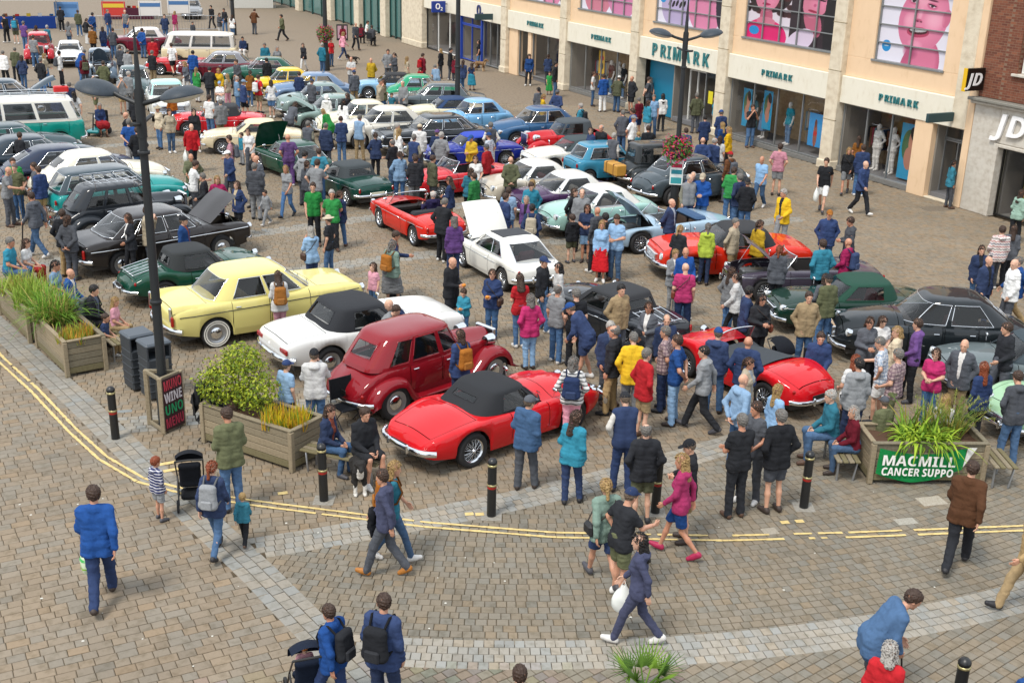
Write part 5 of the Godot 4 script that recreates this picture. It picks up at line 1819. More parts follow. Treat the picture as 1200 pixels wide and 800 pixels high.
	put_car("parked_car", "silver grey roadster with dark hood behind the magenta jumper", "mgb", "6a7678", 10.80, -23.30, 181, {"roof": "3c4a52"})
	put_car("parked_car", "pale green sports car with bonnet scoop at planter corner", "tr", "a4cca4", 10.90, -21.40, 200, {"open": true})
	put_car("parked_car", "red roadster with grey tonneau cover and cutaway doors", "tr", "dc1420", 4.86, -23.03, 126, {"open": true, "tonneau": true, "red": 1})

# ------------------------------------------------------------------ people: one skin per body grown round a posed skeleton; clothes and hair on top
const PAL := {"k": "2a2c31", "n": "31426a", "b": "204c90", "r": "c02028", "w": "e6e6e4", "g": "8a8d90", "d": "565a62", "l": "86acd2", "j": "4a6e9a", "t": "a98f66", "e": "cdbda0", "o": "a0601e", "y": "e0b21c", "v": "2f9a48", "q": "62664a", "p": "e09aac", "m": "b82a64", "u": "6d4a8a", "a": "2f86a0", "c": "7a1a2c", "h": "8fae9e", "i": "b4c84a", "s": "26305e", "s2": "e0e0e0", "x": "9ab0c4", "x2": "8a6f7c", "z": "c8a0a0", "f": "6a4228", "A": "4a4e68"}
const HUE := {"k": "black", "n": "navy", "b": "blue", "r": "red", "w": "white", "g": "grey", "d": "charcoal", "l": "pale blue", "j": "blue denim", "t": "tan", "e": "cream", "o": "rust brown", "y": "yellow", "v": "green", "q": "olive", "p": "pink", "m": "magenta", "u": "purple", "a": "teal", "c": "maroon", "h": "sage green", "i": "lime", "s": "navy striped", "s2": "white striped", "x": "blue checked", "x2": "brown checked", "z": "red patterned", "f": "brown", "A": "slate blue"}
const HAIRS := {"k": ["17120f", "black hair"], "b": ["4a3222", "brown hair"], "y": ["c8a468", "fair hair"], "g": ["86827c", "grey hair"], "w": ["cfcac2", "white hair"], "x": ["888888", "shaved head"], "r": ["a04a1e", "ginger hair"], "o": ["a04a1e", "ginger hair"], "p": ["c86a8a", "pink hair"]}
const SHOES := ["e4e2de", "26262a", "3a2e28", "e8e6e2", "4a4a50", "5a4030", "b4742c", "b02050"]
const SKINS := ["d8a68a", "cf9a7e", "dcae94", "c98f72"]
var body_cache := {}
var head_cache := {}
var hand_buf: Buf

func net(f: PackedFloat32Array, o: Vector3, nx: int, ny: int, nz: int, cell: float, folds := 0.0) -> Buf:
	# surface nets: one vertex in each crossed cell, one quad round each crossed edge
	var b := Buf.new()
	var id := PackedInt32Array()
	id.resize(nx * ny * nz)
	id.fill(-1)
	var sx := 1
	var sy := nx
	var sz := nx * ny
	var lim := cell * 1.8
	for z in nz - 1:
		for y in ny - 1:
			var row := z * sz + y * sy
			for x in nx - 1:
				var p := row + x
				var f0 := f[p]
				if f0 > lim or f0 < -lim:
					continue
				var f1 := f[p + sx]
				var f2 := f[p + sy]
				var f3 := f[p + sx + sy]
				var f4 := f[p + sz]
				var f5 := f[p + sx + sz]
				var f6 := f[p + sy + sz]
				var f7 := f[p + sx + sy + sz]
				var m := int(f0 < 0) + int(f1 < 0) + int(f2 < 0) + int(f3 < 0) + int(f4 < 0) + int(f5 < 0) + int(f6 < 0) + int(f7 < 0)
				if m == 0 or m == 8:
					continue
				var c := Vector3.ZERO
				var n := 0
				if (f0 < 0) != (f1 < 0): c += Vector3(f0 / (f0 - f1), 0, 0); n += 1
				if (f2 < 0) != (f3 < 0): c += Vector3(f2 / (f2 - f3), 1, 0); n += 1
				if (f4 < 0) != (f5 < 0): c += Vector3(f4 / (f4 - f5), 0, 1); n += 1
				if (f6 < 0) != (f7 < 0): c += Vector3(f6 / (f6 - f7), 1, 1); n += 1
				if (f0 < 0) != (f2 < 0): c += Vector3(0, f0 / (f0 - f2), 0); n += 1
				if (f1 < 0) != (f3 < 0): c += Vector3(1, f1 / (f1 - f3), 0); n += 1
				if (f4 < 0) != (f6 < 0): c += Vector3(0, f4 / (f4 - f6), 1); n += 1
				if (f5 < 0) != (f7 < 0): c += Vector3(1, f5 / (f5 - f7), 1); n += 1
				if (f0 < 0) != (f4 < 0): c += Vector3(0, 0, f0 / (f0 - f4)); n += 1
				if (f1 < 0) != (f5 < 0): c += Vector3(1, 0, f1 / (f1 - f5)); n += 1
				if (f2 < 0) != (f6 < 0): c += Vector3(0, 1, f2 / (f2 - f6)); n += 1
				if (f3 < 0) != (f7 < 0): c += Vector3(1, 1, f3 / (f3 - f7)); n += 1
				if n == 0:
					continue
				id[p] = b.v.size()
				b.v.append(o + (Vector3(x, y, z) + c / n) * cell)
				if x > 0 and y > 0 and z > 0:
					if (f0 < 0) != (f1 < 0):
						face(b, id[p], id[p - sy], id[p - sy - sz], id[p - sz], f0 < 0)
					if (f0 < 0) != (f2 < 0):
						face(b, id[p], id[p - sz], id[p - sx - sz], id[p - sx], f0 < 0)
					if (f0 < 0) != (f4 < 0):
						face(b, id[p], id[p - sx], id[p - sx - sy], id[p - sy], f0 < 0)
	if folds > 0.0:
		for k in b.v.size():
			var p := b.v[k]
			var w := noise.get_noise_3d(p.x * 32.0, p.y * 18.0, p.z * 32.0)
			var w2 := noise.get_noise_3d(p.x * 32.0 + 90.0, p.y * 18.0, p.z * 32.0)
			var cr := noise.get_noise_3d(p.x * 9.0, p.y * 48.0, p.z * 9.0 + 40.0)
			b.v[k] = p + Vector3(w + cr * 0.9 * signf(p.x), 0.0, w2 + cr * 0.9 * signf(p.z)) * folds
	return b

func face(b: Buf, p: int, q: int, r: int, s: int, inside: bool) -> void:
	if p < 0 or q < 0 or r < 0 or s < 0:
		return
	if inside:
		b.tri(p, r, q); b.tri(p, s, r)
	else:
		b.tri(p, q, r); b.tri(p, r, s)

func grow(bones: Array, cell: float, k: float, clip := [], folds := 0.0) -> Buf:
	# bones: [a, b, radius a, radius b]; clip: planes [normal, d], kept where normal . p >= d
	var lo := Vector3(9, 9, 9)
	var hi := -lo
	for e in bones:
		var r := Vector3.ONE * (maxf(e[2], e[3]) + cell * 2.5)
		lo = lo.min(e[0] - r).min(e[1] - r)
		hi = hi.max(e[0] + r).max(e[1] + r)
	var nx := int((hi.x - lo.x) / cell) + 2
	var ny := int((hi.y - lo.y) / cell) + 2
	var nz := int((hi.z - lo.z) / cell) + 2
	var f := PackedFloat32Array()
	f.resize(nx * ny * nz)
	f.fill(1.0)
	for e in bones:
		var a: Vector3 = e[0] - lo
		var d: Vector3 = e[1] - e[0]
		var ra: float = e[2]
		var dr: float = e[3] - e[2]
		var dd := maxf(d.length_squared(), 1e-6)
		var m := maxf(e[2], e[3]) + cell * 2.2 + k * 0.5
		var x0 := maxi(0, int((minf(a.x, a.x + d.x) - m) / cell))
		var x1 := mini(nx - 1, int((maxf(a.x, a.x + d.x) + m) / cell) + 1)
		var y0 := maxi(0, int((minf(a.y, a.y + d.y) - m) / cell))
		var y1 := mini(ny - 1, int((maxf(a.y, a.y + d.y) + m) / cell) + 1)
		var z0 := maxi(0, int((minf(a.z, a.z + d.z) - m) / cell))
		var z1 := mini(nz - 1, int((maxf(a.z, a.z + d.z) + m) / cell) + 1)
		for z in range(z0, z1 + 1):
			var pz := z * cell - a.z
			for y in range(y0, y1 + 1):
				var py := y * cell - a.y
				var base := py * d.y + pz * d.z
				var row := (z * ny + y) * nx
				for x in range(x0, x1 + 1):
					var px := x * cell - a.x
					var t := clampf((px * d.x + base) / dd, 0.0, 1.0)
					var ex := px - d.x * t
					var ey := py - d.y * t
					var ez := pz - d.z * t
					var g := sqrt(ex * ex + ey * ey + ez * ez) - ra - dr * t
					var h := f[row + x]
					if g < h - k:
						f[row + x] = g
					elif g < h + k:
						var w := (k - absf(g - h)) / k
						f[row + x] = minf(g, h) - w * w * k * 0.25
	for c in clip:
		var n: Vector3 = c[0]
		for z in nz:
			for y in ny:
				var row := (z * ny + y) * nx
				for x in nx:
					var h := f[row + x]
					if h < 0.08:
						var g: float = c[1] - n.dot(lo + Vector3(x, y, z) * cell)
						if g > h:
							f[row + x] = g
	return net(f, lo, nx, ny, nz, cell, folds)

func field(fn: Callable, lo: Vector3, hi: Vector3, cell: float) -> Buf:
	var nx := int((hi.x - lo.x) / cell) + 2
	var ny := int((hi.y - lo.y) / cell) + 2
	var nz := int((hi.z - lo.z) / cell) + 2
	var f := PackedFloat32Array()
	f.resize(nx * ny * nz)
	for z in nz:
		for y in ny:
			for x in nx:
				f[(z * ny + y) * nx + x] = fn.call(lo + Vector3(x, y, z) * cell)
	return net(f, lo, nx, ny, nz, cell)

func sm(a: float, b: float, k: float) -> float:
	var h := maxf(k - absf(a - b), 0.0) / k
	return minf(a, b) - h * h * k * 0.25

func egg(p: Vector3, c: Vector3, r: Vector3) -> float:
	return ((p - c) / r).length() * minf(r.x, minf(r.y, r.z)) - minf(r.x, minf(r.y, r.z))

func cap(p: Vector3, a: Vector3, b: Vector3, r: float) -> float:
	var d := b - a
	return (p - a - d * clampf((p - a).dot(d) / d.length_squared(), 0.0, 1.0)).length() - r

func skull(p: Vector3) -> float:
	var d := sm(egg(p, Vector3(0, 0.025, -0.012), Vector3(0.076, 0.092, 0.095)), egg(p, Vector3(0, -0.036, 0.020), Vector3(0.060, 0.084, 0.068)), 0.03)
	return d

func head_shape(p: Vector3) -> float:
	var q := Vector3(absf(p.x), p.y, p.z)
	var d := skull(p)
	d = sm(d, cap(q, Vector3(0.01, 0.024, 0.080), Vector3(0.036, 0.022, 0.070), 0.011), 0.02)
	d = -sm(-d, (q - Vector3(0.030, 0.006, 0.098)).length() - 0.017, 0.012)
	d = sm(d, cap(p, Vector3(0, 0.004, 0.086), Vector3(0, -0.030, 0.102), 0.0115), 0.014)
	d = sm(d, egg(q, Vector3(0.076, -0.008, -0.008), Vector3(0.012, 0.031, 0.019)), 0.008)
	d = sm(d, egg(p, Vector3(0, -0.062, 0.082), Vector3(0.025, 0.010, 0.012)), 0.01)
	d = sm(d, egg(p, Vector3(0, -0.098, 0.066), Vector3(0.024, 0.018, 0.020)), 0.02)
	return d

func hair_shape(p: Vector3, style: String) -> float:
	var q := Vector3(absf(p.x), p.y, p.z)
	var wob := noise.get_noise_3d(p.x * 110, p.y * 80, p.z * 110) * 0.017 - 0.004 * clampf(p.y * 12.0, 0.0, 1.0)
	var puff := 0.011
	match style:
		"cap", "beanie":
			var dome := maxf(skull(p) - 0.017, 0.035 - p.y + 0.10 * p.z)
			if style == "beanie":
				return dome
			return sm(dome, egg(p, Vector3(0, 0.052, 0.118), Vector3(0.070, 0.010, 0.068)), 0.01)
		"hat":
			return sm(maxf(skull(p) - 0.018, 0.04 - p.y), egg(p, Vector3(0, 0.05, -0.005), Vector3(0.175, 0.011, 0.185)), 0.02)
		"hood":
			var d := egg(p, Vector3(0, 0.01, -0.02), Vector3(0.112, 0.140, 0.125))
			return maxf(d, minf(0.10 - absf(p.y + 0.0), p.z - 0.03) if false else (p.z - 0.045) * 0.8)
	var d := maxf(skull(p) - puff, 0.75 * p.z - 0.006 - p.y + 0.020 * sin(minf(absf(p.x) * 40.0, PI)) * clampf(p.z * 20.0, 0.0, 1.0)) + wob
	if style == "thin":
		d = maxf(d, 0.004 - ((p - Vector3(0, 0.115, 0.03)) / Vector3(0.085, 0.075, 0.10)).length() * 0.07 + 0.066)
	if style == "long" or style == "bob":
		var low := -0.24 if style == "long" else -0.10
		d = sm(d, cap(q, Vector3(0.062, 0.02, -0.025), Vector3(0.076, low, -0.035), 0.030), 0.02)
		d = sm(d, cap(p, Vector3(0, 0.02, -0.060), Vector3(0, low - 0.02, -0.085), 0.062), 0.03) + wob
		d = maxf(d, -egg(p, Vector3(0, -0.05, 0.085), Vector3(0.064, 0.10, 0.085)))
	elif style == "pony":
		d = sm(d, (p - Vector3(0, 0.03, -0.115)).length() - 0.026, 0.02)
		d = sm(d, cap(p, Vector3(0, 0.02, -0.125), Vector3(0, -0.15, -0.13), 0.026), 0.02) + wob
	return d

func head_mesh(style: String):
	if not head_cache.has(style):
		if style == "head":
			head_cache[style] = field(head_shape, Vector3(-0.11, -0.14, -0.13), Vector3(0.11, 0.14, 0.14), 0.008)
		else:
			var wide := 0.2 if style == "hat" else 0.13
			var low := -0.3 if style == "long" else -0.2 if style in ["bob", "pony"] else -0.13
			head_cache[style] = field(hair_shape.bind(style), Vector3(-wide, low, -0.2), Vector3(wide, 0.16, 0.2), 0.0095).mesh()
	return head_cache[style]

func hand_shape() -> Buf:
	# a relaxed left hand: wrist at the origin, fingers along -y, palm facing -x, thumb towards +z
	if hand_buf == null:
		var b := []
		for k in 4:
			var z := 0.030 - k * 0.019
			b.append([Vector3(0, -0.005, z * 0.55), Vector3(-0.004, -0.085, z), 0.014, 0.0115])
			var l: float = [0.072, 0.080, 0.074, 0.058][k]
			b.append([Vector3(-0.004, -0.085, z), Vector3(-0.016, -0.085 - l * 0.55, z), 0.0100, 0.0092])
			b.append([Vector3(-0.016, -0.085 - l * 0.55, z), Vector3(-0.042, -0.085 - l * 0.95, z), 0.0092, 0.0082])
		b.append([Vector3(-0.004, -0.020, 0.020), Vector3(-0.018, -0.055, 0.048), 0.013, 0.0115])
		b.append([Vector3(-0.018, -0.055, 0.048), Vector3(-0.030, -0.095, 0.050), 0.0110, 0.0090])
		hand_buf = grow(b, 0.0095, 0.006)
	return hand_buf

func skeleton(pose: int, sex: String) -> Dictionary:
	var f := sex == "f"
	var J := {}
	var sh := 0.155 if f else 0.174
	if sex == "c":
		sh = 0.16
	for s in [1, -1]:
		var n := "L" if s > 0 else "R"
		J["hip" + n] = Vector3(0.09 * s, 0.93, 0)
		J["knee" + n] = Vector3((0.10 if not f else 0.085) * s, 0.50, 0.02)
		J["ank" + n] = Vector3((0.115 if not f else 0.085) * s, 0.085, -0.02)
		J["sho" + n] = Vector3(sh * s, 1.425, -0.01)
		J["elb" + n] = Vector3((sh + 0.055) * s, 1.15, -0.035)
		J["wri" + n] = Vector3((sh + 0.06) * s, 0.905, 0.045)
		J["toe" + n] = Vector3(0.03 * s, 0, 0.15)
	J["up"] = Transform3D.IDENTITY
	J["head"] = Transform3D(Basis(Vector3.RIGHT, 0.08), Vector3(0, 1.635, 0.02))
	match pose:
		0:
			J.ankL = Vector3(0.13, 0.085, 0.06)
			J.kneeL = Vector3(0.115, 0.50, 0.06)
			J.wriR = Vector3(-sh - 0.04, 0.90, 0.07)
		10:
			J.ankR = Vector3(-0.15, 0.085, 0.07)
			J.kneeR = Vector3(-0.13, 0.50, 0.06)
			J.head = Transform3D(Basis(Vector3.UP, 0.45) * Basis(Vector3.RIGHT, 0.22), Vector3(0.0, 1.632, 0.025))
			J.wriL = Vector3(sh + 0.02, 0.92, 0.08)
		12:
			# weight on one leg, turned to look aside
			J.ankR = Vector3(-0.17, 0.085, 0.10)
			J.kneeR = Vector3(-0.13, 0.49, 0.10)
			J.up = Transform3D(Basis(Vector3.UP, -0.38) * Basis(Vector3.BACK, 0.05), Vector3(0.03, 0, 0))
			J.wriL = Vector3(sh + 0.01, 1.02, 0.20)
			J.elbL = Vector3(sh + 0.07, 1.15, -0.02)
			J.head = Transform3D(Basis(Vector3.UP, -0.3) * Basis(Vector3.RIGHT, 0.15), Vector3(0.0, 1.632, 0.025))
		14:
			# one arm out, pointing or resting on something
			J.ankL = Vector3(0.15, 0.085, 0.05)
			J.kneeL = Vector3(0.12, 0.49, 0.07)
			J.up = Transform3D(Basis(Vector3.RIGHT, 0.14), Vector3(0, 0.01, -0.13))
			J.elbR = Vector3(-sh - 0.05, 1.22, 0.16)
			J.wriR = Vector3(-sh + 0.02, 1.22, 0.42)
			J.elbL = Vector3(sh + 0.13, 1.19, -0.06)
			J.wriL = Vector3(sh + 0.03, 0.99, 0.05)
			J.head = Transform3D(Basis(Vector3.UP, 0.2) * Basis(Vector3.RIGHT, 0.25), Vector3(0.0, 1.630, 0.035))
		1:
			for s in [1, -1]:
				var n := "L" if s > 0 else "R"
				J["elb" + n] = Vector3((sh + 0.06) * s, 1.16, 0.0)
				J["wri" + n] = Vector3(0.065 * s, 1.13, 0.24)
			J.head = Transform3D(Basis(Vector3.RIGHT, 0.38), Vector3(0, 1.628, 0.035))
		2, 3:
			var a := 1 if pose == 2 else -1
			var p := "L" if a > 0 else "R"
			var q := "R" if a > 0 else "L"
			J["hipL"].y = 0.915; J["hipR"].y = 0.915
			J["knee" + p] = Vector3(0.085 * a, 0.52, 0.19)
			J["ank" + p] = Vector3(0.075 * a, 0.105, 0.32)
			J["toe" + p] = Vector3(0.02 * a, 0.045, 0.15)
			J["knee" + q] = Vector3(-0.085 * a, 0.485, -0.06)
			J["ank" + q] = Vector3(-0.08 * a, 0.165, -0.34)
			J["toe" + q] = Vector3(0, -0.075, 0.13)
			J["elb" + p] = Vector3((sh + 0.05) * a, 1.17, -0.15)
			J["wri" + p] = Vector3((sh + 0.05) * a, 0.93, -0.16)
			J["elb" + q] = Vector3(-(sh + 0.05) * a, 1.16, 0.05)
			J["wri" + q] = Vector3(-(sh + 0.02) * a, 0.98, 0.25)
			J.up = Transform3D(Basis(Vector3.RIGHT, 0.05), Vector3(0, -0.012, -0.95 * sin(0.05)))
		4:
			for s in [1, -1]:
				var n := "L" if s > 0 else "R"
				J["elb" + n] = Vector3((sh + 0.12) * s, 1.17, -0.08)
				J["wri" + n] = Vector3((sh - 0.01) * s, 0.945, 0.05)
		5:
			for s in [1, -1]:
				var n := "L" if s > 0 else "R"
				J["hip" + n] = Vector3(0.095 * s, 0.55, 0.0)
				J["knee" + n] = Vector3(0.13 * s, 0.545, 0.44)
				J["ank" + n] = Vector3(0.13 * s, 0.085, 0.44 if s > 0 else 0.36)
				J["elb" + n] = Vector3((sh + 0.05) * s, 1.16, 0.06)
				J["wri" + n] = Vector3(0.09 * s, 1.05, 0.31)
			J.up = Transform3D(Basis(Vector3.RIGHT, 0.12), Vector3(0, -0.385, -0.10))
		11:
			for s in [1, -1]:
				var n := "L" if s > 0 else "R"
				J["hip" + n] = Vector3(0.095 * s, 0.55, 0.0)
				J["knee" + n] = Vector3(0.13 * s, 0.60, 0.42)
				J["ank" + n] = Vector3(0.13 * s, 0.36, 0.72)
				J["elb" + n] = Vector3((sh + 0.10) * s, 1.20, 0.10)
				J["wri" + n] = Vector3((0.18 if s > 0 else 0.5) * s, 1.22, 0.34 if s > 0 else 0.1)
			J.up = Transform3D(Basis(Vector3.RIGHT, -0.12), Vector3(0, -0.385, 0.10))
		6:
			J.up = Transform3D(Basis(Vector3.RIGHT, 0.62), Vector3(0, 0, 0))
			J.up.origin = Vector3(0, 0.95, -0.06) - J.up.basis * Vector3(0, 0.95, 0)
			J.elbL = Vector3(sh + 0.05, 1.20, 0.14)
			J.wriL = Vector3(sh - 0.02, 1.12, 0.36)
			J.elbR = Vector3(-sh - 0.05, 1.18, 0.10)
			J.wriR = Vector3(-sh + 0.02, 1.05, 0.30)
			J.head = Transform3D(Basis(Vector3.RIGHT, -0.1), Vector3(0, 1.635, 0.03))
			J.ankL.z = 0.1; J.ankR.z = -0.12
		7:
			J.elbR = Vector3(-sh - 0.07, 1.20, 0.13)
			J.wriR = Vector3(-0.09, 1.46, 0.19)
			J.elbL = Vector3(sh + 0.06, 1.18, 0.08)
			J.wriL = Vector3(0.10, 1.40, 0.20)
		8:
			for s in [1, -1]:
				var n := "L" if s > 0 else "R"
				J["elb" + n] = Vector3((sh + 0.09) * s, 1.16, -0.13)
				J["wri" + n] = Vector3(0.05 * s, 0.97, -0.20)
		9:
			J.elbL = Vector3(sh + 0.055, 1.15, 0.07); J.wriL = Vector3(-0.09, 1.17, 0.20)
			J.elbR = Vector3(-sh - 0.055, 1.14, 0.07); J.wriR = Vector3(0.08, 1.13, 0.215)
	for n in ["L", "R"]:
		for k in ["sho", "elb", "wri"]:
			J[k + n] = J.up * J[k + n]
	J.head = J.up * J.head
	if sex == "c":
		J.head = J.head * Transform3D(Basis.from_scale(Vector3.ONE * 1.22), Vector3(0, 0.012, 0))
	return J

func trunk_bones(J: Dictionary, sex: String, e: float, low: float) -> Array:
	var f := sex == "f"
	var b := []
	var U: Transform3D = J.up
	var sh: float = absf(J.shoL.x - J.shoR.x) / 2
	for s in [1, -1]:
		var c := U * Vector3((0.074 if f else 0.086) * s, 1.335, 0.0)
		var w := U * Vector3((0.048 if f else 0.066) * s, 1.11, 0.005)
		var h: Vector3 = U * Vector3(0.076 * s, 0.965, -0.005)
		if sex == "f":
			b.append([U * Vector3(0.07 * s, 1.28, 0.06), U * Vector3(0.07 * s, 1.29, 0.05), 0.07 + e, 0.06 + e])
		b.append([c, w, (0.092 if f else 0.104) + e, (0.088 if f else 0.102) + e])
		b.append([w, h, (0.088 if f else 0.102) + e, (0.112 if f else 0.106) + e])
		b.append([U * Vector3(0.02 * s, 1.43, -0.01), J["shoL" if s > 0 else "shoR"] - Vector3(0.012 * s, 0, 0), 0.062 + e, 0.052 + e])
		if low > 0.0:
			b.append([h, h + Vector3(0.012 * s, -low, 0), 0.109 + e, 0.118 + e])
	return b

func garment(kind: String, pose: int, sex: String) -> Mesh:
	var key := [kind, pose, sex]
	if body_cache.has(key):
		return body_cache[key]
	var J := skeleton(pose, sex)
	var f := sex == "f"
	var b := []
	var clip := []
	var cell := 0.021
	var folds := 0.009
	var k := 0.045
	match kind:
		"body":
			b = trunk_bones(J, sex, 0.0, 0.0)
			b.append([J.up * Vector3(0, 1.42, -0.012), J.head.origin + J.head.basis * Vector3(0, -0.06, -0.012), 0.058 if not f else 0.05, 0.052 if not f else 0.045])
			for n in ["L", "R"]:
				b.append([J["sho" + n], J["elb" + n], 0.050, 0.041])
				b.append([J["elb" + n], J["wri" + n], 0.041, 0.029])
				b.append([J["hip" + n], J["knee" + n], 0.080, 0.044])
				b.append([J["knee" + n], J["knee" + n].lerp(J["ank" + n], 0.4) - Vector3(0, 0, 0.006), 0.044, 0.047])
				b.append([J["knee" + n].lerp(J["ank" + n], 0.4) - Vector3(0, 0, 0.006), J["ank" + n], 0.047, 0.033])
				b.append([J["ank" + n] + Vector3(0, -0.035, -0.02), J["ank" + n] + J["toe" + n] * 0.7 + Vector3(0, -0.045, 0), 0.034, 0.025])
			var B := grow(b, 0.024, 0.03)
			B.add(head_mesh("head"), J.head)
			for n in ["L", "R"]:
				var d: Vector3 = (J["wri" + n] - J["elb" + n]).normalized()
				var y := -d
				var s := 1.0 if n == "L" else -1.0
				var inw := Vector3(s, 0, 0)
				if absf(y.x) > 0.75:
					inw = Vector3(0, 0, -1)
				var z := (inw.cross(y)).normalized() * s
				var x := y.cross(z).normalized()
				B.add(hand_shape(), Transform3D(Basis(x, y, z) if n == "L" else Basis(-x, y, z), J["wri" + n]))
			body_cache[key] = B.mesh()
			return body_cache[key]
		"T", "V", "sleeve", "H", "J":
			var e: float = {"T": 0.014, "V": 0.028, "sleeve": 0.014, "H": 0.020, "J": 0.027}[kind]
			var low: float = 0.0 if pose in [5, 11] else {"T": 0.07, "V": 0.06, "sleeve": 0.0, "H": 0.08, "J": 0.15}[kind]
			if kind != "sleeve":
				b = trunk_bones(J, sex, e, low)
			if kind in ["H", "J", "V"]:
				# collar or hood lying on the shoulders
				b.append([J.up * Vector3(-0.05, 1.475, -0.045), J.up * Vector3(0.05, 1.475, -0.045), 0.052, 0.052])
				if kind == "H":
					b.append([J.up * Vector3(-0.05, 1.44, -0.10), J.up * Vector3(0.05, 1.44, -0.10), 0.05, 0.05])
			for n in ["L", "R"]:
				if kind == "T":
					b.append([J["sho" + n], J["sho" + n].lerp(J["elb" + n], 0.62), 0.060, 0.064])
				elif kind != "V":
					var w := 0.0 if kind != "J" else 0.006
					b.append([J["sho" + n], J["elb" + n], 0.058 + w, 0.052 + w])
					b.append([J["elb" + n], J["elb" + n].lerp(J["wri" + n], 0.93), 0.052 + w, 0.042 + w])
			if not pose in [5, 11] and kind != "sleeve":
				clip.append([Vector3.UP, (0.965 - low - 0.075) if kind != "J" else 0.79])
				if pose == 6:
					clip = []
			folds = {"T": 0.013, "V": 0.005, "sleeve": 0.009, "H": 0.011, "J": 0.012}[kind]
			k = 0.035
		"front":
			b = trunk_bones(J, sex, 0.031, 0.0)
			var U: Transform3D = J.up
			var tilt := 0.0
			clip = [[U.basis * Vector3(1, 0.09, 0), (U.basis * Vector3(1, 0.09, 0)).dot(U * Vector3(-0.052, 1.30, 0))], [U.basis * Vector3(-1, 0.09, 0), (U.basis * Vector3(-1, 0.09, 0)).dot(U * Vector3(0.052, 1.30, 0))], [U.basis * Vector3(0, 0, 1), (U.basis * Vector3(0, 0, 1)).dot(U * Vector3(0, 1.3, 0.03))], [U.basis * Vector3(0, 1, 0), (U.basis * Vector3(0, 1, 0)).dot(U * Vector3(0, 0.98, 0))]]
			folds = 0.004
			cell = 0.017
		"L", "S", "K":
			for n in ["L", "R"]:
				var s := 1 if n == "L" else -1
				b.append([Vector3(0.055 * s, J["hip" + n].y + 0.09, J["hip" + n].z - 0.005), J["hip" + n], 0.114 if f else 0.110, 0.116 if f else 0.110])
				if kind == "L":
					b.append([J["hip" + n], J["knee" + n], 0.104, 0.068 if f else 0.076])
					b.append([J["knee" + n], J["ank" + n] + Vector3(0, -0.012, 0), 0.068 if f else 0.076, 0.057 if f else 0.066])
				elif kind == "S":
					b.append([J["hip" + n], J["hip" + n].lerp(J["knee" + n], 0.85), 0.110, 0.094])
				else:
					b.append([J["hip" + n], J["hip" + n].lerp(J["knee" + n], 1.0) + (Vector3(0, -0.10, 0) if not pose in [5, 11] else Vector3(0, -0.05, 0.03)), 0.125, 0.175])
			if kind == "S" and not pose in [5, 11]:
				clip.append([Vector3.UP, 0.565])
			if kind == "K" and not pose in [5, 11]:
				clip.append([Vector3.UP, 0.32])
			folds = 0.011 if kind != "K" else 0.016
			k = 0.03 if kind != "K" else 0.08
		"shoeL", "shoeR":
			var n := kind.right(1)
			var a: Vector3 = J["ank" + n]
			var t: Vector3 = J["toe" + n]
			var hl := a + Vector3(0, -0.043, -0.035)
			if t.y < -0.02:
				hl = a + Vector3(0, -0.03, -0.045)
			b.append([hl, a + t + Vector3(0, -0.048, 0.01), 0.043, 0.038])
			b.append([a + Vector3(0, -0.01, -0.01), a + t * 0.5 + Vector3(0, -0.04, 0), 0.044, 0.04])
			cell = 0.016
			folds = 0.0
			clip.append([Vector3.UP, 0.002])
	body_cache[key] = grow(b, cell, k, clip, folds).mesh()
	return body_cache[key]

var pattern_cache := {}
func pattern(kind: String) -> StandardMaterial3D:
	# printed and woven cloth
	if pattern_cache.has(kind):
		return pattern_cache[kind]
	var im := Image.create(64, 64, false, Image.FORMAT_RGB8)
	match kind:
		"s", "s2":
			im.fill(Color("26305e") if kind == "s" else Color("e6e6e4"))
			for k in 4:
				im.fill_rect(Rect2i(0, k * 16, 64, 5), Color("e2e2e6") if kind == "s" else Color("26282e"))
		"x", "x2":
			im.fill(Color("e2e4e6") if kind == "x" else Color("b8a2a0"))
			var c := Color("6a86a8") if kind == "x" else Color("50384a")
			for k in 4:
				for p in 64:
					for w in 5:
						im.set_pixel(k * 16 + w, p, im.get_pixel(k * 16 + w, p).lerp(c, 0.6))
						im.set_pixel(p, k * 16 + w, im.get_pixel(p, k * 16 + w).lerp(c, 0.6))
		"z":
			im.fill(Color("e6e0da"))
			for k in 4:
				for p in 64:
					var y := k * 16 + int(absf((p % 16) - 8))
					im.fill_rect(Rect2i(p, y % 64, 1, 5), [Color("a82a30"), Color("2a3460"), Color("a82a30"), Color("3a2a2a")][k])
	for y in 64:
		for x in 64:
			im.set_pixel(x, y, lin(im.get_pixel(x, y), 0.78))
	var m := StandardMaterial3D.new()
	m.resource_name = "patterned_cloth"
	m.albedo_texture = ImageTexture.create_from_image(im)
	m.uv1_triplanar = true
	m.uv1_scale = Vector3.ONE * (3.2 if kind.begins_with("s") else 3.6)
	m.roughness = 0.9
	pattern_cache[kind] = m
	return m

func tone(code: String) -> Color:
	var c := Color(PAL[code])
	var k: float = [0.88, 1.0, 1.1][rng.randi() % 3]
	var g := (c.r + c.g + c.b) / 3.0
	return Color(c.r * k, c.g * k, c.b * k).lerp(Color(g, g, g), rng.randf_range(0.0, 0.22))

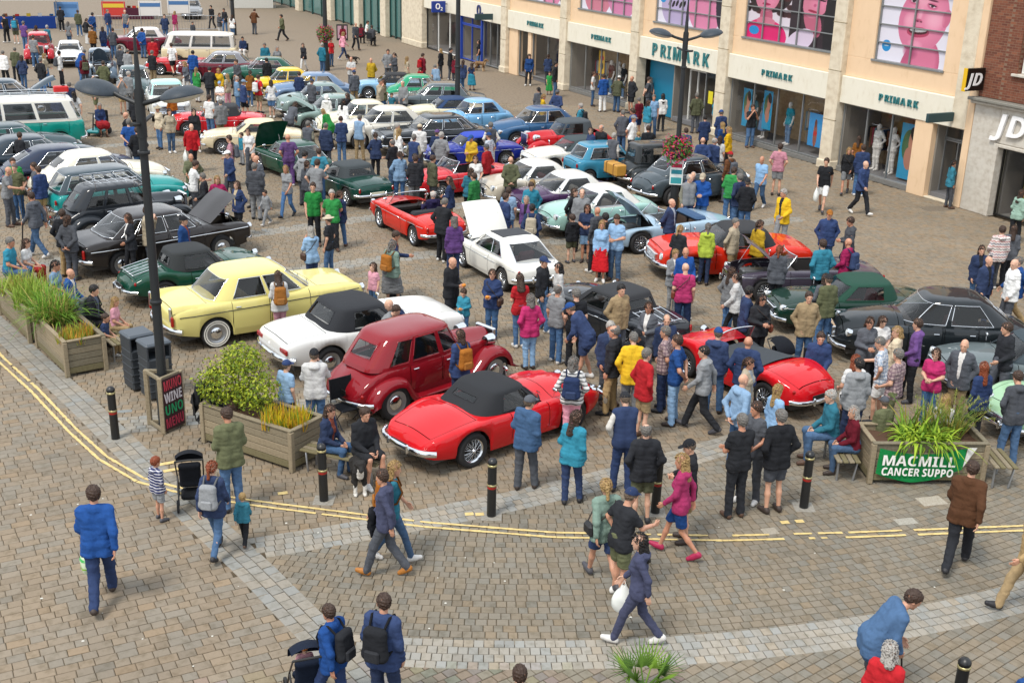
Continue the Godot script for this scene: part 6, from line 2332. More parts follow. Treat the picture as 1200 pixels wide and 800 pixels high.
func dressed(root: Node3D, pose: int, sex: String, hair: String, hairm: Material, top: String, topm: Material, bot: String, botm: Material, shoem: Material, skinm: Material, near := false) -> void:
	part(root, "body", garment("body", pose, sex), skinm)
	part(root, {"T": "shirt", "H": "sweatshirt", "J": "jacket", "V": "gilet"}[top], garment(top, pose, sex), topm)
	if top == "J" and near and rng.randf() < 0.62:
		part(root, "shirt", garment("front", pose, sex), cloth(["e4e2de", "9aa0a6", "5a6478", "b8c4d0", "2a2c32", "8a4a3a", "c8b898"][rng.randi() % 7]))
	if top == "V":
		part(root, "sleeves", garment("sleeve", pose, sex), cloth("d8d4cc" if rng.randf() < 0.5 else "8a8878"))
	part(root, {"L": "trousers", "S": "shorts", "K": "skirt"}[bot], garment(bot, pose, sex), botm)
	for n in ["shoeL", "shoeR"]:
		part(root, "shoe", garment(n, pose, sex), shoem)
	var J := skeleton(pose, sex)
	if hair != "none":
		var h := part(root, "hat" if hair in ["cap", "hat", "beanie"] else "hair", head_mesh(hair), hairm)
		h.transform = J.head * Transform3D(Basis(Vector3.UP, rng.randf_range(-0.25, 0.25)) * Basis.from_scale(Vector3(rng.randf_range(1.0, 1.05), rng.randf_range(0.98, 1.07), rng.randf_range(1.0, 1.05))) if not hair in ["cap", "hat"] else Basis.IDENTITY, Vector3.ZERO)
		if hair in ["cap", "hat"]:
			var u := part(root, "hair", head_mesh("short"), mat("hair", lin(Color("6a5a4a"), 0.7), 0.7))
			u.transform = J.head * Transform3D(Basis.from_scale(Vector3(1.0, 0.97, 1.0)), Vector3(0, -0.004, 0))
	if near:
		for s in [-1, 1]:
			if not body_cache.has("eye"):
				var eb := Buf.new()
				ball(eb, Vector3.ZERO, Vector3(0.013, 0.0065, 0.006), 8, 5)
				body_cache["eye"] = eb.mesh()
			var e := part(root, "eye", body_cache["eye"], mat("eye", Color(0.12, 0.09, 0.08), 0.3))
			e.transform = J.head * Transform3D(Basis.IDENTITY, Vector3(0.031 * s, 0.007, 0.080))

func label_of(r: PackedStringArray, hair_word: String) -> String:
	var who := "child" if r[5] == "c" else "person"
	var gn: String = {"T": "T-shirt", "J": "jacket", "H": "sweatshirt", "V": "gilet"}[r[8]]
	var bn: String = HUE[r[11]] + " " + {"L": "trousers", "S": "shorts", "K": "skirt"}[r[10]]
	if r[11] == "j" and r[10] == "L":
		bn = "blue jeans"
	var act: String = {5: "seated", 2: "walking", 3: "walking", 6: "bending"}.get(int(r[4]), "standing")
	var l := "%s in %s %s and %s, %s, %s %s" % [who, HUE[r[9]], gn, bn, hair_word, act, WHERE[int(r[14])]]
	if l.split(" ").size() > 16:
		l = "%s in %s %s, %s, %s %s" % [who, HUE[r[9]], gn, hair_word, act, WHERE[int(r[14])]]
	if l.split(" ").size() > 16:
		l = "%s in %s %s, %s %s" % [who, HUE[r[9]], gn, act, WHERE[int(r[14])]]
	return l

func build_people() -> void:
	var order := []
	for k in CROWD.size():
		var r: PackedStringArray = CROWD[k].split(" ")
		order.append([float(r[0]) * float(r[0]) + float(r[1]) * float(r[1]), k])
	order.sort_custom(func(a, b): return a[0] < b[0])
	var rank := {}
	for k in order.size():
		rank[order[k][1]] = k
	var far := Node3D.new()
	far.name = "crowd"
	add_child(far)
	far.set_meta("kind", "stuff")
	far.set_meta("label", "far-off crowd of visitors among the cars and stalls beyond")
	far.set_meta("category", "crowd")
	var placed := []
	var used := {}
	for k in CROWD.size():
		var r: PackedStringArray = CROWD[k].split(" ")
		var pose := int(r[4])
		if pose == 2 and k % 2:
			pose = 3
		var sex := r[5]
		var style := r[6]
		if style == "short" and sex == "m" and r[7] in ["g", "w"] and k % 5 < 2:
			style = "thin"
		var hc: String = HAIRS[r[7]][0] if not style in ["cap", "hat", "hood"] else ""
		var word: String = HUE[r[7]] + " cap" if style == "cap" else HUE[r[7]] + " hat" if style == "hat" else "hood up" if style == "hood" else HAIRS[r[7]][1]
		var at := Vector3(float(r[0]), 0, float(r[1]))
		var root: Node3D
		if rank[k] < 300:
			var lab := label_of(r, word)
			if used.has(lab):
				var more: String = " in " + ["white", "black", "brown", "white", "grey", "brown", "tan", "red"][int(r[12])] + " shoes"
				lab = lab.replace(", " + word, "") + more
			used[lab] = true
			root = thing("person", lab, "person", at, deg_to_rad(float(r[3])), "people at the car show")
		else:
			root = holder(far, "visitor", at)
			root.rotation.y = deg_to_rad(float(r[3]))
		root.scale = Vector3.ONE * float(r[2]) / 1.75 * (0.965 if sex == "c" else 1.0)
		if sex != "c":
			var girth := rng.randf_range(0.88, 1.02)
			root.scale *= Vector3(girth, 1, girth)
		var hm: Material = mat("hair", lin(Color(hc), 0.75), 0.65, 0.0, {"albedo_texture": hair_tex, "uv1_triplanar": true, "uv1_scale": Vector3(9, 9, 9)}) if hc else cloth(tone(r[7]))
		var tm: Material = pattern(r[9]) if r[9] in ["s", "s2", "x", "x2", "z"] else cloth(tone(r[9]))
		var fac := fposmod(float(r[3]) + 180.0, 360.0) - 180.0
		dressed(root, pose, sex, style, hm, r[8], tm, r[10], cloth(tone(r[11])), mat("shoe", lin(Color(SHOES[int(r[12])]), 0.75), 0.6), mat("skin", lin(Color(SKINS[int(r[13])]), 0.78), 0.5, 0.0, {"subsurf_scatter_enabled": true, "subsurf_scatter_strength": 0.05}), absf(fac) < 100 and at.z > -34.0)
		placed.append([root, r, pose])
	for e in CARRIED:
		carry(e[0], placed[e[1]][0], placed[e[1]][1], placed[e[1]][2], e[2])

func carry(kind: String, who: Node3D, r: PackedStringArray, pose: int, code: String) -> void:
	# bags, sticks and the like: things of their own, worn or held
	var gn: String = {"T": "T-shirt", "J": "jacket", "H": "sweatshirt", "V": "gilet"}[r[8]]
	var owner := "%s in %s %s %s" % ["child" if r[5] == "c" else "person", HUE[r[9]], gn, WHERE[int(r[14])]]
	var J := skeleton(pose, r[5])
	var c := tone(code)
	var names := {"backpack": [HUE[code] + " backpack worn by ", "backpack"], "shoulder_bag": ["shoulder bag slung on ", "bag"], "carrier_bag": [HUE[code] + " plastic carrier bag held by ", "bag"], "walking_stick": ["dark walking stick held by ", "stick"], "umbrella": ["folded umbrella held by ", "umbrella"], "carried_jacket": ["black jacket carried by ", "jacket"], "snack": ["orange wrapped snack held by ", "food"]}
	var o := thing(kind, names[kind][0] + owner, names[kind][1])
	o.transform = who.transform
	match kind:
		"backpack":
			var b := Buf.new()
			b.add(grow([[Vector3(-0.08, 1.36, -0.22), Vector3(0.08, 1.36, -0.22), 0.07, 0.07], [Vector3(-0.09, 1.08, -0.23), Vector3(0.09, 1.08, -0.23), 0.085, 0.085], [Vector3(-0.08, 1.36, -0.22), Vector3(-0.09, 1.08, -0.23), 0.07, 0.085], [Vector3(0.08, 1.36, -0.22), Vector3(0.09, 1.08, -0.23), 0.07, 0.085], [Vector3(0, 1.36, -0.22), Vector3(0, 1.08, -0.23), 0.075, 0.09]], 0.02, 0.03, [], 0.008), J.up)
			part(o, "pack", b, cloth(c))
			var p := Buf.new()
			rbox(p, Vector3(0, 1.10, -0.325), Vector3(0.2, 0.16, 0.05), 0.02, J.up)
			part(o, "pocket", p, cloth(c.lightened(0.06)))
			for s in [-1, 1]:
				var t := Buf.new()
				tube(t, [J.up * Vector3(0.10 * s, 1.40, -0.17), J.up * Vector3(0.12 * s, 1.50, -0.06), J.up * Vector3(0.125 * s, 1.485, 0.06), J.up * Vector3(0.14 * s, 1.30, 0.15), J.up * Vector3(0.17 * s, 1.12, 0.06), J.up * Vector3(0.15 * s, 1.06, -0.16)], 0.018, 5)
				part(o, "strap", t, cloth(c.darkened(0.3)))
		"shoulder_bag":
			var b := Buf.new()
			rbox(b, Vector3(0.23, 0.98, 0.05), Vector3(0.11, 0.2, 0.26), 0.04, J.up)
			part(o, "pouch", b, mat("bag_leather", lin(Color(["4a3020", "1e1e22", "7a3a20"][rng.randi() % 3]), 0.75), 0.6))
			var t := Buf.new()
			tube(t, [J.up * Vector3(0.24, 1.05, 0.12), J.up * Vector3(0.1, 1.24, 0.19), J.up * Vector3(-0.1, 1.42, 0.14), J.up * Vector3(-0.13, 1.50, 0.0), J.up * Vector3(-0.1, 1.42, -0.13), J.up * Vector3(0.1, 1.22, -0.16), J.up * Vector3(0.24, 1.05, -0.02)], 0.011, 5)
			part(o, "strap", t, mat("bag_leather", lin(Color("2a1e18"), 0.75), 0.6))
		"carrier_bag":
			var w: Vector3 = (J.wriL if code == "g" else J.wriR) + Vector3(0, -0.10, 0)
			var b := Buf.new()
			var rows := []
			for k in 8:
				var t := k / 7.0
				var row := PackedVector3Array()
				for a in 14:
					var an := TAU * a / 14
					var rr := lerpf(0.03, 0.17, minf(1.0, t * 1.9)) * (1.0 - 0.25 * maxf(0.0, t - 0.85) / 0.15)
					row.append(w + Vector3(cos(an) * rr * 0.55, -0.03 - 0.42 * t, sin(an) * rr) + Vector3.ONE * 0.02 * noise.get_noise_3d(an * 6, t * 9, code.unicode_at(0)))
				rows.append(row)
			b.grid(rows, true, true)
			part(o, "bag", b, mat("plastic", lin(Color("e8ebe6") if code == "w" else Color("cfe0c0"), 0.85), 0.35, 0.0, {"backlight_enabled": true, "backlight": Color(0.3, 0.3, 0.3)}))
			if code == "g":
				for y in [3, 5]:
					var g := Buf.new()
					var wide := []
					for e in 2:
						var row := PackedVector3Array()
						for v in rows[y + e]:
							row.append(Vector3(w.x + (v.x - w.x) * 1.03, v.y + (0.02 if e else -0.012), w.z + (v.z - w.z) * 1.03))
						wide.append(row)
					g.grid(wide, true, true)
					part(o, "print_band", g, mat("green_print", lin(Color("2aa040") if y == 3 else Color("8fc832"), 0.8), 0.4))
			var h := Buf.new()
			tube(h, [w + Vector3(0, -0.04, 0.03), w + Vector3(0, 0.04, 0.0), w + Vector3(0, -0.04, -0.03)], 0.008, 5)
			part(o, "handle", h, mat("plastic_handle", Color(0.85, 0.85, 0.82), 0.4))
		"walking_stick", "umbrella":
			var w: Vector3 = J.wriL + Vector3(0.0, -0.06, 0.03)
			var b := Buf.new()
			tube(b, [w + Vector3(0, 0.03, -0.05), w + Vector3(0, 0.05, 0), w, Vector3(w.x + 0.03, 0.01, w.z + 0.12)], 0.012 if kind == "walking_stick" else 0.02, 6)
			part(o, "shaft", b, mat("dark_stick", Color(0.12, 0.1, 0.1), 0.5))
		"carried_jacket":
			var w: Vector3 = J.wriR
			var b := grow([[w + Vector3(-0.08, -0.02, 0.05), w + Vector3(0.08, -0.02, 0.02), 0.06, 0.06], [w + Vector3(-0.06, -0.04, 0.06), w + Vector3(-0.05, -0.28, 0.07), 0.06, 0.07], [w + Vector3(0.07, -0.04, 0.02), w + Vector3(0.08, -0.34, 0.0), 0.06, 0.06]], 0.02, 0.04, [], 0.02)
			part(o, "folded_cloth", b, cloth("1a1c22"))
		"snack":
			var b := Buf.new()
			rbox(b, (J.wriL + J.wriR) / 2 + Vector3(0, 0.03, 0.10), Vector3(0.10, 0.07, 0.08), 0.025)
			part(o, "wrapper", b, mat("orange_wrap", lin(Color("e08a20"), 0.8), 0.6))

var WHERE := ["at the far stalls", "by red vintage car", "by white hardtop coupe", "out in the square", "by maroon and white saloon", "by blue grey saloon", "by grey green rounded saloon", "by bright red sports car", "by maroon saloon", "by white saloon", "by turquoise and white camper van", "by midnight blue saloon", "by cream sports car", "by red sports car", "by blue saloon", "by bright yellow saloon", "by green sports car", "by turquoise estate", "by blue black fastback saloon", "by pale blue sports car", "outside the shops", "by grey green saloon", "by dark grey saloon", "by small cream saloon", "by off white saloon", "by dark green sports car", "by royal blue roadster", "by red small sports car", "by champagne retro coupe", "by deep blue saloon", "by red vintage tourer", "by light blue tiny saloon", "by black vintage car", "by dark grey humped saloon", "by black pre-war saloon", "by black saloon", "by dark green roadster", "by red open top cabriolet", "by pale yellow finned saloon", "by white coupe", "by white convertible", "by black roadster", "by maroon pre-war saloon", "by mint green retro coupe", "by ice blue sports car", "by orange red sports car", "by red roadster", "by red low roadster", "by dark aubergine roadster", "by bottle green sports car", "by silver grey roadster", "by black rounded saloon", "on the kerbside paving", "by pale green sports car"]
var CROWD := [
	"-33.57 -79.90 1.78 240 14 m short k T k L k 0 0 0",
	"-32.70 -79.20 1.81 188 0 m short b T d S q 0 2 0",
	"-30.81 -75.90 1.78 172 0 m short g T u L j 3 3 0",
	"-29.39 -74.23 1.69 160 0 f long b J c L d 1 1 1",
	"-28.53 -73.73 1.80 160 10 m short w J a L d 5 3 1",
	"-27.30 -68.37 1.78 172 10 m short b T g L j 3 3 2",
	"-30.57 -84.79 1.74 180 10 m short b J q L j 0 3 0",
	"-28.51 -80.28 1.61 145 14 f pony b J k L w 3 2 0",
	"-29.00 -83.18 1.74 160 8 m short k J b L j 2 1 0",
	"-28.61 -85.11 1.80 60 0 m short g J n L j 3 0 0",
	"-27.49 -85.42 1.77 -8 10 m short w T g S b 1 0 0",
	"-25.83 -73.79 1.76 180 1 m short b J o L k 5 2 3",
	"-25.40 -74.41 1.70 200 0 f bob b J n S b 2 0 4",
	"-24.34 -72.94 1.81 180 14 m short b J d L j 3 3 2",
	"-28.67 -77.62 1.64 160 0 f bob g T g L j 1 3 0",
	"-32.78 -87.53 1.72 200 1 m short k J k L k 0 3 0",
	"-23.96 -82.62 1.80 20 8 m short b J n L j 1 2 0",
	"-24.54 -87.16 1.64 172 2 f bob y J m L p 3 3 0",
	"-22.58 -84.45 1.20 20 0 c short k J d L k 1 1 0",
	"-23.03 -91.65 1.73 -20 2 m short k J k L k 2 2 0",
	"-21.43 -89.03 1.75 0 12 m short k J k L j 4 1 0",
	"-19.93 -84.84 1.69 160 1 f long b T w L j 1 3 0",
	"-21.14 -86.22 1.66 60 1 f pony b J d L w 4 0 0",
	"-16.95 -74.73 1.72 0 5 m short k J n L w 2 3 3",
	"-19.28 -88.85 1.79 160 14 m short b J f L d 4 2 0",
	"-26.15 -62.83 1.75 215 12 m short g J q L k 1 2 3",
	"-24.78 -60.35 1.64 188 4 f bob b J n L j 5 2 3",
	"-26.16 -61.45 1.73 172 10 m short g J w L k 2 2 3",
	"-23.15 -58.58 1.79 160 4 m short g J k L j 5 2 3",
	"-23.90 -61.08 1.69 120 12 f bob y J e L j 1 0 3",
	"-23.45 -61.82 1.74 120 10 m short k J w L k 3 1 5",
	"-21.98 -61.18 1.62 215 10 f bob b J c L d 5 3 5",
	"-23.05 -63.54 1.76 145 6 m short g J b L j 4 2 5",
	"-20.12 -58.57 1.72 180 4 m short b J q L q 1 0 6",
	"-21.09 -64.16 1.82 180 1 m short b J d L d 2 2 5",
	"-20.32 -62.86 1.82 188 12 m short g J g L j 1 1 5",
	"-22.81 -73.76 1.77 160 8 m short b J b L j 2 3 4",
	"-20.54 -68.15 1.82 188 0 m short b J r L k 1 2 7",
	"-18.99 -62.74 1.78 160 1 m short g J k L t 3 1 3",
	"-19.00 -66.46 1.77 215 2 m short b T w S k 1 2 7",
	"-17.05 -63.26 1.78 215 12 m short k J b L j 3 1 8",
	"-16.39 -59.46 1.66 -20 12 f long y J d L w 4 1 6",
	"-15.41 -57.73 1.63 160 0 f long y J v L w 5 3 3",
	"-17.78 -53.91 1.74 35 7 m cap w T g S t 5 0 9",
	"-17.73 -54.72 1.79 180 12 m short w J g L g 1 2 9",
	"-18.61 -52.85 1.81 -60 0 m short g T g S q 3 0 9",
	"-19.19 -51.26 1.75 240 12 m short g J n L j 5 0 3",
	"-18.70 -49.36 1.79 120 10 m short b J d L j 2 2 3",
	"-18.40 -47.82 1.81 172 1 m short b J n L j 1 3 10",
	"-18.19 -49.17 1.68 215 2 f long k T w L q 1 0 3",
	"-17.05 -48.68 1.70 35 5 f bob w J n K r 5 3 3",
	"-14.43 -43.99 1.78 270 8 m none x J k L d 2 1 3",
	"-13.87 -42.47 1.79 188 8 m short g T b L w 4 2 3",
	"-13.08 -40.87 1.80 200 4 m short b J k L j 3 0 11",
	"-15.32 -47.97 1.79 188 0 m short b J k L k 1 2 3",
	"-13.92 -46.25 1.66 -35 0 f hat e H e L j 2 3 3",
	"-13.28 -45.52 1.68 35 4 f bob b H e L j 0 0 12",
	"-14.55 -50.42 1.78 240 0 m short b J o L j 1 0 13",
	"-12.45 -45.90 1.62 20 0 f long k J k L k 0 0 12",
	"-11.59 -42.25 1.75 30 2 m none x J r L k 0 2 3",
	"-12.54 -48.65 1.76 160 0 m short b T w L j 4 3 13",
	"-11.83 -47.45 1.79 240 12 m short g J g L t 3 2 12",
	"-13.28 -53.52 1.63 0 9 f cap l T w L j 4 2 9",
	"-14.22 -57.27 1.68 -20 10 f bob y J y L o 3 3 3",
	"-13.53 -56.05 1.61 240 0 f long y T e L p 0 2 9",
	"-12.76 -54.58 1.73 120 1 m short w T l L j 5 0 9",
	"-12.15 -53.15 1.79 145 12 m cap l J n S k 1 1 3",
	"-12.69 -56.90 1.67 172 14 f pony b J o L j 3 2 14",
	"-14.58 -56.89 1.79 180 14 m short k J k L d 5 0 3",
	"-13.97 -60.01 1.78 -20 12 m short b J d L d 1 1 15",
	"-9.74 -40.13 1.74 -60 12 m short b T p L g 4 0 16",
	"-9.47 -41.97 1.65 20 12 f pony b T w L d 1 2 16",
	"-10.16 -43.75 1.20 -35 0 c short b T a L g 1 2 16",
	"-9.15 -37.52 1.75 -20 12 m cap w J n L d 3 2 3",
	"-10.22 -37.08 1.75 8 14 m none x J q L d 0 3 17",
	"-8.28 -37.20 1.77 -35 10 m none x J k L d 1 1 3",
	"-16.67 -39.69 1.74 150 10 m short b J k L k 2 1 18",
	"-15.23 -35.58 1.74 20 0 m short b T v L j 2 1 17",
	"-14.31 -34.89 1.77 -35 12 m short b J d L j 4 1 17",
	"-16.52 -85.10 1.79 -60 2 m short k J q L k 5 3 0",
	"-10.85 -80.74 1.77 35 2 m short g J d L k 5 1 0",
	"-11.59 -80.00 1.66 188 1 f bob b J c L d 1 3 0",
	"-10.92 -75.33 1.70 120 2 f bob y H p L n 3 1 0",
	"-11.16 -72.14 1.61 35 4 f pony b T r L j 1 1 3",
	"-11.06 -68.20 1.79 150 4 m short w J a L j 4 1 3",
	"-12.32 -69.39 1.62 -20 2 f bob b J k L w 5 2 3",
	"-13.36 -67.09 1.66 20 8 f bob w T g L p 4 1 3",
	"-14.07 -67.44 1.79 35 12 m short g J a L j 2 3 8",
	"-8.69 -62.76 1.73 0 9 m none x T w L d 4 1 19",
	"-7.59 -62.17 1.77 -8 8 m none x J y L j 0 1 19",
	"-7.83 -57.50 1.74 215 0 m cap n J d L t 4 2 14",
	"-7.12 -65.88 1.80 8 4 m short b J g L d 3 3 3",
	"-6.68 -65.20 1.69 -60 1 f pony k J d L d 0 2 3",
	"-5.95 -64.26 1.62 120 0 f long y T e L d 4 2 3",
	"-5.20 -64.95 1.75 160 12 m short b J c L d 3 2 3",
	"-4.41 -68.17 1.64 240 0 f bob y J k L d 5 0 3",
	"-3.84 -67.70 1.76 120 12 m short k J k L d 0 0 3",
	"-2.46 -73.33 1.64 270 0 f bob k T k L j 5 1 20",
	"-2.52 -64.10 1.40 160 10 f long b T n K a 1 1 3",
	"-2.97 -63.18 1.65 215 12 f long b J n L j 3 2 3",
	"-10.89 -86.66 1.77 90 5 m short b T w L k 1 1 20",
	"-11.02 -84.69 1.68 172 5 f bob b J c L k 1 1 20",
	"-10.14 -83.49 1.76 172 5 m short b J d L k 2 1 20",
	"-10.51 -92.30 1.66 -8 5 f pony y T w L j 3 3 20",
	"-11.09 -53.98 1.66 188 7 f bob b T w S j 0 2 21",
	"-11.90 -55.13 1.73 145 4 m short b T r S t 1 0 21",
	"-9.25 -53.85 1.79 145 1 m cap n J d L d 5 1 21",
	"-9.27 -48.64 1.66 150 6 f bob b J d L d 5 2 12",
	"-6.26 -54.42 1.78 60 7 m short g J e L j 5 3 22",
	"-6.18 -55.21 1.65 -60 1 f bob b J q L j 1 3 22",
	"-5.13 -53.86 1.80 0 12 m short w J g L d 5 1 12",
	"-5.73 -54.40 1.20 0 10 c short b T a L r 5 0 22",
	"-8.07 -50.55 1.61 180 0 f hood w H w L k 3 2 23",
	"-7.15 -48.79 1.70 188 12 f long k J w L k 1 3 23",
	"-7.23 -50.91 1.63 240 9 f bob b J k L k 5 0 23",
	"-7.40 -47.00 1.69 240 6 f pony y J v L k 0 1 24",
	"-6.88 -42.74 1.80 160 0 m short g J n L d 4 1 16",
	"-6.60 -44.60 1.73 200 1 m short b J n L j 5 1 16",
	"-5.98 -44.86 1.78 180 12 m short g V l L t 5 3 3",
	"-7.63 -43.37 1.74 160 0 m short g V d L d 1 3 16",
	"-7.81 -40.45 1.78 200 4 m none x T u L u 3 3 16",
	"-6.83 -37.58 1.78 145 14 m short k H g L d 1 1 25",
	"-6.41 -38.27 1.75 200 8 m short b T a L j 3 2 25",
	"-6.52 -36.57 1.68 145 0 f pony b J d L d 0 2 25",
	"-6.19 -36.20 1.80 160 14 m short b T g L d 2 2 25",
	"-4.99 -41.84 1.63 188 14 f pony b J n L k 4 3 25",
	"-4.22 -40.19 1.74 240 9 m short g J k L j 4 0 25",
	"-4.24 -42.45 1.71 120 10 f long y J w L j 0 2 3",
	"-4.37 -43.15 1.80 120 12 m short w J e L d 2 2 26",
	"-3.55 -40.84 1.81 160 4 m short g V n L t 5 0 27",
	"-3.59 -43.09 1.78 200 12 m cap e J w L d 0 1 26",
	"-2.90 -42.31 1.74 180 12 m cap u J n L d 4 2 27",
	"-2.66 -41.58 1.78 160 4 m short w J g L j 3 2 27",
	"-2.68 -37.60 1.76 120 0 m short b J q L d 1 0 27",
	"-1.02 -39.62 1.78 240 4 m cap d J r L k 0 3 27",
	"-1.60 -41.57 1.72 -35 1 m cap b J y L d 1 1 27",
	"-1.00 -41.98 1.74 240 4 m cap b T x L j 4 1 27",
	"-0.99 -43.98 1.76 200 4 m short g V d L w 2 0 26",
	"-1.29 -38.23 1.64 20 12 f bob b T w L d 0 0 28",
	"-0.19 -37.75 1.75 188 8 m none x J q L d 0 0 28",
	"-3.26 -37.92 1.73 215 10 m short k J k L d 2 2 25",
	"-10.18 -55.97 1.81 172 10 m short b J n L d 3 2 21",
	"-12.70 -60.99 1.78 215 10 m short k J k L d 0 0 15",
	"-4.17 -61.35 1.72 200 6 m short g T l L j 3 2 19",
	"-3.46 -65.13 1.64 160 12 f pony b J c L d 0 0 3",
	"-5.18 -63.55 1.20 188 10 c short b T r L d 0 2 19",
	"-8.09 -36.83 1.76 -20 12 m none x J d L d 2 1 3",
	"0.54 -66.36 1.68 -8 10 f long k J b L k 3 2 20",
	"1.57 -66.67 1.65 172 1 f pony b J n L d 4 2 20",
	"1.86 -62.32 1.81 90 0 m short k J k L j 2 0 20",
	"1.59 -63.22 1.20 8 0 c short b T v K v 4 1 20",
	"3.67 -59.73 1.70 90 4 f pony b T w L j 2 1 20",
	"4.07 -58.11 1.79 200 1 m short b J b L w 5 3 20",
	"4.74 -58.09 1.73 145 14 m cap w J q L j 1 1 20",
	"5.40 -57.74 1.78 -60 4 m none x J k S k 4 3 20",
	"0.89 -54.02 1.64 188 10 f pony k J d L k 2 2 3",
	"1.08 -52.28 1.62 120 12 f pony y J y L k 3 3 29",
	"1.69 -52.74 1.75 160 8 m cap d J n L t 4 3 3",
	"2.56 -49.07 1.76 250 9 m short w J a L d 2 2 29",
	"6.15 -57.40 1.80 90 8 m short b T d L d 4 2 20",
	"5.16 -51.35 1.73 215 1 m short g T c S n 2 1 20",
	"5.49 -50.86 1.68 120 0 f bob b J a L w 5 2 20",
	"5.81 -51.68 1.81 0 0 m short g T l L j 1 3 20",
	"6.37 -53.11 1.64 188 0 f long k H w L k 1 3 20",
	"4.13 -47.21 1.81 172 14 m short g J d L j 5 0 30",
	"4.15 -47.56 1.78 240 8 m short b J k L d 2 2 30",
	"4.58 -47.76 1.81 240 10 m short b J b L j 4 3 30",
	"4.47 -46.42 1.75 60 8 m cap g T w L k 2 3 30",
	"4.84 -44.23 1.74 180 1 m short b J k L d 4 3 31",
	"4.68 -46.05 1.20 200 10 c short y T a L j 4 2 30",
	"3.08 -43.93 1.78 -35 0 m short w J k L d 4 3 31",
	"2.70 -43.76 1.69 -60 10 f long b J n L d 4 2 31",
	"7.83 -52.86 1.76 188 4 m short g J q L d 2 1 20",
	"8.66 -52.86 1.64 270 4 f bob b T a L k 5 3 20",
	"8.14 -48.00 1.81 200 1 m cap b J n L j 5 3 20",
	"7.32 -46.85 1.76 180 1 m short k J n L k 2 0 20",
	"7.83 -45.67 1.70 215 0 f long y J b L k 0 1 20",
	"7.95 -44.89 1.66 240 0 f long y J y L k 2 3 20",
	"9.71 -49.82 1.78 20 7 m short b T k L j 5 3 20",
	"6.17 -43.70 1.79 172 10 m short b J n L k 0 2 32",
	"6.51 -41.76 1.81 180 8 m none x J n L k 1 0 32",
	"6.92 -41.99 1.77 160 12 m short w J n L c 1 1 32",
	"7.26 -42.69 1.69 160 0 f bob b T w L d 3 1 32",
	"7.14 -39.65 1.74 215 0 m cap r J f L d 2 2 33",
	"3.39 -42.46 1.77 180 12 m short w V d L n 5 1 31",
	"8.06 -38.86 1.79 -35 2 m none x T l L j 3 3 33",
	"6.32 -58.20 1.67 240 8 f bob g T g L g 1 1 20",
	"9.06 -40.96 1.81 160 4 m short b T p S g 2 0 3",
	"10.11 -38.66 1.82 -20 2 m short b T k S w 4 0 3",
	"11.58 -41.43 1.66 -20 2 f long y J k S g 4 3 20",
	"11.30 -38.47 1.80 35 2 m none x J n L k 3 2 20",
	"12.54 -43.78 1.64 160 0 f long b T o L k 0 3 20",
	"12.00 -41.20 1.80 172 0 m short b J n L j 0 1 20",
	"14.64 -39.76 1.63 90 10 f pony k J a L d 5 3 20",
	"-14.86 -34.81 1.73 -8 4 m short g T q L j 0 2 17",
	"-14.05 -34.53 1.74 240 0 m short b J n S t 5 2 17",
	"-14.92 -34.19 1.79 90 14 m none x T g L d 5 1 3",
	"-12.88 -31.07 1.81 250 2 m short b H d L j 0 3 34",
	"-11.49 -29.39 1.77 172 4 m short b J k L t 1 1 35",
	"-12.39 -27.98 1.81 90 5 m short g T a L j 4 3 3",
	"-12.17 -28.43 1.61 90 5 f long b T w L r 5 0 3",
	"-10.68 -26.35 1.71 90 5 f pony k T l L j 4 3 3",
	"-10.12 -25.75 1.73 90 5 m none x J b L j 4 1 3",
	"-9.17 -24.52 1.76 90 5 m short k J k L k 2 0 3",
	"-8.68 -24.43 1.45 90 5 f long y T p L t 0 1 3",
	"-8.74 -23.93 1.20 90 5 c short b T n L t 0 1 3",
	"-8.37 -29.19 1.73 90 0 m cap k J b L k 3 0 36",
	"-9.82 -29.44 1.68 -35 12 f bob b J k L k 3 3 35",
	"-9.45 -29.75 1.81 90 7 m short b J e L d 0 2 35",
	"-9.12 -34.14 1.75 -60 12 m short g J k L g 4 1 34",
	"-8.70 -34.12 1.68 8 4 f bob y J m L n 5 1 34",
	"-8.04 -33.74 1.62 -35 4 f bob b J n L k 4 2 35",
	"-9.87 -35.75 1.77 120 14 m short b T w L d 1 1 17",
	"-7.95 -35.70 1.76 172 0 m short g J d L g 1 3 3",
	"-11.26 -29.11 1.69 172 8 f bob b J d L d 4 3 35",
	"-7.06 -36.09 1.64 -20 2 f long y T g L j 1 3 3",
	"-7.52 -35.11 1.10 -35 2 c short k H g L g 3 1 3",
	"-5.73 -33.03 1.81 8 0 m short b T v L k 5 0 37",
	"-5.11 -32.46 1.75 8 8 m short w T v L k 5 3 37",
	"-5.00 -32.87 1.63 180 12 f pony b J n L j 5 0 37",
	"-5.05 -28.63 1.69 215 7 f bob w H l L n 5 3 38",
	"-4.79 -29.81 1.70 250 0 f hat e T k L j 3 0 3",
	"-3.03 -28.29 1.75 90 14 m short b J n L k 1 3 3",
	"-2.99 -27.82 1.62 170 12 f bob g J h K g 5 2 3",
	"-3.34 -27.17 1.25 -35 0 c long b T p L j 3 2 38",
	"-5.16 -24.99 1.63 200 1 f long b J w L p 4 2 38",
	"-1.96 -34.82 1.68 250 1 f long b J n L t 2 3 37",
	"-2.00 -31.67 1.77 145 14 m short g J k L k 0 1 39",
	"-1.57 -29.93 1.70 200 0 f bob g J u L n 0 2 39",
	"-1.42 -25.96 1.79 60 1 m none x H k S k 0 1 40",
	"-1.11 -25.55 1.20 -20 1 c short b H a L j 4 0 40",
	"-0.47 -25.57 1.64 -20 1 f long b J n L j 4 0 41",
	"-1.46 -36.47 1.61 200 12 f bob b J a L k 4 0 37",
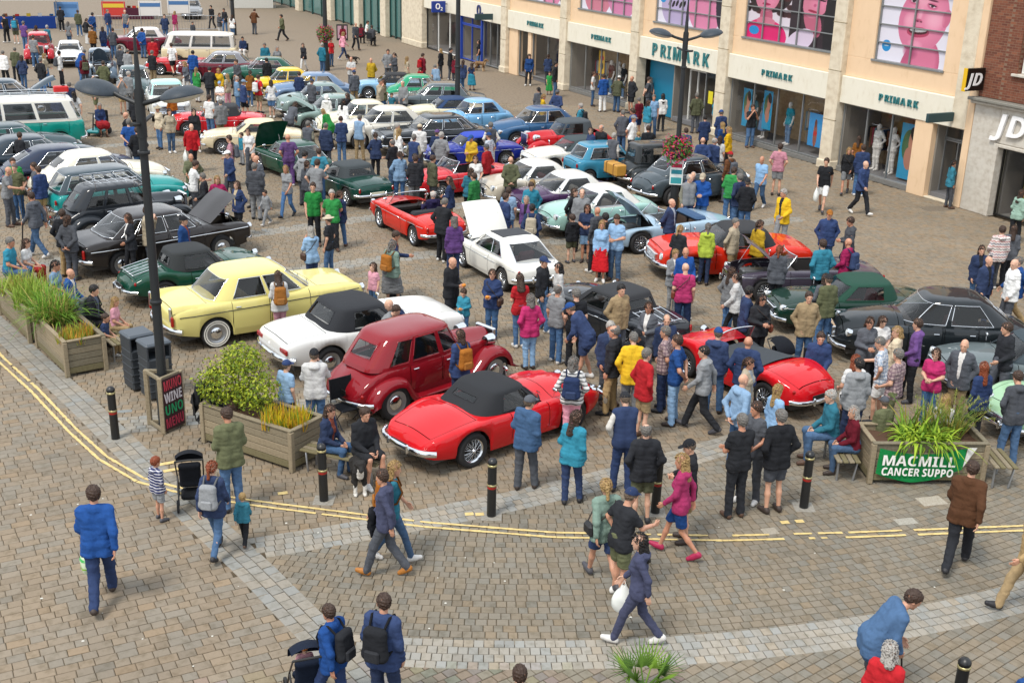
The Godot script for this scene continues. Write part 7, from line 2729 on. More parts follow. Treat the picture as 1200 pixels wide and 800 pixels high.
	"-1.27 -35.30 1.72 240 0 m short b J v L k 3 0 37",
	"-0.29 -32.59 1.75 120 0 m short b J n L d 5 2 39",
	"-0.21 -33.25 1.77 172 0 m short b T l L j 0 2 39",
	"-2.70 -23.04 1.72 90 6 m short b J g L d 4 2 42",
	"-2.21 -23.33 1.75 270 6 m none x J n L d 0 2 42",
	"-3.79 -38.26 1.69 188 14 f pony b J l L j 2 3 25",
	"-3.26 -37.50 1.76 215 12 m short b J k L g 2 3 25",
	"-0.98 -21.33 1.68 215 0 f bob b J n L n 0 1 42",
	"0.44 -34.22 1.76 0 14 m short b J a L j 4 2 43",
	"0.48 -35.02 1.62 172 0 f bob y J g L j 2 3 43",
	"0.34 -32.81 1.63 0 12 f bob w J u L k 2 0 39",
	"0.45 -31.26 1.78 172 8 m short k J n L k 1 3 39",
	"1.68 -33.79 1.67 60 8 f bob b J k L e 0 2 43",
	"1.87 -33.10 1.82 0 0 m short g J g L k 1 2 43",
	"1.57 -31.88 1.40 200 10 c short b H k S q 4 2 39",
	"1.97 -32.00 1.64 -8 1 f long b T n S l 2 3 39",
	"2.19 -31.01 1.81 215 0 m none x J d L k 0 3 39",
	"2.38 -30.63 1.74 180 10 m short k J k L k 1 3 39",
	"2.26 -30.21 1.64 -8 0 f bob y J l K r 0 3 39",
	"2.66 -30.32 1.80 330 1 m short b T l L j 5 1 39",
	"4.32 -32.43 1.76 60 8 m none x J n L n 5 0 44",
	"4.26 -30.00 1.61 150 1 f pony y J k L o 3 3 45",
	"5.23 -35.56 1.80 20 10 m short w V g L n 0 2 44",
	"5.39 -35.98 1.79 0 1 m short w J n L n 2 0 44",
	"5.66 -35.74 1.81 -20 1 m cap e J b L j 5 0 44",
	"6.74 -36.90 1.78 188 12 m short b J v L j 5 0 3",
	"6.80 -35.81 1.80 215 4 m short g J n L j 2 2 44",
	"6.94 -35.28 1.77 160 4 m cap k J k L j 2 3 44",
	"6.40 -30.42 1.70 120 0 f pony b J y L k 0 1 45",
	"5.74 -30.35 1.77 60 8 m short g H e S t 1 2 45",
	"5.01 -30.13 1.66 172 0 f pony g H i L n 2 1 45",
	"4.10 -27.29 1.80 35 12 m none x J b L j 0 3 41",
	"3.86 -27.63 1.63 20 9 f pony y J g L g 1 0 41",
	"3.91 -26.15 1.73 172 10 m none x T m L n 2 2 41",
	"0.69 -26.21 1.80 90 12 m cap n H k L j 0 0 41",
	"1.03 -26.07 1.66 -60 12 f bob k J w L k 2 0 41",
	"0.15 -25.05 1.69 200 1 f long b T r L j 0 0 41",
	"0.37 -23.74 1.65 200 4 f bob g J m L l 2 1 42",
	"0.94 -24.14 1.76 145 0 m short g T g L j 0 1 41",
	"1.33 -23.97 1.73 188 10 m short g T k L k 1 2 41",
	"1.52 -23.25 1.76 250 6 m cap b J n S n 3 1 41",
	"2.28 -24.20 1.79 35 4 m short k J t L d 1 0 41",
	"2.80 -23.27 1.71 -35 1 f bob b J d L d 0 3 46",
	"3.10 -22.39 1.76 35 12 m short g J n L d 2 0 46",
	"1.91 -21.98 1.72 20 0 m short w J n L d 5 3 47",
	"2.32 -21.51 1.78 35 14 m cap k J k L d 4 1 47",
	"5.06 -25.79 1.64 250 2 f pony k J w L k 4 0 41",
	"4.97 -26.19 1.64 120 4 f long b J g L j 4 1 41",
	"5.02 -24.37 1.77 90 10 m short k J n L d 1 0 46",
	"5.26 -24.09 1.69 20 1 f long k J k L k 5 1 46",
	"3.95 -21.59 1.78 160 10 m cap b H n L j 2 2 46",
	"7.75 -33.76 1.81 330 12 m short w J y L g 5 1 45",
	"8.46 -31.42 1.80 -8 4 m cap o J n L j 3 1 48",
	"8.86 -30.67 1.81 270 1 m short b H d L d 1 3 48",
	"7.55 -28.29 1.80 200 4 m short b J a L k 3 2 49",
	"8.24 -28.62 1.76 250 12 m none x J m L d 1 3 48",
	"6.42 -27.95 1.70 172 0 f pony r J d L k 4 3 49",
	"6.99 -25.35 1.79 200 0 m cap k J q L j 5 2 49",
	"7.02 -25.74 1.67 188 4 f bob b J d L j 4 1 49",
	"6.24 -24.02 1.80 0 4 m short b J t L j 1 0 46",
	"7.18 -22.75 1.69 8 1 f bob b J d L k 1 1 46",
	"7.52 -23.00 1.64 8 1 f long b T w L k 4 2 46",
	"8.07 -22.48 1.76 270 12 m short b H u L k 4 0 50",
	"7.66 -22.38 1.62 240 10 f bob y J e L j 0 2 46",
	"7.79 -23.33 1.20 60 0 c short b T t L j 1 1 51",
	"6.23 -22.74 1.79 -8 5 m short b J n L g 4 0 46",
	"12.68 -30.37 1.75 200 12 m short b H z L d 3 0 3",
	"13.12 -30.69 1.69 200 12 f long b J d L k 2 0 3",
	"11.59 -28.69 1.64 0 0 f long b J n L j 1 0 3",
	"11.29 -27.43 1.73 30 0 m none x J n L n 3 0 51",
	"11.74 -26.96 1.81 270 10 m none x J w L d 3 2 51",
	"12.00 -27.31 1.78 270 2 m short g J b L t 4 0 3",
	"15.12 -35.23 1.67 145 12 f long b H h L k 0 3 20",
	"9.81 -22.31 1.78 -60 12 m short b H k L d 5 0 50",
	"-5.47 -19.93 1.74 90 5 m short k J k L k 4 2 3",
	"-5.50 -16.73 1.12 145 0 c short r H s S g 4 1 52",
	"-5.58 -14.30 1.82 192 2 m short b J b L n 2 1 52",
	"-4.35 -15.69 1.55 172 2 f pony r J n L j 1 2 52",
	"-4.43 -17.13 1.78 215 1 m short b J q L j 1 3 52",
	"-4.01 -16.05 0.88 180 2 c short y H a L k 5 2 52",
	"-3.54 -19.96 1.74 188 7 m cap k H w L j 3 2 42",
	"-4.08 -19.98 1.52 170 12 m cap n T l L k 5 2 3",
	"-3.15 -18.61 1.62 70 5 f bob b J n L j 4 1 52",
	"-2.49 -18.36 1.77 40 5 m short b J k S k 3 1 47",
	"-1.70 -15.67 1.65 100 2 f long y T a L j 3 1 52",
	"-1.75 -15.25 1.73 260 2 m short b H A L d 6 1 52",
	"0.27 -18.13 1.73 170 12 m cap d J j L d 2 0 47",
	"1.02 -17.66 1.67 172 12 f long b J a L n 1 2 47",
	"1.12 -20.12 1.65 172 4 f bob g H s2 L p 0 0 47",
	"2.45 -20.33 1.78 120 4 m short g J r S t 5 2 47",
	"2.29 -21.05 1.80 180 14 m short g J y L g 3 2 47",
	"1.92 -18.14 1.78 190 14 m cap k V n L n 1 2 47",
	"2.14 -17.07 1.72 188 4 m short g J k S q 1 2 52",
	"3.11 -21.02 1.81 250 8 m short b T b L l 2 1 46",
	"3.61 -20.73 1.72 250 2 m short k H g L k 4 0 46",
	"2.77 -16.52 1.74 270 1 m cap k J k S t 2 0 52",
	"2.61 -16.04 1.71 250 2 f long y H m S b 7 3 52",
	"4.02 -19.24 1.76 120 8 m none x H l L j 1 0 52",
	"4.35 -20.45 1.61 60 0 f pony b J e L w 2 3 46",
	"3.69 -17.36 1.81 200 9 m short g T k L k 5 3 52",
	"4.05 -17.91 1.79 320 12 m short b T d L d 3 3 52",
	"1.41 -15.19 1.68 200 2 f pony y J h S n 4 1 52",
	"1.60 -14.81 1.74 120 14 m cap n T k S q 3 1 52",
	"1.96 -21.46 1.81 250 0 m short g J k L t 1 1 47",
	"2.96 -21.66 1.75 250 8 m short g T x2 L n 1 1 46",
	"4.47 -21.24 1.74 160 4 m none x J n L k 4 3 46",
	"4.35 -17.57 1.81 200 4 m short g J k S d 2 0 52",
	"4.61 -19.10 1.63 120 0 f long y J l L k 2 0 52",
	"6.25 -20.03 1.81 188 0 m short k H g L n 3 1 3",
	"6.29 -20.53 1.67 215 12 f bob o T w L k 0 1 46",
	"7.12 -21.36 1.75 240 14 m short g T x S w 1 0 46",
	"7.10 -20.59 1.80 250 12 m short g T x2 L q 2 0 3",
	"8.03 -21.18 1.63 -35 1 f bob b T m L j 1 2 53",
	"8.57 -21.26 1.80 -35 4 m none x J d L t 5 0 53",
	"8.65 -20.39 1.65 200 0 f long r J n L k 4 1 53",
	"5.76 -19.52 1.80 270 5 m short w J a L j 5 2 3",
	"6.06 -19.12 1.62 270 5 f bob w J c L j 2 0 52",
	"6.70 -19.58 1.60 200 5 m cap d J q L k 5 0 3",
	"6.81 -15.88 1.79 150 2 m short b J f L k 1 0 52",
	"8.98 -19.56 1.80 188 14 m short b H d L j 2 0 53",
	"7.82 -19.82 1.55 160 5 f long y T w L k 0 1 3",
	"-2.03 -12.03 1.55 240 2 m short b J b L n 4 3 52",
	"-1.42 -11.97 1.74 160 10 m short b J n L n 2 1 52",
	"1.77 -13.68 1.68 255 2 f long k H A L A 0 2 52",
	"0.16 -10.56 1.74 172 14 m short b J k L k 0 2 52",
	"4.57 -12.54 1.78 90 6 m short b J j L d 2 1 52",
	"4.32 -11.40 1.64 145 10 f bob w J r L d 3 2 52",
	"5.81 -11.07 1.73 215 12 m short b J b L k 0 3 52",
	"7.35 -14.70 1.78 270 2 m short b J t L t 1 1 52"]
var CARRIED := [
	["backpack", 1, "a"],
	["backpack", 30, "d"],
	["backpack", 31, "q"],
	["carrier_bag", 59, "w"],
	["backpack", 70, "d"],
	["backpack", 94, "r"],
	["backpack", 105, "w"],
	["backpack", 158, "k"],
	["backpack", 183, "d"],
	["carrier_bag", 188, "w"],
	["shoulder_bag", 189, "k"],
	["walking_stick", 194, "k"],
	["umbrella", 197, "k"],
	["backpack", 203, "d"],
	["shoulder_bag", 210, "k"],
	["backpack", 219, "u"],
	["shoulder_bag", 220, "k"],
	["backpack", 223, "o"],
	["backpack", 225, "o"],
	["snack", 229, "k"],
	["snack", 230, "k"],
	["shoulder_bag", 231, "k"],
	["snack", 231, "k"],
	["backpack", 240, "o"],
	["backpack", 244, "e"],
	["shoulder_bag", 266, "k"],
	["shoulder_bag", 282, "k"],
	["backpack", 288, "n"],
	["backpack", 307, "k"],
	["carrier_bag", 309, "g"],
	["backpack", 310, "g"],
	["backpack", 317, "o"],
	["carried_jacket", 318, "k"],
	["backpack", 321, "n"],
	["shoulder_bag", 334, "k"],
	["backpack", 354, "k"],
	["backpack", 355, "k"],
	["carrier_bag", 356, "w"],
	["walking_stick", 358, "k"]]

# ------------------------------------------------------------------ street furniture, plants and small things
func wood(shade: int) -> StandardMaterial3D:
	return grainy("weathered_timber_%d" % shade, ["9a8f78", "8c8470", "a89a80", "857d5e"][shade], 0.9, 0.72, 2.5, 0.6)

func planks(root: Node3D, called: String, a: Vector3, b: Vector3, up: Vector3, count: int, thick: float) -> void:
	# boards laid edge to edge from a to b, stacked along up
	var h := up.length() / count
	var x := (b - a).normalized()
	var y := up.normalized()
	var z := x.cross(y)
	for k in count:
		var m := Buf.new()
		var l := (b - a).length() - rng.randf_range(0.0, 0.012)
		rbox(m, Vector3.ZERO, Vector3(l, h - 0.011, thick + rng.randf_range(-0.004, 0.004)), 0.006)
		var o := part(root, called, m, wood(3 if k == 0 else rng.randi() % 3))
		o.transform = Transform3D(Basis(x, y, z), (a + b) / 2 + up * (k + 0.5) / count)

func planter(label: String, at: Vector3, turn: float, L: float, W: float, H: float) -> Node3D:
	var p := thing("wooden_planter", label, "planter", at, turn, "wooden planters")
	planks(p, "plank", Vector3(-L / 2, 0.06, W / 2), Vector3(L / 2, 0.06, W / 2), Vector3(0, H - 0.06, 0), 5, 0.035)
	planks(p, "plank", Vector3(L / 2, 0.06, -W / 2), Vector3(-L / 2, 0.06, -W / 2), Vector3(0, H - 0.06, 0), 5, 0.035)
	planks(p, "plank", Vector3(L / 2, 0.06, W / 2 - 0.03), Vector3(L / 2, 0.06, -W / 2 + 0.03), Vector3(0, H - 0.06, 0), 5, 0.035)
	planks(p, "plank", Vector3(-L / 2, 0.06, -W / 2 + 0.03), Vector3(-L / 2, 0.06, W / 2 - 0.03), Vector3(0, H - 0.06, 0), 5, 0.035)
	for sx in [-1, 1]:
		for sz in [-1, 1]:
			var b := Buf.new()
			rbox(b, Vector3(sx * (L / 2 + 0.004), H / 2 + 0.005, sz * (W / 2 + 0.004)), Vector3(0.09, H + 0.01, 0.09), 0.01)
			part(p, "corner_post", b, wood(2))
	for q in [[L + 0.06, 0.09, 0, W / 2], [L + 0.06, 0.09, 0, -W / 2], [0.09, W - 0.1, L / 2, 0], [0.09, W - 0.1, -L / 2, 0]]:
		var b := Buf.new()
		rbox(b, Vector3(q[2], H + 0.028, q[3]), Vector3(q[0], 0.035, q[1]), 0.008)
		part(p, "rim_board", b, wood(rng.randi() % 3))
	var s := Buf.new()
	var rows := []
	for i in 13:
		var row := PackedVector3Array()
		for j in 7:
			var x := lerpf(-L / 2 + 0.03, L / 2 - 0.03, i / 12.0)
			var z := lerpf(-W / 2 + 0.03, W / 2 - 0.03, j / 6.0)
			row.append(Vector3(x, H - 0.09 + 0.04 * noise.get_noise_2d(x * 9, z * 9), z))
		rows.append(row)
	s.grid(rows)
	part(p, "soil", s, grainy("bark_mulch", "6a5040", 0.95, 0.7, 5.0, 0.8))
	return p

func bench(label: String, at: Vector3, turn: float, L: float, y := 0.44, deep := 0.42) -> void:
	var b := thing("slatted_bench", label, "bench", at, turn, "slatted planter benches")
	for k in 4:
		var s := Buf.new()
		rbox(s, Vector3(0, y - 0.02, lerpf(-deep / 2 + 0.05, deep / 2 - 0.05, k / 3.0)), Vector3(L, 0.035, deep / 4 - 0.018), 0.008)
		part(b, "slat", s, wood(3 if k % 2 else 0))
	for sx in [-1, 1]:
		var f := Buf.new()
		tube(f, [Vector3(sx * (L / 2 - 0.12), y - 0.04, -deep / 2 + 0.03), Vector3(sx * (L / 2 - 0.12), y - 0.04, deep / 2 - 0.03), Vector3(sx * (L / 2 - 0.12), 0.0, deep / 2 - 0.08)], 0.022, 6)
		tube(f, [Vector3(sx * (L / 2 - 0.12), y - 0.05, -deep / 2 + 0.06), Vector3(sx * (L / 2 - 0.12), 0.0, -deep / 2 + 0.06)], 0.022, 6)
		part(b, "leg", f, mat("galvanised", Color(0.6, 0.61, 0.62), 0.4, 0.7))

func blade(b: Buf, foot: Vector3, dir: Vector3, len: float, w: float, droop: float, seg := 5) -> void:
	var side := dir.cross(Vector3.UP).normalized() * w
	var rows := []
	for k in seg + 1:
		var t := float(k) / seg
		var p := foot + dir * len * t + Vector3(0, -droop * len * t * t, 0)
		var q := side * (1.0 - 0.92 * t * t)
		rows.append(PackedVector3Array([p - q, p + Vector3(0, -w * 0.25, 0), p + q]))
	b.grid(rows)

func leafy(c: String, k := 0.8) -> StandardMaterial3D:
	return mat("leaf", lin(Color(c), k), 0.6, 0.0, {"metallic_specular": 0.3, "backlight_enabled": true, "backlight": lin(Color(c), 0.35)})

func tuft(called: String, label: String, at: Vector3, n: int, len: Vector2, w: float, spread: Vector2, droop: Vector2, cols: Array, lean: Vector2, group := "") -> void:
	var o := thing(called, label, "plant", at, 0.0, group)
	for c in cols.size():
		var b := Buf.new()
		for k in n / cols.size():
			var a := rng.randf() * TAU
			var foot := Vector3(rng.randf_range(-spread.x, spread.x), 0, rng.randf_range(-spread.y, spread.y))
			var tilt := rng.randf_range(lean.x, lean.y)
			var d := Vector3(cos(a) * sin(tilt), cos(tilt), sin(a) * sin(tilt))
			blade(b, foot, d, rng.randf_range(len.x, len.y), w * rng.randf_range(0.7, 1.3), rng.randf_range(droop.x, droop.y))
		part(o, "foliage", b, leafy(cols[c]))

func leaf_cloud(b: Buf, n: int, r: Vector3, size: float, c := Vector3.ZERO, shell := 0.5) -> void:
	for k in n:
		var d := Vector3(rng.randfn(), rng.randfn(), rng.randfn()).normalized()
		var lump := 1.0 + 0.42 * noise.get_noise_3d(d.x * 7 + c.x * 3, d.y * 7, d.z * 7 + c.z * 3)
		var p := c + d * r * lump * lerpf(shell, 1.0, sqrt(rng.randf()))
		if p.y < c.y - r.y * 0.75:
			continue
		var s := size * rng.randf_range(0.6, 1.3)
		var nrm := (d + Vector3(rng.randfn(), rng.randfn() + 0.5, rng.randfn()) * 0.7).normalized()
		var x := nrm.cross(Vector3(rng.randfn(), rng.randfn(), rng.randfn())).normalized() * s
		var y := nrm.cross(x).normalized() * s * 0.5
		var e := b.v.size()
		b.v.append(p - x); b.v.append(p + y + nrm * s * 0.12); b.v.append(p + x); b.v.append(p - y + nrm * s * 0.12)
		b.tri(e, e + 1, e + 2); b.tri(e, e + 2, e + 3)

func lamp_post(label: String, at: Vector3, turn: float, head_y: float, top: float, r0: float, with_basket: bool) -> Node3D:
	var o := thing("lamp_post", label, "lamp post", at, turn, "twin headed lamp posts")
	var dark := mat("post_paint", Color(0.12, 0.135, 0.145), 0.5)
	var p := Buf.new()
	lathe(p, [Vector2(r0 * 1.5, 0), Vector2(r0 * 1.5, 0.9), Vector2(r0 * 1.15, 1.0), Vector2(r0, 1.05), Vector2(r0 * 0.95, 2.4), Vector2(r0 * 1.08, 2.42), Vector2(r0 * 1.08, 2.5), Vector2(r0 * 0.92, 2.52), Vector2(r0 * 0.8, head_y - 0.7), Vector2(r0 * 0.98, head_y - 0.69), Vector2(r0 * 0.98, head_y + 0.1), Vector2(r0 * 0.7, head_y + 0.14), Vector2(0.012, top)], 16)
	part(o, "post", p, dark)
	for y in [1.02, 2.46, head_y - 0.95]:
		var c := Buf.new()
		lathe(c, [Vector2(r0 * 0.9, y - 0.03), Vector2(r0 * 1.2, y - 0.03), Vector2(r0 * 1.2, y + 0.03), Vector2(r0 * 0.9, y + 0.03)], 16)
		part(o, "collar", c, dark)
	for s in [-1, 1]:
		var a := Buf.new()
		tube(a, [Vector3(s * r0 * 0.6, head_y - 0.12, 0), Vector3(s * 0.36, head_y - 0.03, 0), Vector3(s * 0.48, head_y + 0.02, 0)], [0.045, 0.04, 0.045], 8)
		part(o, "arm", a, dark)
		var h := holder(o, "lamp_head", Vector3(s * 0.82, head_y + 0.05, 0))
		h.rotation.z = s * 0.2
		var d := Buf.new()
		lathe(d, [Vector2(0.36, 0.0), Vector2(0.365, 0.02), Vector2(0.335, 0.075), Vector2(0.245, 0.135), Vector2(0.125, 0.17), Vector2(0.001, 0.18)], 24)
		part(h, "shade", d, grainy("shade_paint", "4a545e", 0.5, 0.6, 3.0, 0.3))
		var g := Buf.new()
		lathe(g, [Vector2(0.36, 0.002), Vector2(0.27, -0.05), Vector2(0.12, -0.08), Vector2(0.001, -0.085)], 20, Transform3D(Basis.IDENTITY, Vector3(0, -0.004, 0)))
		part(h, "diffuser", g, mat("opal", Color(0.75, 0.75, 0.72), 0.3))
		var b2 := Buf.new()
		tube(b2, [Vector3(0, head_y - 0.45, s * r0 * 0.5), Vector3(s * 0.1, head_y - 0.40, s * 0.45)], 0.035, 8)
		part(o, "bracket", b2, dark)
	if with_basket:
		flower_basket(label, at + Vector3(0, 1.65, 0))
	return o

func flower_basket(label: String, at: Vector3) -> void:
	var o := thing("flower_basket", "round basket of pink and red flowers on " + label.split(" with ")[0], "flowers", at, 0.0, "lamp post flower baskets")
	var g := Buf.new()
	var lumps := []
	for k in 9:
		var a := TAU * k / 9
		lumps.append([Vector3(cos(a) * 0.26, 0.42 + 0.16 * sin(a * 2.3) - 0.12 * (k % 2), sin(a) * 0.26), Vector3(0.24, 0.26 + 0.08 * (k % 3), 0.24)])
	lumps.append([Vector3(0, 0.66, 0), Vector3(0.3, 0.24, 0.3)])
	for c in lumps:
		leaf_cloud(g, 130, c[1], 0.055, c[0], 0.5)
	part(o, "foliage", g, leafy("4f7a34"))
	for q in [["c81f3a", 300], ["c0286a", 300], ["d8507a", 200], ["a02a88", 120]]:
		var f := Buf.new()
		for c in lumps:
			leaf_cloud(f, int(q[1] / 7.0 * rng.randf_range(0.3, 1.4)), c[1] * 1.1, 0.042, c[0], 0.85)
		part(o, "blossom", f, leafy(q[0], 0.85))
	var b := Buf.new()
	lathe(b, [Vector2(0.14, 0.05), Vector2(0.3, 0.2), Vector2(0.36, 0.42), Vector2(0.12, 0.44)], 16)
	part(o, "basket", b, black())

func bollard(label: String, at: Vector3) -> void:
	var o := thing("bollard", label, "bollard", at, 0.0, "black bollards along the kerb")
	o.rotation.z = rng.randf_range(-0.02, 0.02)
	var b := Buf.new()
	lathe(b, [Vector2(0.075, 0.0), Vector2(0.072, 0.9), Vector2(0.06, 0.905), Vector2(0.06, 0.93), Vector2(0.078, 0.94), Vector2(0.078, 0.975), Vector2(0.05, 1.015), Vector2(0.001, 1.03)], 16)
	part(o, "post", b, mat("bollard_paint", Color(0.10, 0.105, 0.11), 0.4))
	for y in [0.56, 0.905]:
		var c := Buf.new()
		lathe(c, [Vector2(0.07, y - 0.018), Vector2(0.08, y - 0.012), Vector2(0.08, y + 0.012), Vector2(0.07, y + 0.018)], 16)
		part(o, "band", c, mat("band_metal", Color(0.72, 0.68, 0.5), 0.35, 0.7))
	var r := Buf.new()
	lathe(r, [Vector2(0.0735, 0.50), Vector2(0.0755, 0.502), Vector2(0.0755, 0.535), Vector2(0.0735, 0.537)], 16)
	part(o, "reflector", r, mat("red_band", lin(Color("a02018"), 0.8), 0.4))
	var f := Buf.new()
	rbox(f, Vector3(0, 0.0, 0), Vector3(0.34, 0.012, 0.34), 0.004)
	part(o, "footing", f, grainy("footing_concrete", "a8a49a", 0.9, 0.7, 2.0))

func pushchair(label: String, at: Vector3, turn: float, col: String) -> void:
	var o := thing("pushchair", label, "pushchair", at, turn)
	o.scale = Vector3.ONE * 0.9
	var fr := mat("frame_black", Color(0.10, 0.10, 0.11), 0.4)
	for s in [-1, 1]:
		var t := Buf.new()
		tube(t, [Vector3(s * 0.22, 0.12, 0.38), Vector3(s * 0.23, 0.55, 0.05), Vector3(s * 0.24, 1.02, -0.38)], 0.014, 6)
		tube(t, [Vector3(s * 0.23, 0.55, 0.05), Vector3(s * 0.22, 0.14, -0.34)], 0.014, 6)
		part(o, "side_frame", t, fr)
		for z in [0.38, -0.34]:
			var w := Buf.new()
			lathe(w, [Vector2(0.09, -0.02), Vector2(0.115, -0.02), Vector2(0.122, 0), Vector2(0.115, 0.02), Vector2(0.09, 0.02)], 16, Transform3D(Basis(Vector3.BACK, PI / 2), Vector3(s * 0.24, 0.122, z)))
			lathe(w, [Vector2(0.03, -0.022), Vector2(0.001, -0.022)], 8, Transform3D(Basis(Vector3.BACK, PI / 2), Vector3(s * 0.24, 0.122, z)))
			for k in 5:
				var a := TAU * k / 5
				tube(w, [Vector3(s * 0.24, 0.122, z), Vector3(s * 0.24, 0.122 + sin(a) * 0.1, z + cos(a) * 0.1)], 0.008, 4)
			part(o, "wheel", w, mat("rubber", Color(0.13, 0.13, 0.135), 0.85))
	var h := Buf.new()
	tube(h, [Vector3(-0.24, 1.02, -0.38), Vector3(0, 1.05, -0.42), Vector3(0.24, 1.02, -0.38)], 0.018, 6)
	part(o, "handle", h, mat("grip", Color(0.16, 0.16, 0.16), 0.8))
	var st := grow([[Vector3(-0.13, 0.47, 0.10), Vector3(0.13, 0.47, 0.10), 0.06, 0.06], [Vector3(-0.13, 0.45, -0.10), Vector3(0.13, 0.45, -0.10), 0.06, 0.06], [Vector3(-0.14, 0.85, -0.22), Vector3(0.14, 0.85, -0.22), 0.05, 0.05], [Vector3(0, 0.45, 0.1), Vector3(0, 0.45, -0.1), 0.06, 0.06], [Vector3(-0.13, 0.45, -0.1), Vector3(-0.14, 0.85, -0.22), 0.06, 0.05], [Vector3(0.13, 0.45, -0.1), Vector3(0.14, 0.85, -0.22), 0.06, 0.05], [Vector3(0, 0.45, -0.1), Vector3(0, 0.85, -0.22), 0.06, 0.05], [Vector3(0.065, 0.45, -0.1), Vector3(0.07, 0.85, -0.22), 0.06, 0.05], [Vector3(-0.065, 0.45, -0.1), Vector3(-0.07, 0.85, -0.22), 0.06, 0.05], [Vector3(0.08, 0.45, 0.1), Vector3(0.08, 0.45, -0.1), 0.06, 0.06], [Vector3(-0.08, 0.45, 0.1), Vector3(-0.08, 0.45, -0.1), 0.06, 0.06], [Vector3(-0.1, 0.42, 0.12), Vector3(-0.1, 0.28, 0.32), 0.05, 0.04], [Vector3(0.1, 0.42, 0.12), Vector3(0.1, 0.28, 0.32), 0.05, 0.04]], 0.022, 0.04)
	part(o, "seat", st, cloth(col))
	var rows := []
	for k in 7:
		var a := lerpf(-0.15, 1.75, k / 6.0)
		var row := PackedVector3Array()
		for e in 9:
			var z := -1.0 + e / 4.0
			row.append(Vector3(z * 0.24, 0.82 + sin(a) * 0.30 * sqrt(1.02 - z * z * 0.55), -0.22 + cos(a) * 0.36 * (1.0 - 0.15 * z * z) * (1.0 if a < 1.57 else 1.0)))
		rows.append(row)
	var cb := Buf.new()
	cb.grid(rows)
	part(o, "canopy", cb, cloth(col))
	var bk := Buf.new()
	rbox(bk, Vector3(0, 0.24, -0.1), Vector3(0.36, 0.12, 0.34), 0.04)
	part(o, "basket", bk, cloth("1c1e22"))

func dog(label: String, at: Vector3, turn: float, k: float, coat: String, patch: String) -> void:
	var o := thing("dog", label, "dog", at, turn)
	o.scale = Vector3.ONE * k
	var b := [[Vector3(0, 0.44, 0.18), Vector3(0, 0.46, -0.05), 0.115, 0.10], [Vector3(0, 0.46, -0.05), Vector3(0, 0.47, -0.25), 0.095, 0.095], [Vector3(0, 0.48, 0.22), Vector3(0, 0.62, 0.33), 0.085, 0.07], [Vector3(0, 0.66, 0.36), Vector3(0, 0.66, 0.40), 0.075, 0.07], [Vector3(0, 0.645, 0.42), Vector3(0, 0.62, 0.54), 0.05, 0.034], [Vector3(0, 0.49, -0.32), Vector3(0, 0.45, -0.46), 0.04, 0.035], [Vector3(0, 0.45, -0.46), Vector3(0, 0.33, -0.52), 0.04, 0.03]]
	for s in [-1, 1]:
		b.append([Vector3(0.055 * s, 0.70, 0.35), Vector3(0.085 * s, 0.65, 0.36), 0.025, 0.018])
		b.append([Vector3(0.075 * s, 0.42, 0.20), Vector3(0.08 * s, 0.22, 0.20), 0.055, 0.034])
		b.append([Vector3(0.08 * s, 0.22, 0.20), Vector3(0.08 * s, 0.04, 0.22), 0.032, 0.028])
		b.append([Vector3(0.08 * s, 0.03, 0.22), Vector3(0.08 * s, 0.025, 0.26), 0.03, 0.024])
		b.append([Vector3(0.075 * s, 0.42, -0.27), Vector3(0.09 * s, 0.30, -0.20), 0.08, 0.05])
		b.append([Vector3(0.09 * s, 0.30, -0.20), Vector3(0.085 * s, 0.17, -0.33), 0.045, 0.03])
		b.append([Vector3(0.085 * s, 0.17, -0.33), Vector3(0.085 * s, 0.04, -0.30), 0.03, 0.026])
		b.append([Vector3(0.085 * s, 0.03, -0.30), Vector3(0.085 * s, 0.025, -0.25), 0.03, 0.024])
	part(o, "body", grow(b, 0.014, 0.035, [], 0.012), mat("fur_%s" % coat, lin(Color(coat), 0.75), 0.85, 0.0, {"albedo_texture": hair_tex, "uv1_triplanar": true, "uv1_scale": Vector3(5, 5, 5)}))
	var w := []
	for s in [-1, 1]:
		w.append([Vector3(0.08 * s, 0.20, 0.20), Vector3(0.08 * s, 0.04, 0.22), 0.038, 0.033])
		w.append([Vector3(0.08 * s, 0.03, 0.22), Vector3(0.08 * s, 0.025, 0.26), 0.034, 0.028])
	w.append([Vector3(0, 0.40, 0.27), Vector3(0, 0.56, 0.36), 0.062, 0.052])
	w.append([Vector3(0, 0.615, 0.50), Vector3(0, 0.612, 0.53), 0.036, 0.034])
	part(o, "pale_fur", grow(w, 0.013, 0.02, [], 0.008), mat("fur_%s" % patch, lin(Color(patch), 0.75), 0.85))

func chair(label: String, at: Vector3, turn: float, y: float, col: String) -> void:
	var o := thing("folding_chair", label, "chair", at, turn, "folding chairs")
	var s := Buf.new()
	rbox(s, Vector3(0, y - 0.02, 0), Vector3(0.46, 0.03, 0.42), 0.012)
	part(o, "seat", s, cloth(col))
	var b := Buf.new()
	rbox(b, Vector3(0, y + 0.28, -0.24), Vector3(0.46, 0.42, 0.02), 0.008)
	part(o, "backrest", b, cloth(col))
	for sx in [-1, 1]:
		for q in [[0.19, -0.19], [-0.19, 0.19]]:
			var l := Buf.new()
			tube(l, [Vector3(sx * 0.23, 0.01, q[0]), Vector3(sx * 0.23, y - 0.01, q[1])], 0.011, 6)
			part(o, "leg", l, mat("chair_metal", Color(0.25, 0.25, 0.26), 0.4, 0.6))
		var u := Buf.new()
		tube(u, [Vector3(sx * 0.235, y - 0.02, -0.2), Vector3(sx * 0.235, y + 0.5, -0.25)], 0.011, 6)
		part(o, "back_upright", u, mat("chair_metal", Color(0.25, 0.25, 0.26), 0.4, 0.6))

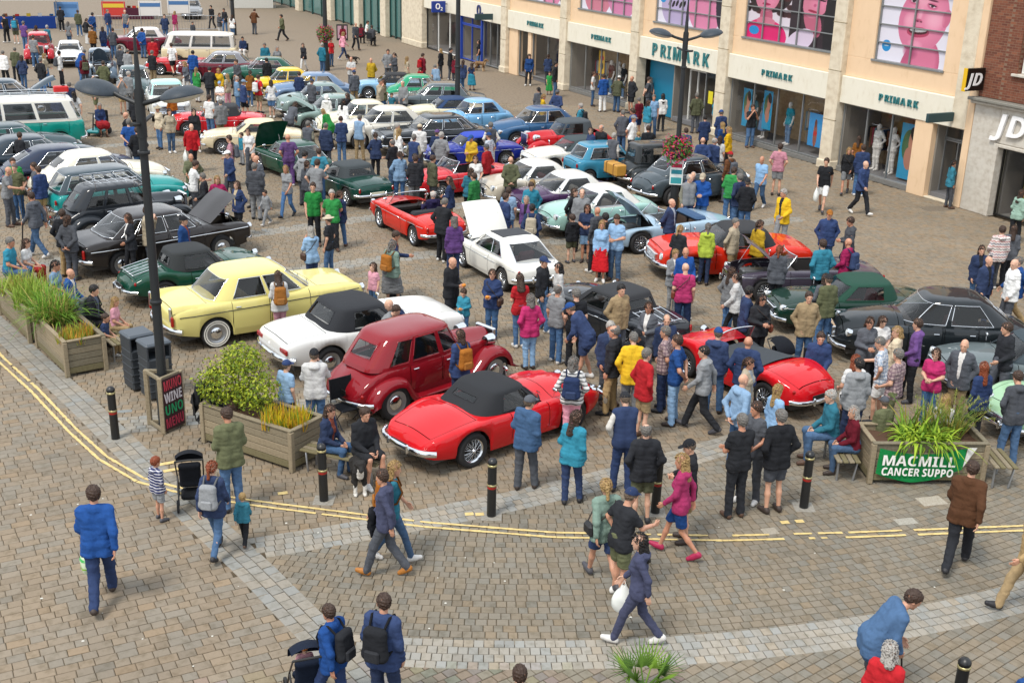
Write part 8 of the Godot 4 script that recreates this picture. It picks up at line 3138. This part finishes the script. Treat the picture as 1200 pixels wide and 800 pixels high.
func stall(label: String, at: Vector3, turn: float, w: float, d: float, top: String, skirt: String) -> void:
	var o := thing("market_stall", label, "stall", at, turn, "market stalls")
	for sx in [-1, 1]:
		for sz in [-1, 1]:
			var l := Buf.new()
			tube(l, [Vector3(sx * w / 2, 0, sz * d / 2), Vector3(sx * w / 2, 2.3, sz * d / 2)], 0.03, 6)
			part(o, "leg", l, mat("galvanised", Color(0.6, 0.61, 0.62), 0.4, 0.7))
	var c := Buf.new()
	var e := [Vector3(-w / 2 - 0.1, 2.25, d / 2 + 0.1), Vector3(w / 2 + 0.1, 2.25, d / 2 + 0.1), Vector3(w / 2 + 0.1, 2.25, -d / 2 - 0.1), Vector3(-w / 2 - 0.1, 2.25, -d / 2 - 0.1)]
	var r0 := Vector3(-w / 2 + d / 2, 2.95, 0)
	var r1 := Vector3(w / 2 - d / 2, 2.95, 0)
	c.quad(e[0], r0, r1, e[1])
	c.quad(e[2], r1, r0, e[3])
	c.quad(e[1], r1, r1, e[2])
	c.quad(e[3], r0, r0, e[0])
	for k in 4:
		var A: Vector3 = e[k]
		var B: Vector3 = e[(k + 1) % 4]
		c.quad(A - Vector3(0, 0.25, 0), A, B, B - Vector3(0, 0.25, 0))
	part(o, "canopy", c, mat("canvas_" + top, lin(Color(top), 0.8), 0.8))
	var t := Buf.new()
	rbox(t, Vector3(0, 0.42, d / 2 - 0.4), Vector3(w - 0.3, 0.84, 0.75), 0.02)
	part(o, "table", t, cloth(skirt))
	for k in 9:
		var g := Buf.new()
		rbox(g, Vector3(lerpf(-w / 2 + 0.4, w / 2 - 0.4, k / 8.0), 0.93, d / 2 - 0.4 + rng.randf_range(-0.2, 0.2)), Vector3(0.28, rng.randf_range(0.1, 0.25), 0.22), 0.02)
		part(o, "goods", g, cloth(["c83a30", "e0c040", "e8e6e0", "3a6aa0", "7a4a30"][k % 5]))

func build_props() -> void:
	# planters, benches and what grows in them
	planter("long weathered planter of tall grasses beside the litter bins", Vector3(-9.36, 0, -23.63), atan2(0.8, -0.6), 2.05, 0.78, 0.74)
	planter("weathered grass planter farther up the kerb beside seated visitors", Vector3(-10.95, 0, -25.65), atan2(0.8, -0.6), 2.3, 0.78, 0.74)
	planter("weathered planter with round yellow-green shrub near maroon saloon", Vector3(-4.42, 0, -19.45), deg_to_rad(-31.7), 2.1, 0.8, 0.74)
	planter("weathered planter with green charity banner on its side", Vector3(7.25, 0, -19.18), deg_to_rad(3.0), 1.98, 0.82, 0.74)
	bench("slatted bench along the tall grass planter", Vector3(-8.83, 0, -24.3), deg_to_rad(128), 2.0, 0.42)
	bench("slatted bench behind the upper grass planter with three sitters", Vector3(-10.35, 0, -26.1), deg_to_rad(128), 2.2, 0.42)
	bench("slatted bench at top end of planter row", Vector3(-12.28, 0, -28.2), deg_to_rad(128), 1.4, 0.42)
	bench("slatted bench at end of shrub planter under seated couple", Vector3(-2.84, 0, -18.5), deg_to_rad(-22), 1.5, 0.42)
	bench("slatted bench at banner planter under couple in teal and maroon", Vector3(5.88, 0, -19.25), deg_to_rad(90), 1.15, 0.42)
	bench("empty slatted bench at free end of banner planter", Vector3(8.55, 0, -18.95), deg_to_rad(90), 0.8, 0.45)
	bench("slatted bench behind banner planter", Vector3(7.15, 0, -19.62), deg_to_rad(0), 1.9, 0.42)
	tuft("ornamental_grass", "tall arching green grass spilling over planter edge", Vector3(-9.85, 0.66, -24.2), 760, Vector2(0.6, 1.3), 0.011, Vector2(0.30, 0.35), Vector2(0.15, 0.75), ["6f9a34", "86ae40", "5a8030", "a89a58"], Vector2(0.05, 1.0), "grasses in planters")
	tuft("ornamental_grass", "pale green feathery grass in upper planter", Vector3(-10.7, 0.66, -25.2), 560, Vector2(0.5, 1.0), 0.010, Vector2(0.35, 0.45), Vector2(0.15, 0.6), ["8aa83c", "a0b050", "6f8a34"], Vector2(0.05, 0.8), "grasses in planters")
	tuft("ornamental_grass", "feathery grass clump at far end of upper planter", Vector3(-11.4, 0.66, -26.1), 380, Vector2(0.4, 0.75), 0.009, Vector2(0.35, 0.45), Vector2(0.15, 0.6), ["8aa83c", "a0b050", "9a8a44"], Vector2(0.05, 0.8), "grasses in planters")
	tuft("heather", "low orange and green heather in front corner of grass planter", Vector3(-9.0, 0.66, -23.12), 420, Vector2(0.16, 0.34), 0.009, Vector2(0.30, 0.42), Vector2(0.0, 0.25), ["c8903a", "a8a83a", "6f8a34"], Vector2(0.0, 0.5), "low bedding plants")
	tuft("heather", "low yellow flowering clump in shrub planter", Vector3(-3.9, 0.66, -19.05), 700, Vector2(0.16, 0.42), 0.010, Vector2(0.38, 0.28), Vector2(0.0, 0.2), ["d8c020", "c8b030", "7a9a34", "d09a3a"], Vector2(0.0, 0.55), "low bedding plants")
	var sh := thing("round_shrub", "bushy yellow-green shrub growing in wooden planter", "shrub", Vector3(-4.85, 0.64, -19.72))
	for q in [["8f9e2a", 1500], ["a4ae36", 1300], ["667c2a", 1500]]:
		var b := Buf.new()
		for c in [[Vector3(0, 0.62, 0), Vector3(0.62, 0.58, 0.5)], [Vector3(0.35, 0.42, 0.2), Vector3(0.42, 0.4, 0.38)], [Vector3(-0.35, 0.5, 0.05), Vector3(0.42, 0.42, 0.36)], [Vector3(0.05, 0.95, -0.05), Vector3(0.36, 0.32, 0.32)]]:
			leaf_cloud(b, int(q[1] / 4.0), c[1], 0.034, c[0], 0.45)
		part(sh, "crown", b, leafy(q[0]))
	var tb := Buf.new()
	for k in 9:
		var a := TAU * k / 9
		tube(tb, [Vector3(cos(a) * 0.05, 0, sin(a) * 0.05), Vector3(cos(a) * 0.2, 0.4, sin(a) * 0.18), Vector3(cos(a) * 0.42, 0.85, sin(a) * 0.36)], [0.016, 0.012, 0.005], 5)
	part(sh, "stem", tb, grainy("bark", "6a5a44", 0.9))
	tuft("strap_leaf_plant", "glossy strap-leaved plant drooping over the green banner", Vector3(7.22, 0.66, -19.0), 260, Vector2(0.5, 0.95), 0.026, Vector2(0.34, 0.22), Vector2(0.35, 1.0), ["8fae34", "a4bc3c", "6f9430"], Vector2(0.15, 1.05))
	tuft("spiky_plant", "taller spiky plant with upright stems behind strap leaves", Vector3(7.45, 0.66, -19.35), 110, Vector2(0.5, 0.95), 0.020, Vector2(0.5, 0.2), Vector2(0.0, 0.35), ["7a8f3a", "9a8f44", "5f7f30"], Vector2(0.05, 0.9))
	var ro := thing("rosemary_bush", "brushy sprigged bush beside strap-leaved plant", "shrub", Vector3(7.75, 0.66, -19.25))
	for q in ["6f7f3a", "8a8f48"]:
		var b := Buf.new()
		for k in 16:
			var a := rng.randf() * TAU
			var tip := Vector3(cos(a) * rng.randf_range(0.3, 0.85), rng.randf_range(0.35, 0.85), sin(a) * rng.randf_range(0.1, 0.4))
			for e in 42:
				var t := rng.randf_range(0.25, 1.0)
				var p := tip * t + Vector3(0, 0.12 * sin(t * PI), 0)
				var d := (tip.normalized() + Vector3(rng.randfn(), rng.randfn(), rng.randfn()) * 0.8).normalized()
				blade(b, p, d, 0.07, 0.006, 0.0, 2)
		part(ro, "foliage", b, leafy(q))
	var pm := thing("fan_palm", "small fan palm with spiky green fronds by the curved band", "palm", Vector3(1.74, 0, -12.35))
	for f in 9:
		var b := Buf.new()
		var az := TAU * f / 9 + 0.3
		var tilt := 0.35 + 0.55 * (f % 3) / 2.0
		var foot := Vector3(cos(az) * 0.12, 0.36, sin(az) * 0.12)
		var stem_dir := Vector3(cos(az) * sin(tilt), cos(tilt), sin(az) * sin(tilt))
		tube(b, [Vector3(0, 0.28, 0), foot + stem_dir * 0.12], 0.01, 5)
		var side := stem_dir.cross(Vector3.UP).normalized()
		for k in 15:
			var a := lerpf(-1.25, 1.25, k / 14.0)
			blade(b, foot + stem_dir * 0.12, (stem_dir * cos(a) + side * sin(a)).normalized(), 0.42 - 0.1 * absf(a), 0.013, 0.1, 3)
		part(pm, "frond", b, leafy(["55752a", "6f9030", "48682a"][f % 3]))
	var pt := Buf.new()
	lathe(pt, [Vector2(0.09, 0), Vector2(0.08, 0.2), Vector2(0.05, 0.32)], 10)
	part(pm, "trunk", pt, grainy("palm_bark", "6a5238", 0.95))
	# banner
	var bn := thing("charity_banner", "green charity banner with white lettering pinned to planter", "banner", Vector3(7.2, 0, -18.72), deg_to_rad(3.0))
	var rows := []
	for k in 15:
		var t := k / 14.0
		var row := PackedVector3Array()
		for e in 5:
			var u := e / 4.0
			var drop := 0.40 + 0.16 * sin(PI * (0.15 + 0.7 * t)) - 0.08 * t
			row.append(Vector3(lerpf(-0.86, 0.66, t) + 0.03 * (1.0 - u), 0.70 - 0.12 * sin(PI * t) - u * drop, 0.016 + 0.012 * sin(t * 19.0) + 0.012 * u))
		rows.append(row)
	var cb := Buf.new()
	cb.grid(rows, false, true)
	part(bn, "cloth", cb, cloth("1a8a48"))
	var fold := Buf.new()
	fold.quad(Vector3(0.66, 0.34, 0.03), Vector3(0.70, 0.72, 0.03), Vector3(0.86, 0.72, 0.035), Vector3(0.74, 0.50, 0.04))
	part(bn, "folded_corner", fold, cloth("e8e8e4"))
	for q in [["MACMILL", 0.26, -0.14, 0.47, -0.03, 1.28], ["CANCER SUPPO", 0.20, -0.14, 0.26, -0.03, 1.26]]:
		var tm := lettering(q[0], q[1], 0.008)
		var l := part(bn, "lettering", tm, mat("white_print", Color(0.9, 0.9, 0.88), 0.7))
		l.position = Vector3(q[2], q[3], 0.062)
		l.rotation.z = q[4]
		l.scale.x = q[5] / maxf(0.1, tm.get_aabb().size.x)
	# litter bins
	for k in 2:
		var o := thing("litter_bin", ["dark grey litter bin nearer the lamp post sign", "dark grey litter bin beside planter bench"][k], "bin", [Vector3(-6.98, 0, -21.75), Vector3(-7.45, 0, -22.2)][k], deg_to_rad(40), "litter bins")
		var gm := mat("bin_plastic", Color(0.18, 0.20, 0.22), 0.55)
		var b := Buf.new()
		rbox(b, Vector3(0, 0.45, 0), Vector3(0.5, 0.84, 0.48), 0.03)
		part(o, "body", b, gm)
		var hood := Buf.new()
		for q in [[-0.23, 0.0, 0.04, 0.48], [0.23, 0.0, 0.04, 0.48]]:
			rbox(hood, Vector3(q[0], 0.98, q[1]), Vector3(q[2], 0.26, q[3]), 0.01)
		part(o, "hood_sides", hood, gm)
		var ins := Buf.new()
		rbox(ins, Vector3(0, 0.98, -0.2), Vector3(0.42, 0.26, 0.03), 0.006)
		part(o, "hood_back", ins, gm)
		var lid := Buf.new()
		rbox(lid, Vector3(0, 1.14, 0), Vector3(0.54, 0.09, 0.52), 0.035)
		part(o, "lid", lid, mat("bin_lid", Color(0.26, 0.29, 0.32), 0.5))
		for y in [0.2, 0.36, 0.52, 0.68]:
			var rb := Buf.new()
			rbox(rb, Vector3(0, y, 0), Vector3(0.515, 0.03, 0.495), 0.008)
			part(o, "rib", rb, gm)
		var plate := Buf.new()
		rbox(plate, Vector3(0.1, 0.72, 0.245), Vector3(0.14, 0.2, 0.012), 0.004)
		part(o, "plaque", plate, mat("plaque", Color(0.4, 0.38, 0.33), 0.5))
	# three-sided menu board round the foot of the lamp post
	var mb := thing("menu_board", "three-sided timber menu board round the tall lamp post", "sign", Vector3(-6.40, 0, -20.26))
	var tri := [Vector3(-0.33, 0, -0.12), Vector3(0.04, 0, 0.28), Vector3(0.29, 0, -0.14)]
	for k in 3:
		var p: Vector3 = tri[k]
		var b := Buf.new()
		rbox(b, p + Vector3(0, 0.55, 0), Vector3(0.085, 1.1, 0.085), 0.01)
		part(mb, "post", b, wood(2))
		var n: Vector3 = tri[(k + 1) % 3]
		for y in [0.06, 1.07]:
			var r := Buf.new()
			var d := (n - p).normalized()
			rbox(r, Vector3.ZERO, Vector3((n - p).length() - 0.06, 0.07, 0.05), 0.008, Transform3D(Basis(d, Vector3.UP, d.cross(Vector3.UP)), (p + n) / 2 + Vector3(0, y, 0)))
			part(mb, "rail", r, wood(0))
	var fd: Vector3 = (tri[2] - tri[1]).normalized()
	var fn := fd.cross(Vector3.UP)
	var ft := Transform3D(Basis(fd, Vector3.UP, fn), (tri[1] + tri[2]) / 2 + fn * 0.046)
	var bd := Buf.new()
	rbox(bd, Vector3(0, 0.56, 0), Vector3(0.48, 1.02, 0.015), 0.004)
	part(mb, "board", bd, mat("chalkboard", lin(Color("3a1c20"), 0.8), 0.7)).transform = ft
	for q in [["MUNO", "c03a4a", 0.93], ["WINE", "dcd4d8", 0.69], ["UNO", "1f9a62", 0.45], ["MENU", "b0304a", 0.20]]:
		var tm := lettering(q[0], 0.26, 0.006)
		var l := part(mb, "lettering", tm, mat("chalk_" + q[1], lin(Color(q[1]), 0.85), 0.8))
		l.transform = ft * Transform3D(Basis(Vector3.BACK, 0.05) * Basis.from_scale(Vector3(0.42 / maxf(0.1, tm.get_aabb().size.x), 1, 1)), Vector3(0, q[2], 0.012))
	# lamp posts and bollards
	lamp_post("tall black lamp post with spire rising from the menu board", Vector3(-6.40, 0, -20.27), deg_to_rad(-16), 6.1, 7.25, 0.088, false)
	lamp_post("lamp post beside dark grey humped saloon with poster", Vector3(5.15, 0, -38.1), deg_to_rad(10), 5.6, 6.9, 0.088, true)
	lamp_post("lamp post standing between black saloon and sky blue saloon", Vector3(-2.75, 0, -54.2), deg_to_rad(10), 6.6, 7.6, 0.12, false)
	lamp_post("distant lamp post with a basket beyond yellow saloon", Vector3(-11.2, 0, -70.4), deg_to_rad(10), 6.6, 7.6, 0.14, true)
	lamp_post("distant lamp post beyond the cream camper van", Vector3(-20.6, 0, -88.0), deg_to_rad(10), 6.6, 7.6, 0.14, false)
	for q in [[-7.16, -19.71, "black bollard between menu board and the yellow lines"], [-3.03, -17.55, "black bollard in front of seated couple with dog"], [-0.26, -17.18, "black bollard close to red low roadster"], [2.42, -17.44, "black bollard hidden behind man in black fleece"], [4.93, -17.76, "black bollard near the banner planter bench"], [5.49, -12.08, "black bollard by old man in blue jacket"]]:
		bollard(q[2], Vector3(q[0], 0, q[1]))
	# poster on the lamp post and crates at its foot
	var po := thing("lamp_post_poster", "small teal and white poster tied to lamp post", "poster", Vector3(5.15, 0.95, -37.96), deg_to_rad(-8))
	var pb := Buf.new()
	rbox(pb, Vector3(0, 0.4, 0.03), Vector3(0.42, 0.8, 0.012), 0.003)
	part(po, "sheet", pb, mat("poster_white", Color(0.85, 0.87, 0.86), 0.6))
	for q in [[0.62, 0.12, "c8284a"], [0.42, 0.14, "2a8a9a"], [0.14, 0.2, "3aa0a8"]]:
		var pr := Buf.new()
		rbox(pr, Vector3(0, q[0], 0.038), Vector3(0.34, q[1], 0.004), 0.001)
		part(po, "print_band", pr, mat("print_" + q[2], lin(Color(q[2]), 0.8), 0.6))
	for q in [[5.5, -38.25, "wooden crate standing at foot of poster lamp post"], [5.75, -37.9, "second wooden crate beside poster lamp post"]]:
		var cr := thing("wooden_crate", q[2], "crate", Vector3(q[0], 0, q[1]), 0.4, "wooden crates")
		for k in 4:
			var f := Buf.new()
			rbox(f, Vector3(0, 0.06 + k * 0.11, 0.17), Vector3(0.42, 0.09, 0.02), 0.004)
			rbox(f, Vector3(0, 0.06 + k * 0.11, -0.17), Vector3(0.42, 0.09, 0.02), 0.004)
			rbox(f, Vector3(0.2, 0.06 + k * 0.11, 0), Vector3(0.02, 0.09, 0.32), 0.004)
			rbox(f, Vector3(-0.2, 0.06 + k * 0.11, 0), Vector3(0.02, 0.09, 0.32), 0.004)
			part(cr, "slat", f, grainy("crate_pine", "c8a878", 0.8, 0.75, 3.0))
	var su := thing("suitcase", "tan leather suitcase strapped on rack behind black vintage car", "suitcase", Vector3(3.45, 0.52, -41.38), deg_to_rad(24))
	var sc := Buf.new()
	rbox(sc, Vector3(0, 0.2, 0), Vector3(0.42, 0.40, 0.95), 0.04)
	part(su, "case", sc, mat("tan_leather", lin(Color("c8943c"), 0.8), 0.55))
	for z in [-0.25, 0.25]:
		var stp := Buf.new()
		rbox(stp, Vector3(0, 0.2, z), Vector3(0.435, 0.415, 0.045), 0.01)
		part(su, "strap", stp, mat("strap_leather", lin(Color("6a4020"), 0.8), 0.6))
	var rk := Buf.new()
	for z in [-0.4, 0.0, 0.4]:
		tube(rk, [Vector3(-0.25, -0.02, z), Vector3(0.5, -0.02, z)], 0.014, 5)
	part(su, "rack", rk, black())
	# pushchairs, dogs, chairs, scooter
	pushchair("black pushchair pushed beside man in olive parka", Vector3(-5.15, 0, -17.35), deg_to_rad(195), "1c1f26")
	pushchair("navy pushchair with toddler under its hood", Vector3(-2.38, 0, -12.2), deg_to_rad(200), "1a2436")
	var tod := thing("person", "toddler with orange hair lying in navy pushchair", "person", Vector3(-2.38, 0.30, -12.11), deg_to_rad(200), "people at the car show")
	tod.scale = Vector3.ONE * 0.46
	dressed(tod, 5, "c", "short", mat("hair", lin(Color("c87830"), 0.8), 0.65), "T", cloth("d8a0a8"), "L", cloth("9ab0c8"), mat("shoe", lin(Color("e4e2de"), 0.75), 0.6), mat("skin", lin(Color("dcae94"), 0.78), 0.5), false)
	pushchair("grey pushchair near the phone shop window", Vector3(-4.9, 0, -84.5), deg_to_rad(60), "5a5c60")
	pushchair("dark pushchair by man in navy jacket near red roadster", Vector3(5.65, 0, -23.2), deg_to_rad(20), "1c1f26")
	dog("black and white dog standing by the seated couple", Vector3(-2.5, 0, -17.95), deg_to_rad(12), 0.98, "26221f", "e4e0d8")
	dog("small black dog on lead near distant lamp post", Vector3(-10.1, 0, -73.6), deg_to_rad(-80), 0.8, "241c18", "5a3a24")
	dog("tan dog waiting outside the phone shop", Vector3(-2.3, 0, -72.0), deg_to_rad(60), 1.0, "a07a50", "c8a880")
	chair("black folding chair behind the seated couple", Vector3(-3.05, 0, -20.55), deg_to_rad(40), 0.42, "1c1e22")
	for q in [[-16.95, -74.73, -8, "folding chair of sitter in navy jacket by easel"], [-10.94, -87.0, 90, "cafe chair under sitter in white shirt"], [-11.04, -84.9, 180, "cafe chair under sitter in maroon jacket"], [-10.12, -83.33, 145, "cafe chair under sitter in charcoal jacket"], [-10.46, -91.89, -35, "cafe chair by teal glass shop front"], [6.24, -22.77, 0, "folding chair of bearded man near red roadster"], [-5.47, -19.94, 90, "folding stool chair beside the round shrub"]]:
		chair(q[3], Vector3(q[0], 0, q[1]), deg_to_rad(q[2]), 0.42, "2a2c30")
	var ms := thing("mobility_scooter", "teal mobility scooter carrying woman in navy jacket", "scooter", Vector3(-17.17, 0, -49.01), deg_to_rad(-8))
	var tm2 := mat("scooter_teal", lin(Color("1a8a90"), 0.8), 0.35)
	var sb := Buf.new()
	rbox(sb, Vector3(0, 0.2, 0.2), Vector3(0.56, 0.14, 1.1), 0.05)
	rbox(sb, Vector3(0, 0.32, -0.12), Vector3(0.5, 0.2, 0.45), 0.06)
	part(ms, "body", sb, tm2)
	var ti := Buf.new()
	tube(ti, [Vector3(0, 0.25, 0.68), Vector3(0, 0.9, 0.52)], 0.03, 6)
	tube(ti, [Vector3(-0.26, 0.92, 0.47), Vector3(0.26, 0.92, 0.47)], 0.02, 6)
	part(ms, "tiller", ti, black())
	var se := Buf.new()
	rbox(se, Vector3(0, 0.39, -0.02), Vector3(0.46, 0.06, 0.42), 0.025)
	rbox(se, Vector3(0, 0.70, -0.27), Vector3(0.46, 0.5, 0.08), 0.03)
	part(ms, "seat", se, cloth("1c1e22"))
	for q in [[-0.27, 0.6], [0.27, 0.6], [-0.27, -0.2], [0.27, -0.2]]:
		var w := Buf.new()
		lathe(w, [Vector2(0.02, -0.05), Vector2(0.12, -0.05), Vector2(0.14, 0), Vector2(0.12, 0.05), Vector2(0.02, 0.05)], 14, Transform3D(Basis(Vector3.BACK, PI / 2), Vector3(q[0], 0.14, q[1])))
		part(ms, "wheel", w, mat("rubber", Color(0.13, 0.13, 0.135), 0.85))
	# driver of the red cabriolet
	var hd := deg_to_rad(121.0)
	var fw := Vector3(cos(hd), 0, -sin(hd))
	var rt := Vector3(sin(hd), 0, cos(hd))
	var dp := Vector3(-2.94, 0.06, -34.57) + fw * -0.42 + rt * 0.3
	var dr := thing("person", "driver with white hair and purple top in red open cabriolet", "person", dp, atan2(fw.x, fw.z), "people at the car show")
	dr.scale = Vector3.ONE * 0.97
	dressed(dr, 11, "m", "thin", mat("hair", lin(Color("cfcac2"), 0.75), 0.65), "H", cloth("2a2448"), "L", cloth("2a2c34"), mat("shoe", lin(Color("26262a"), 0.75), 0.6), mat("skin", lin(Color("d8a68a"), 0.78), 0.5), true)
	# drain and utility covers
	for q in [[7.17, -18.1, 0.45, 0.3, "c0b8a8", "square pale stone cover near banner planter"], [6.51, -17.35, 0.35, 0.2, "b8b4a8", "worn pale cover patch by the yellow line"], [14.2, -39.6, 0.9, 0.6, "8a7f70", "grey utility cover outside the corner shop"], [-7.4, -20.94, 0.3, 0.12, "9aa0a0", "narrow steel drain cover by the lamp post"], [4.2, -16.9, 0.25, 0.2, "b8b0a0", "small pale cover beside yellow line"]]:
		var b := Buf.new()
		rbox(b, Vector3.ZERO, Vector3(q[2], 0.016, q[3]), 0.003)
		var o := part(self, numbered("utility_cover"), b, grainy("cover_" + q[4], q[4], 0.8, 0.7, 3.0))
		o.position = Vector3(q[0], 0.0, q[1])
		o.rotation.y = 0.25
		o.set_meta("label", q[5])
		o.set_meta("category", "cover")
	# stalls, boards and barriers far off
	stall("white canopied market stall with blue cloth table", Vector3(-37.5, 0, -89.5), 0.35, 7.0, 3.0, "e8e8e6", "20408a")
	stall("market stall with white roof beyond the blue table stall", Vector3(-31.5, 0, -99.0), 0.3, 4.0, 3.0, "e0e2e4", "5a3040")
	stall("market stall with green roof at far end of square", Vector3(-24.5, 0, -112.0), 0.3, 4.0, 3.0, "3a8a5a", "e0e0da")
	for q in [[-30.6, -92.5, "d03a30", "red and yellow banner board beside the stalls"], [-28.3, -94.0, "e8e6e2", "white printed banner on barrier near the stalls"], [-33.6, -91.0, "6a9ad0", "pale blue banner board at the stall end"], [-26.8, -96.5, "e8e6e2", "white notice board on posts beyond barrier"]]:
		var o := thing("banner_board", q[3], "banner", Vector3(q[0], 0, q[1]), 0.3, "banner boards by the stalls")
		var b := Buf.new()
		rbox(b, Vector3(0, 1.2, 0), Vector3(1.7, 1.1, 0.04), 0.01)
		part(o, "board", b, mat("board_" + q[2], lin(Color(q[2]), 0.8), 0.6))
		var st := Buf.new()
		rbox(st, Vector3(0, 1.45, 0.025), Vector3(1.5, 0.28, 0.01), 0.003)
		part(o, "print_band", st, mat("band_yellow", lin(Color("e8c838") if q[2] == "d03a30" else Color("4a7ab0"), 0.8), 0.6))
		for s in [-1, 1]:
			var l := Buf.new()
			tube(l, [Vector3(s * 0.75, 0, 0), Vector3(s * 0.75, 1.7, 0)], 0.025, 5)
			part(o, "leg", l, mat("galvanised", Color(0.6, 0.61, 0.62), 0.4, 0.7))
	for k in 4:
		var o := thing("crowd_barrier", ["grey steel barrier by the stalls", "grey steel barrier beside the white coupe crowd", "grey steel barrier ahead of silver hatchback", "grey steel barrier near cream camper van"][k], "barrier", Vector3(-30.0 + k * 2.3, 0, -88.5 - k * 0.8), 0.34, "steel crowd barriers")
		var f := Buf.new()
		tube(f, [Vector3(-1.1, 0.1, 0), Vector3(-1.1, 1.05, 0), Vector3(1.1, 1.05, 0), Vector3(1.1, 0.1, 0), Vector3(-1.1, 0.1, 0)], 0.022, 6)
		part(o, "frame", f, mat("galvanised", Color(0.6, 0.61, 0.62), 0.4, 0.7))
		for e in 10:
			var r := Buf.new()
			tube(r, [Vector3(-0.95 + e * 0.21, 0.12, 0), Vector3(-0.95 + e * 0.21, 1.03, 0)], 0.009, 4)
			part(o, "rail_bar", r, mat("galvanised", Color(0.6, 0.61, 0.62), 0.4, 0.7))
	var ab := thing("pavement_board", "black framed pavement board outside the teal glazed shop", "sign", Vector3(-12.5, 0, -86.0), 0.3)
	var abb := Buf.new()
	rbox(abb, Vector3(0, 0.6, 0), Vector3(0.8, 1.1, 0.05), 0.01)
	part(ab, "board", abb, black())
	var abf := Buf.new()
	rbox(abf, Vector3(0, 0.62, 0.03), Vector3(0.65, 0.85, 0.012), 0.003)
	part(ab, "sheet", abf, mat("sheet_pink", lin(Color("c8a0b0"), 0.8), 0.6))
	# load on the camper's roof rack
	var lo := thing("red_fuel_can", "red can strapped on roof rack of turquoise camper van", "can", Vector3(-17.7, 2.06, -46.5), deg_to_rad(24))
	var cb2 := Buf.new()
	rbox(cb2, Vector3(0, 0.12, 0), Vector3(0.55, 0.24, 0.3), 0.04)
	part(lo, "can", cb2, mat("red_can", lin(Color("c81c1c"), 0.8), 0.4))
	var cp := Buf.new()
	rbox(cp, Vector3(0.1, 0.26, 0), Vector3(0.1, 0.05, 0.1), 0.01)
	part(lo, "cap", cp, black())
	# shop-window figures
	for q in [[-25.6, -0.7, "6a3a3a", "shop mannequin in red top behind store window"], [-25.0, -0.8, "d8d2c8", "shop mannequin in cream top behind store window"], [-24.3, -0.65, "2a2c30", "shop mannequin in black top behind store window"], [-13.6, -0.7, "4a8a9a", "shop mannequin in teal dress behind store window"], [-12.9, -0.75, "5a7a9a", "shop mannequin in blue skirt behind store window"], [-11.3, -0.8, "2a9ab0", "shop mannequin in turquoise outfit behind store window"]]:
		mannequin(q[3], q[0], q[1], q[2])
	for q in [[-32.0, -1.5, 1, "full clothes rail behind dark store window"], [-27.6, -1.5, 2, "full clothes rail behind yellow banners"], [-23.6, -1.5, 4, "full clothes rail behind mannequin in black top"], [-17.3, -2.8, 3, "clothes rail just inside store entrance"], [-10.2, -1.5, 5, "full clothes rail behind blue banner window"], [-6.7, -1.5, 6, "clothes rail at dark end of white mannequin window"]]:
		clothes_rail(q[3], q[0], q[1], q[2])
	mannequin("bare white shop mannequin beside poster in end window", -5.95, -0.7, "")
	mannequin("second bare white shop mannequin leaning in end window", -5.2, -0.75, "")

func clothes_rail(label: String, s: float, out: float, seed_: int) -> void:
	var o := thing("clothes_rail", label, "clothes rail", on_facade(s, 0.22, out), atan2(FAC_N.x, FAC_N.z), "clothes rails inside the store")
	var f := Buf.new()
	tube(f, [Vector3(-0.8, 0, 0), Vector3(-0.8, 1.5, 0), Vector3(0.8, 1.5, 0), Vector3(0.8, 0, 0)], 0.02, 6)
	part(o, "rail", f, chrome())
	for k in 13:
		var g := Buf.new()
		rbox(g, Vector3(-0.7 + k * 0.115, 1.02 + 0.06 * (k % 3), 0), Vector3(0.075, 0.8 - 0.12 * (k % 3), 0.42), 0.03)
		part(o, "garment", g, cloth(["c8c4bc", "3a4a6a", "b04a5a", "d8b890", "2a2c30", "7fa0b0", "e4e0d8", "8a5a40"][(k * 3 + seed_) % 8]))

func mannequin(label: String, s: float, out: float, c: String) -> void:
	var o := thing("mannequin", label, "mannequin", on_facade(s, 0.22, out), atan2(FAC_N.x, FAC_N.z), "shop window mannequins")
	var w := mat("mannequin_white", Color(0.82, 0.81, 0.79), 0.4)
	var m: Material = cloth(c) if c else w
	o.scale = Vector3.ONE * 1.0
	dressed(o, 0 if s < -10 else 4, "f", "none", w, "T", m, "K" if c in ["4a8a9a", "5a7a9a"] else "L", m if c in ["4a8a9a"] else (cloth("5f7ea0") if c else w), w, w, false)
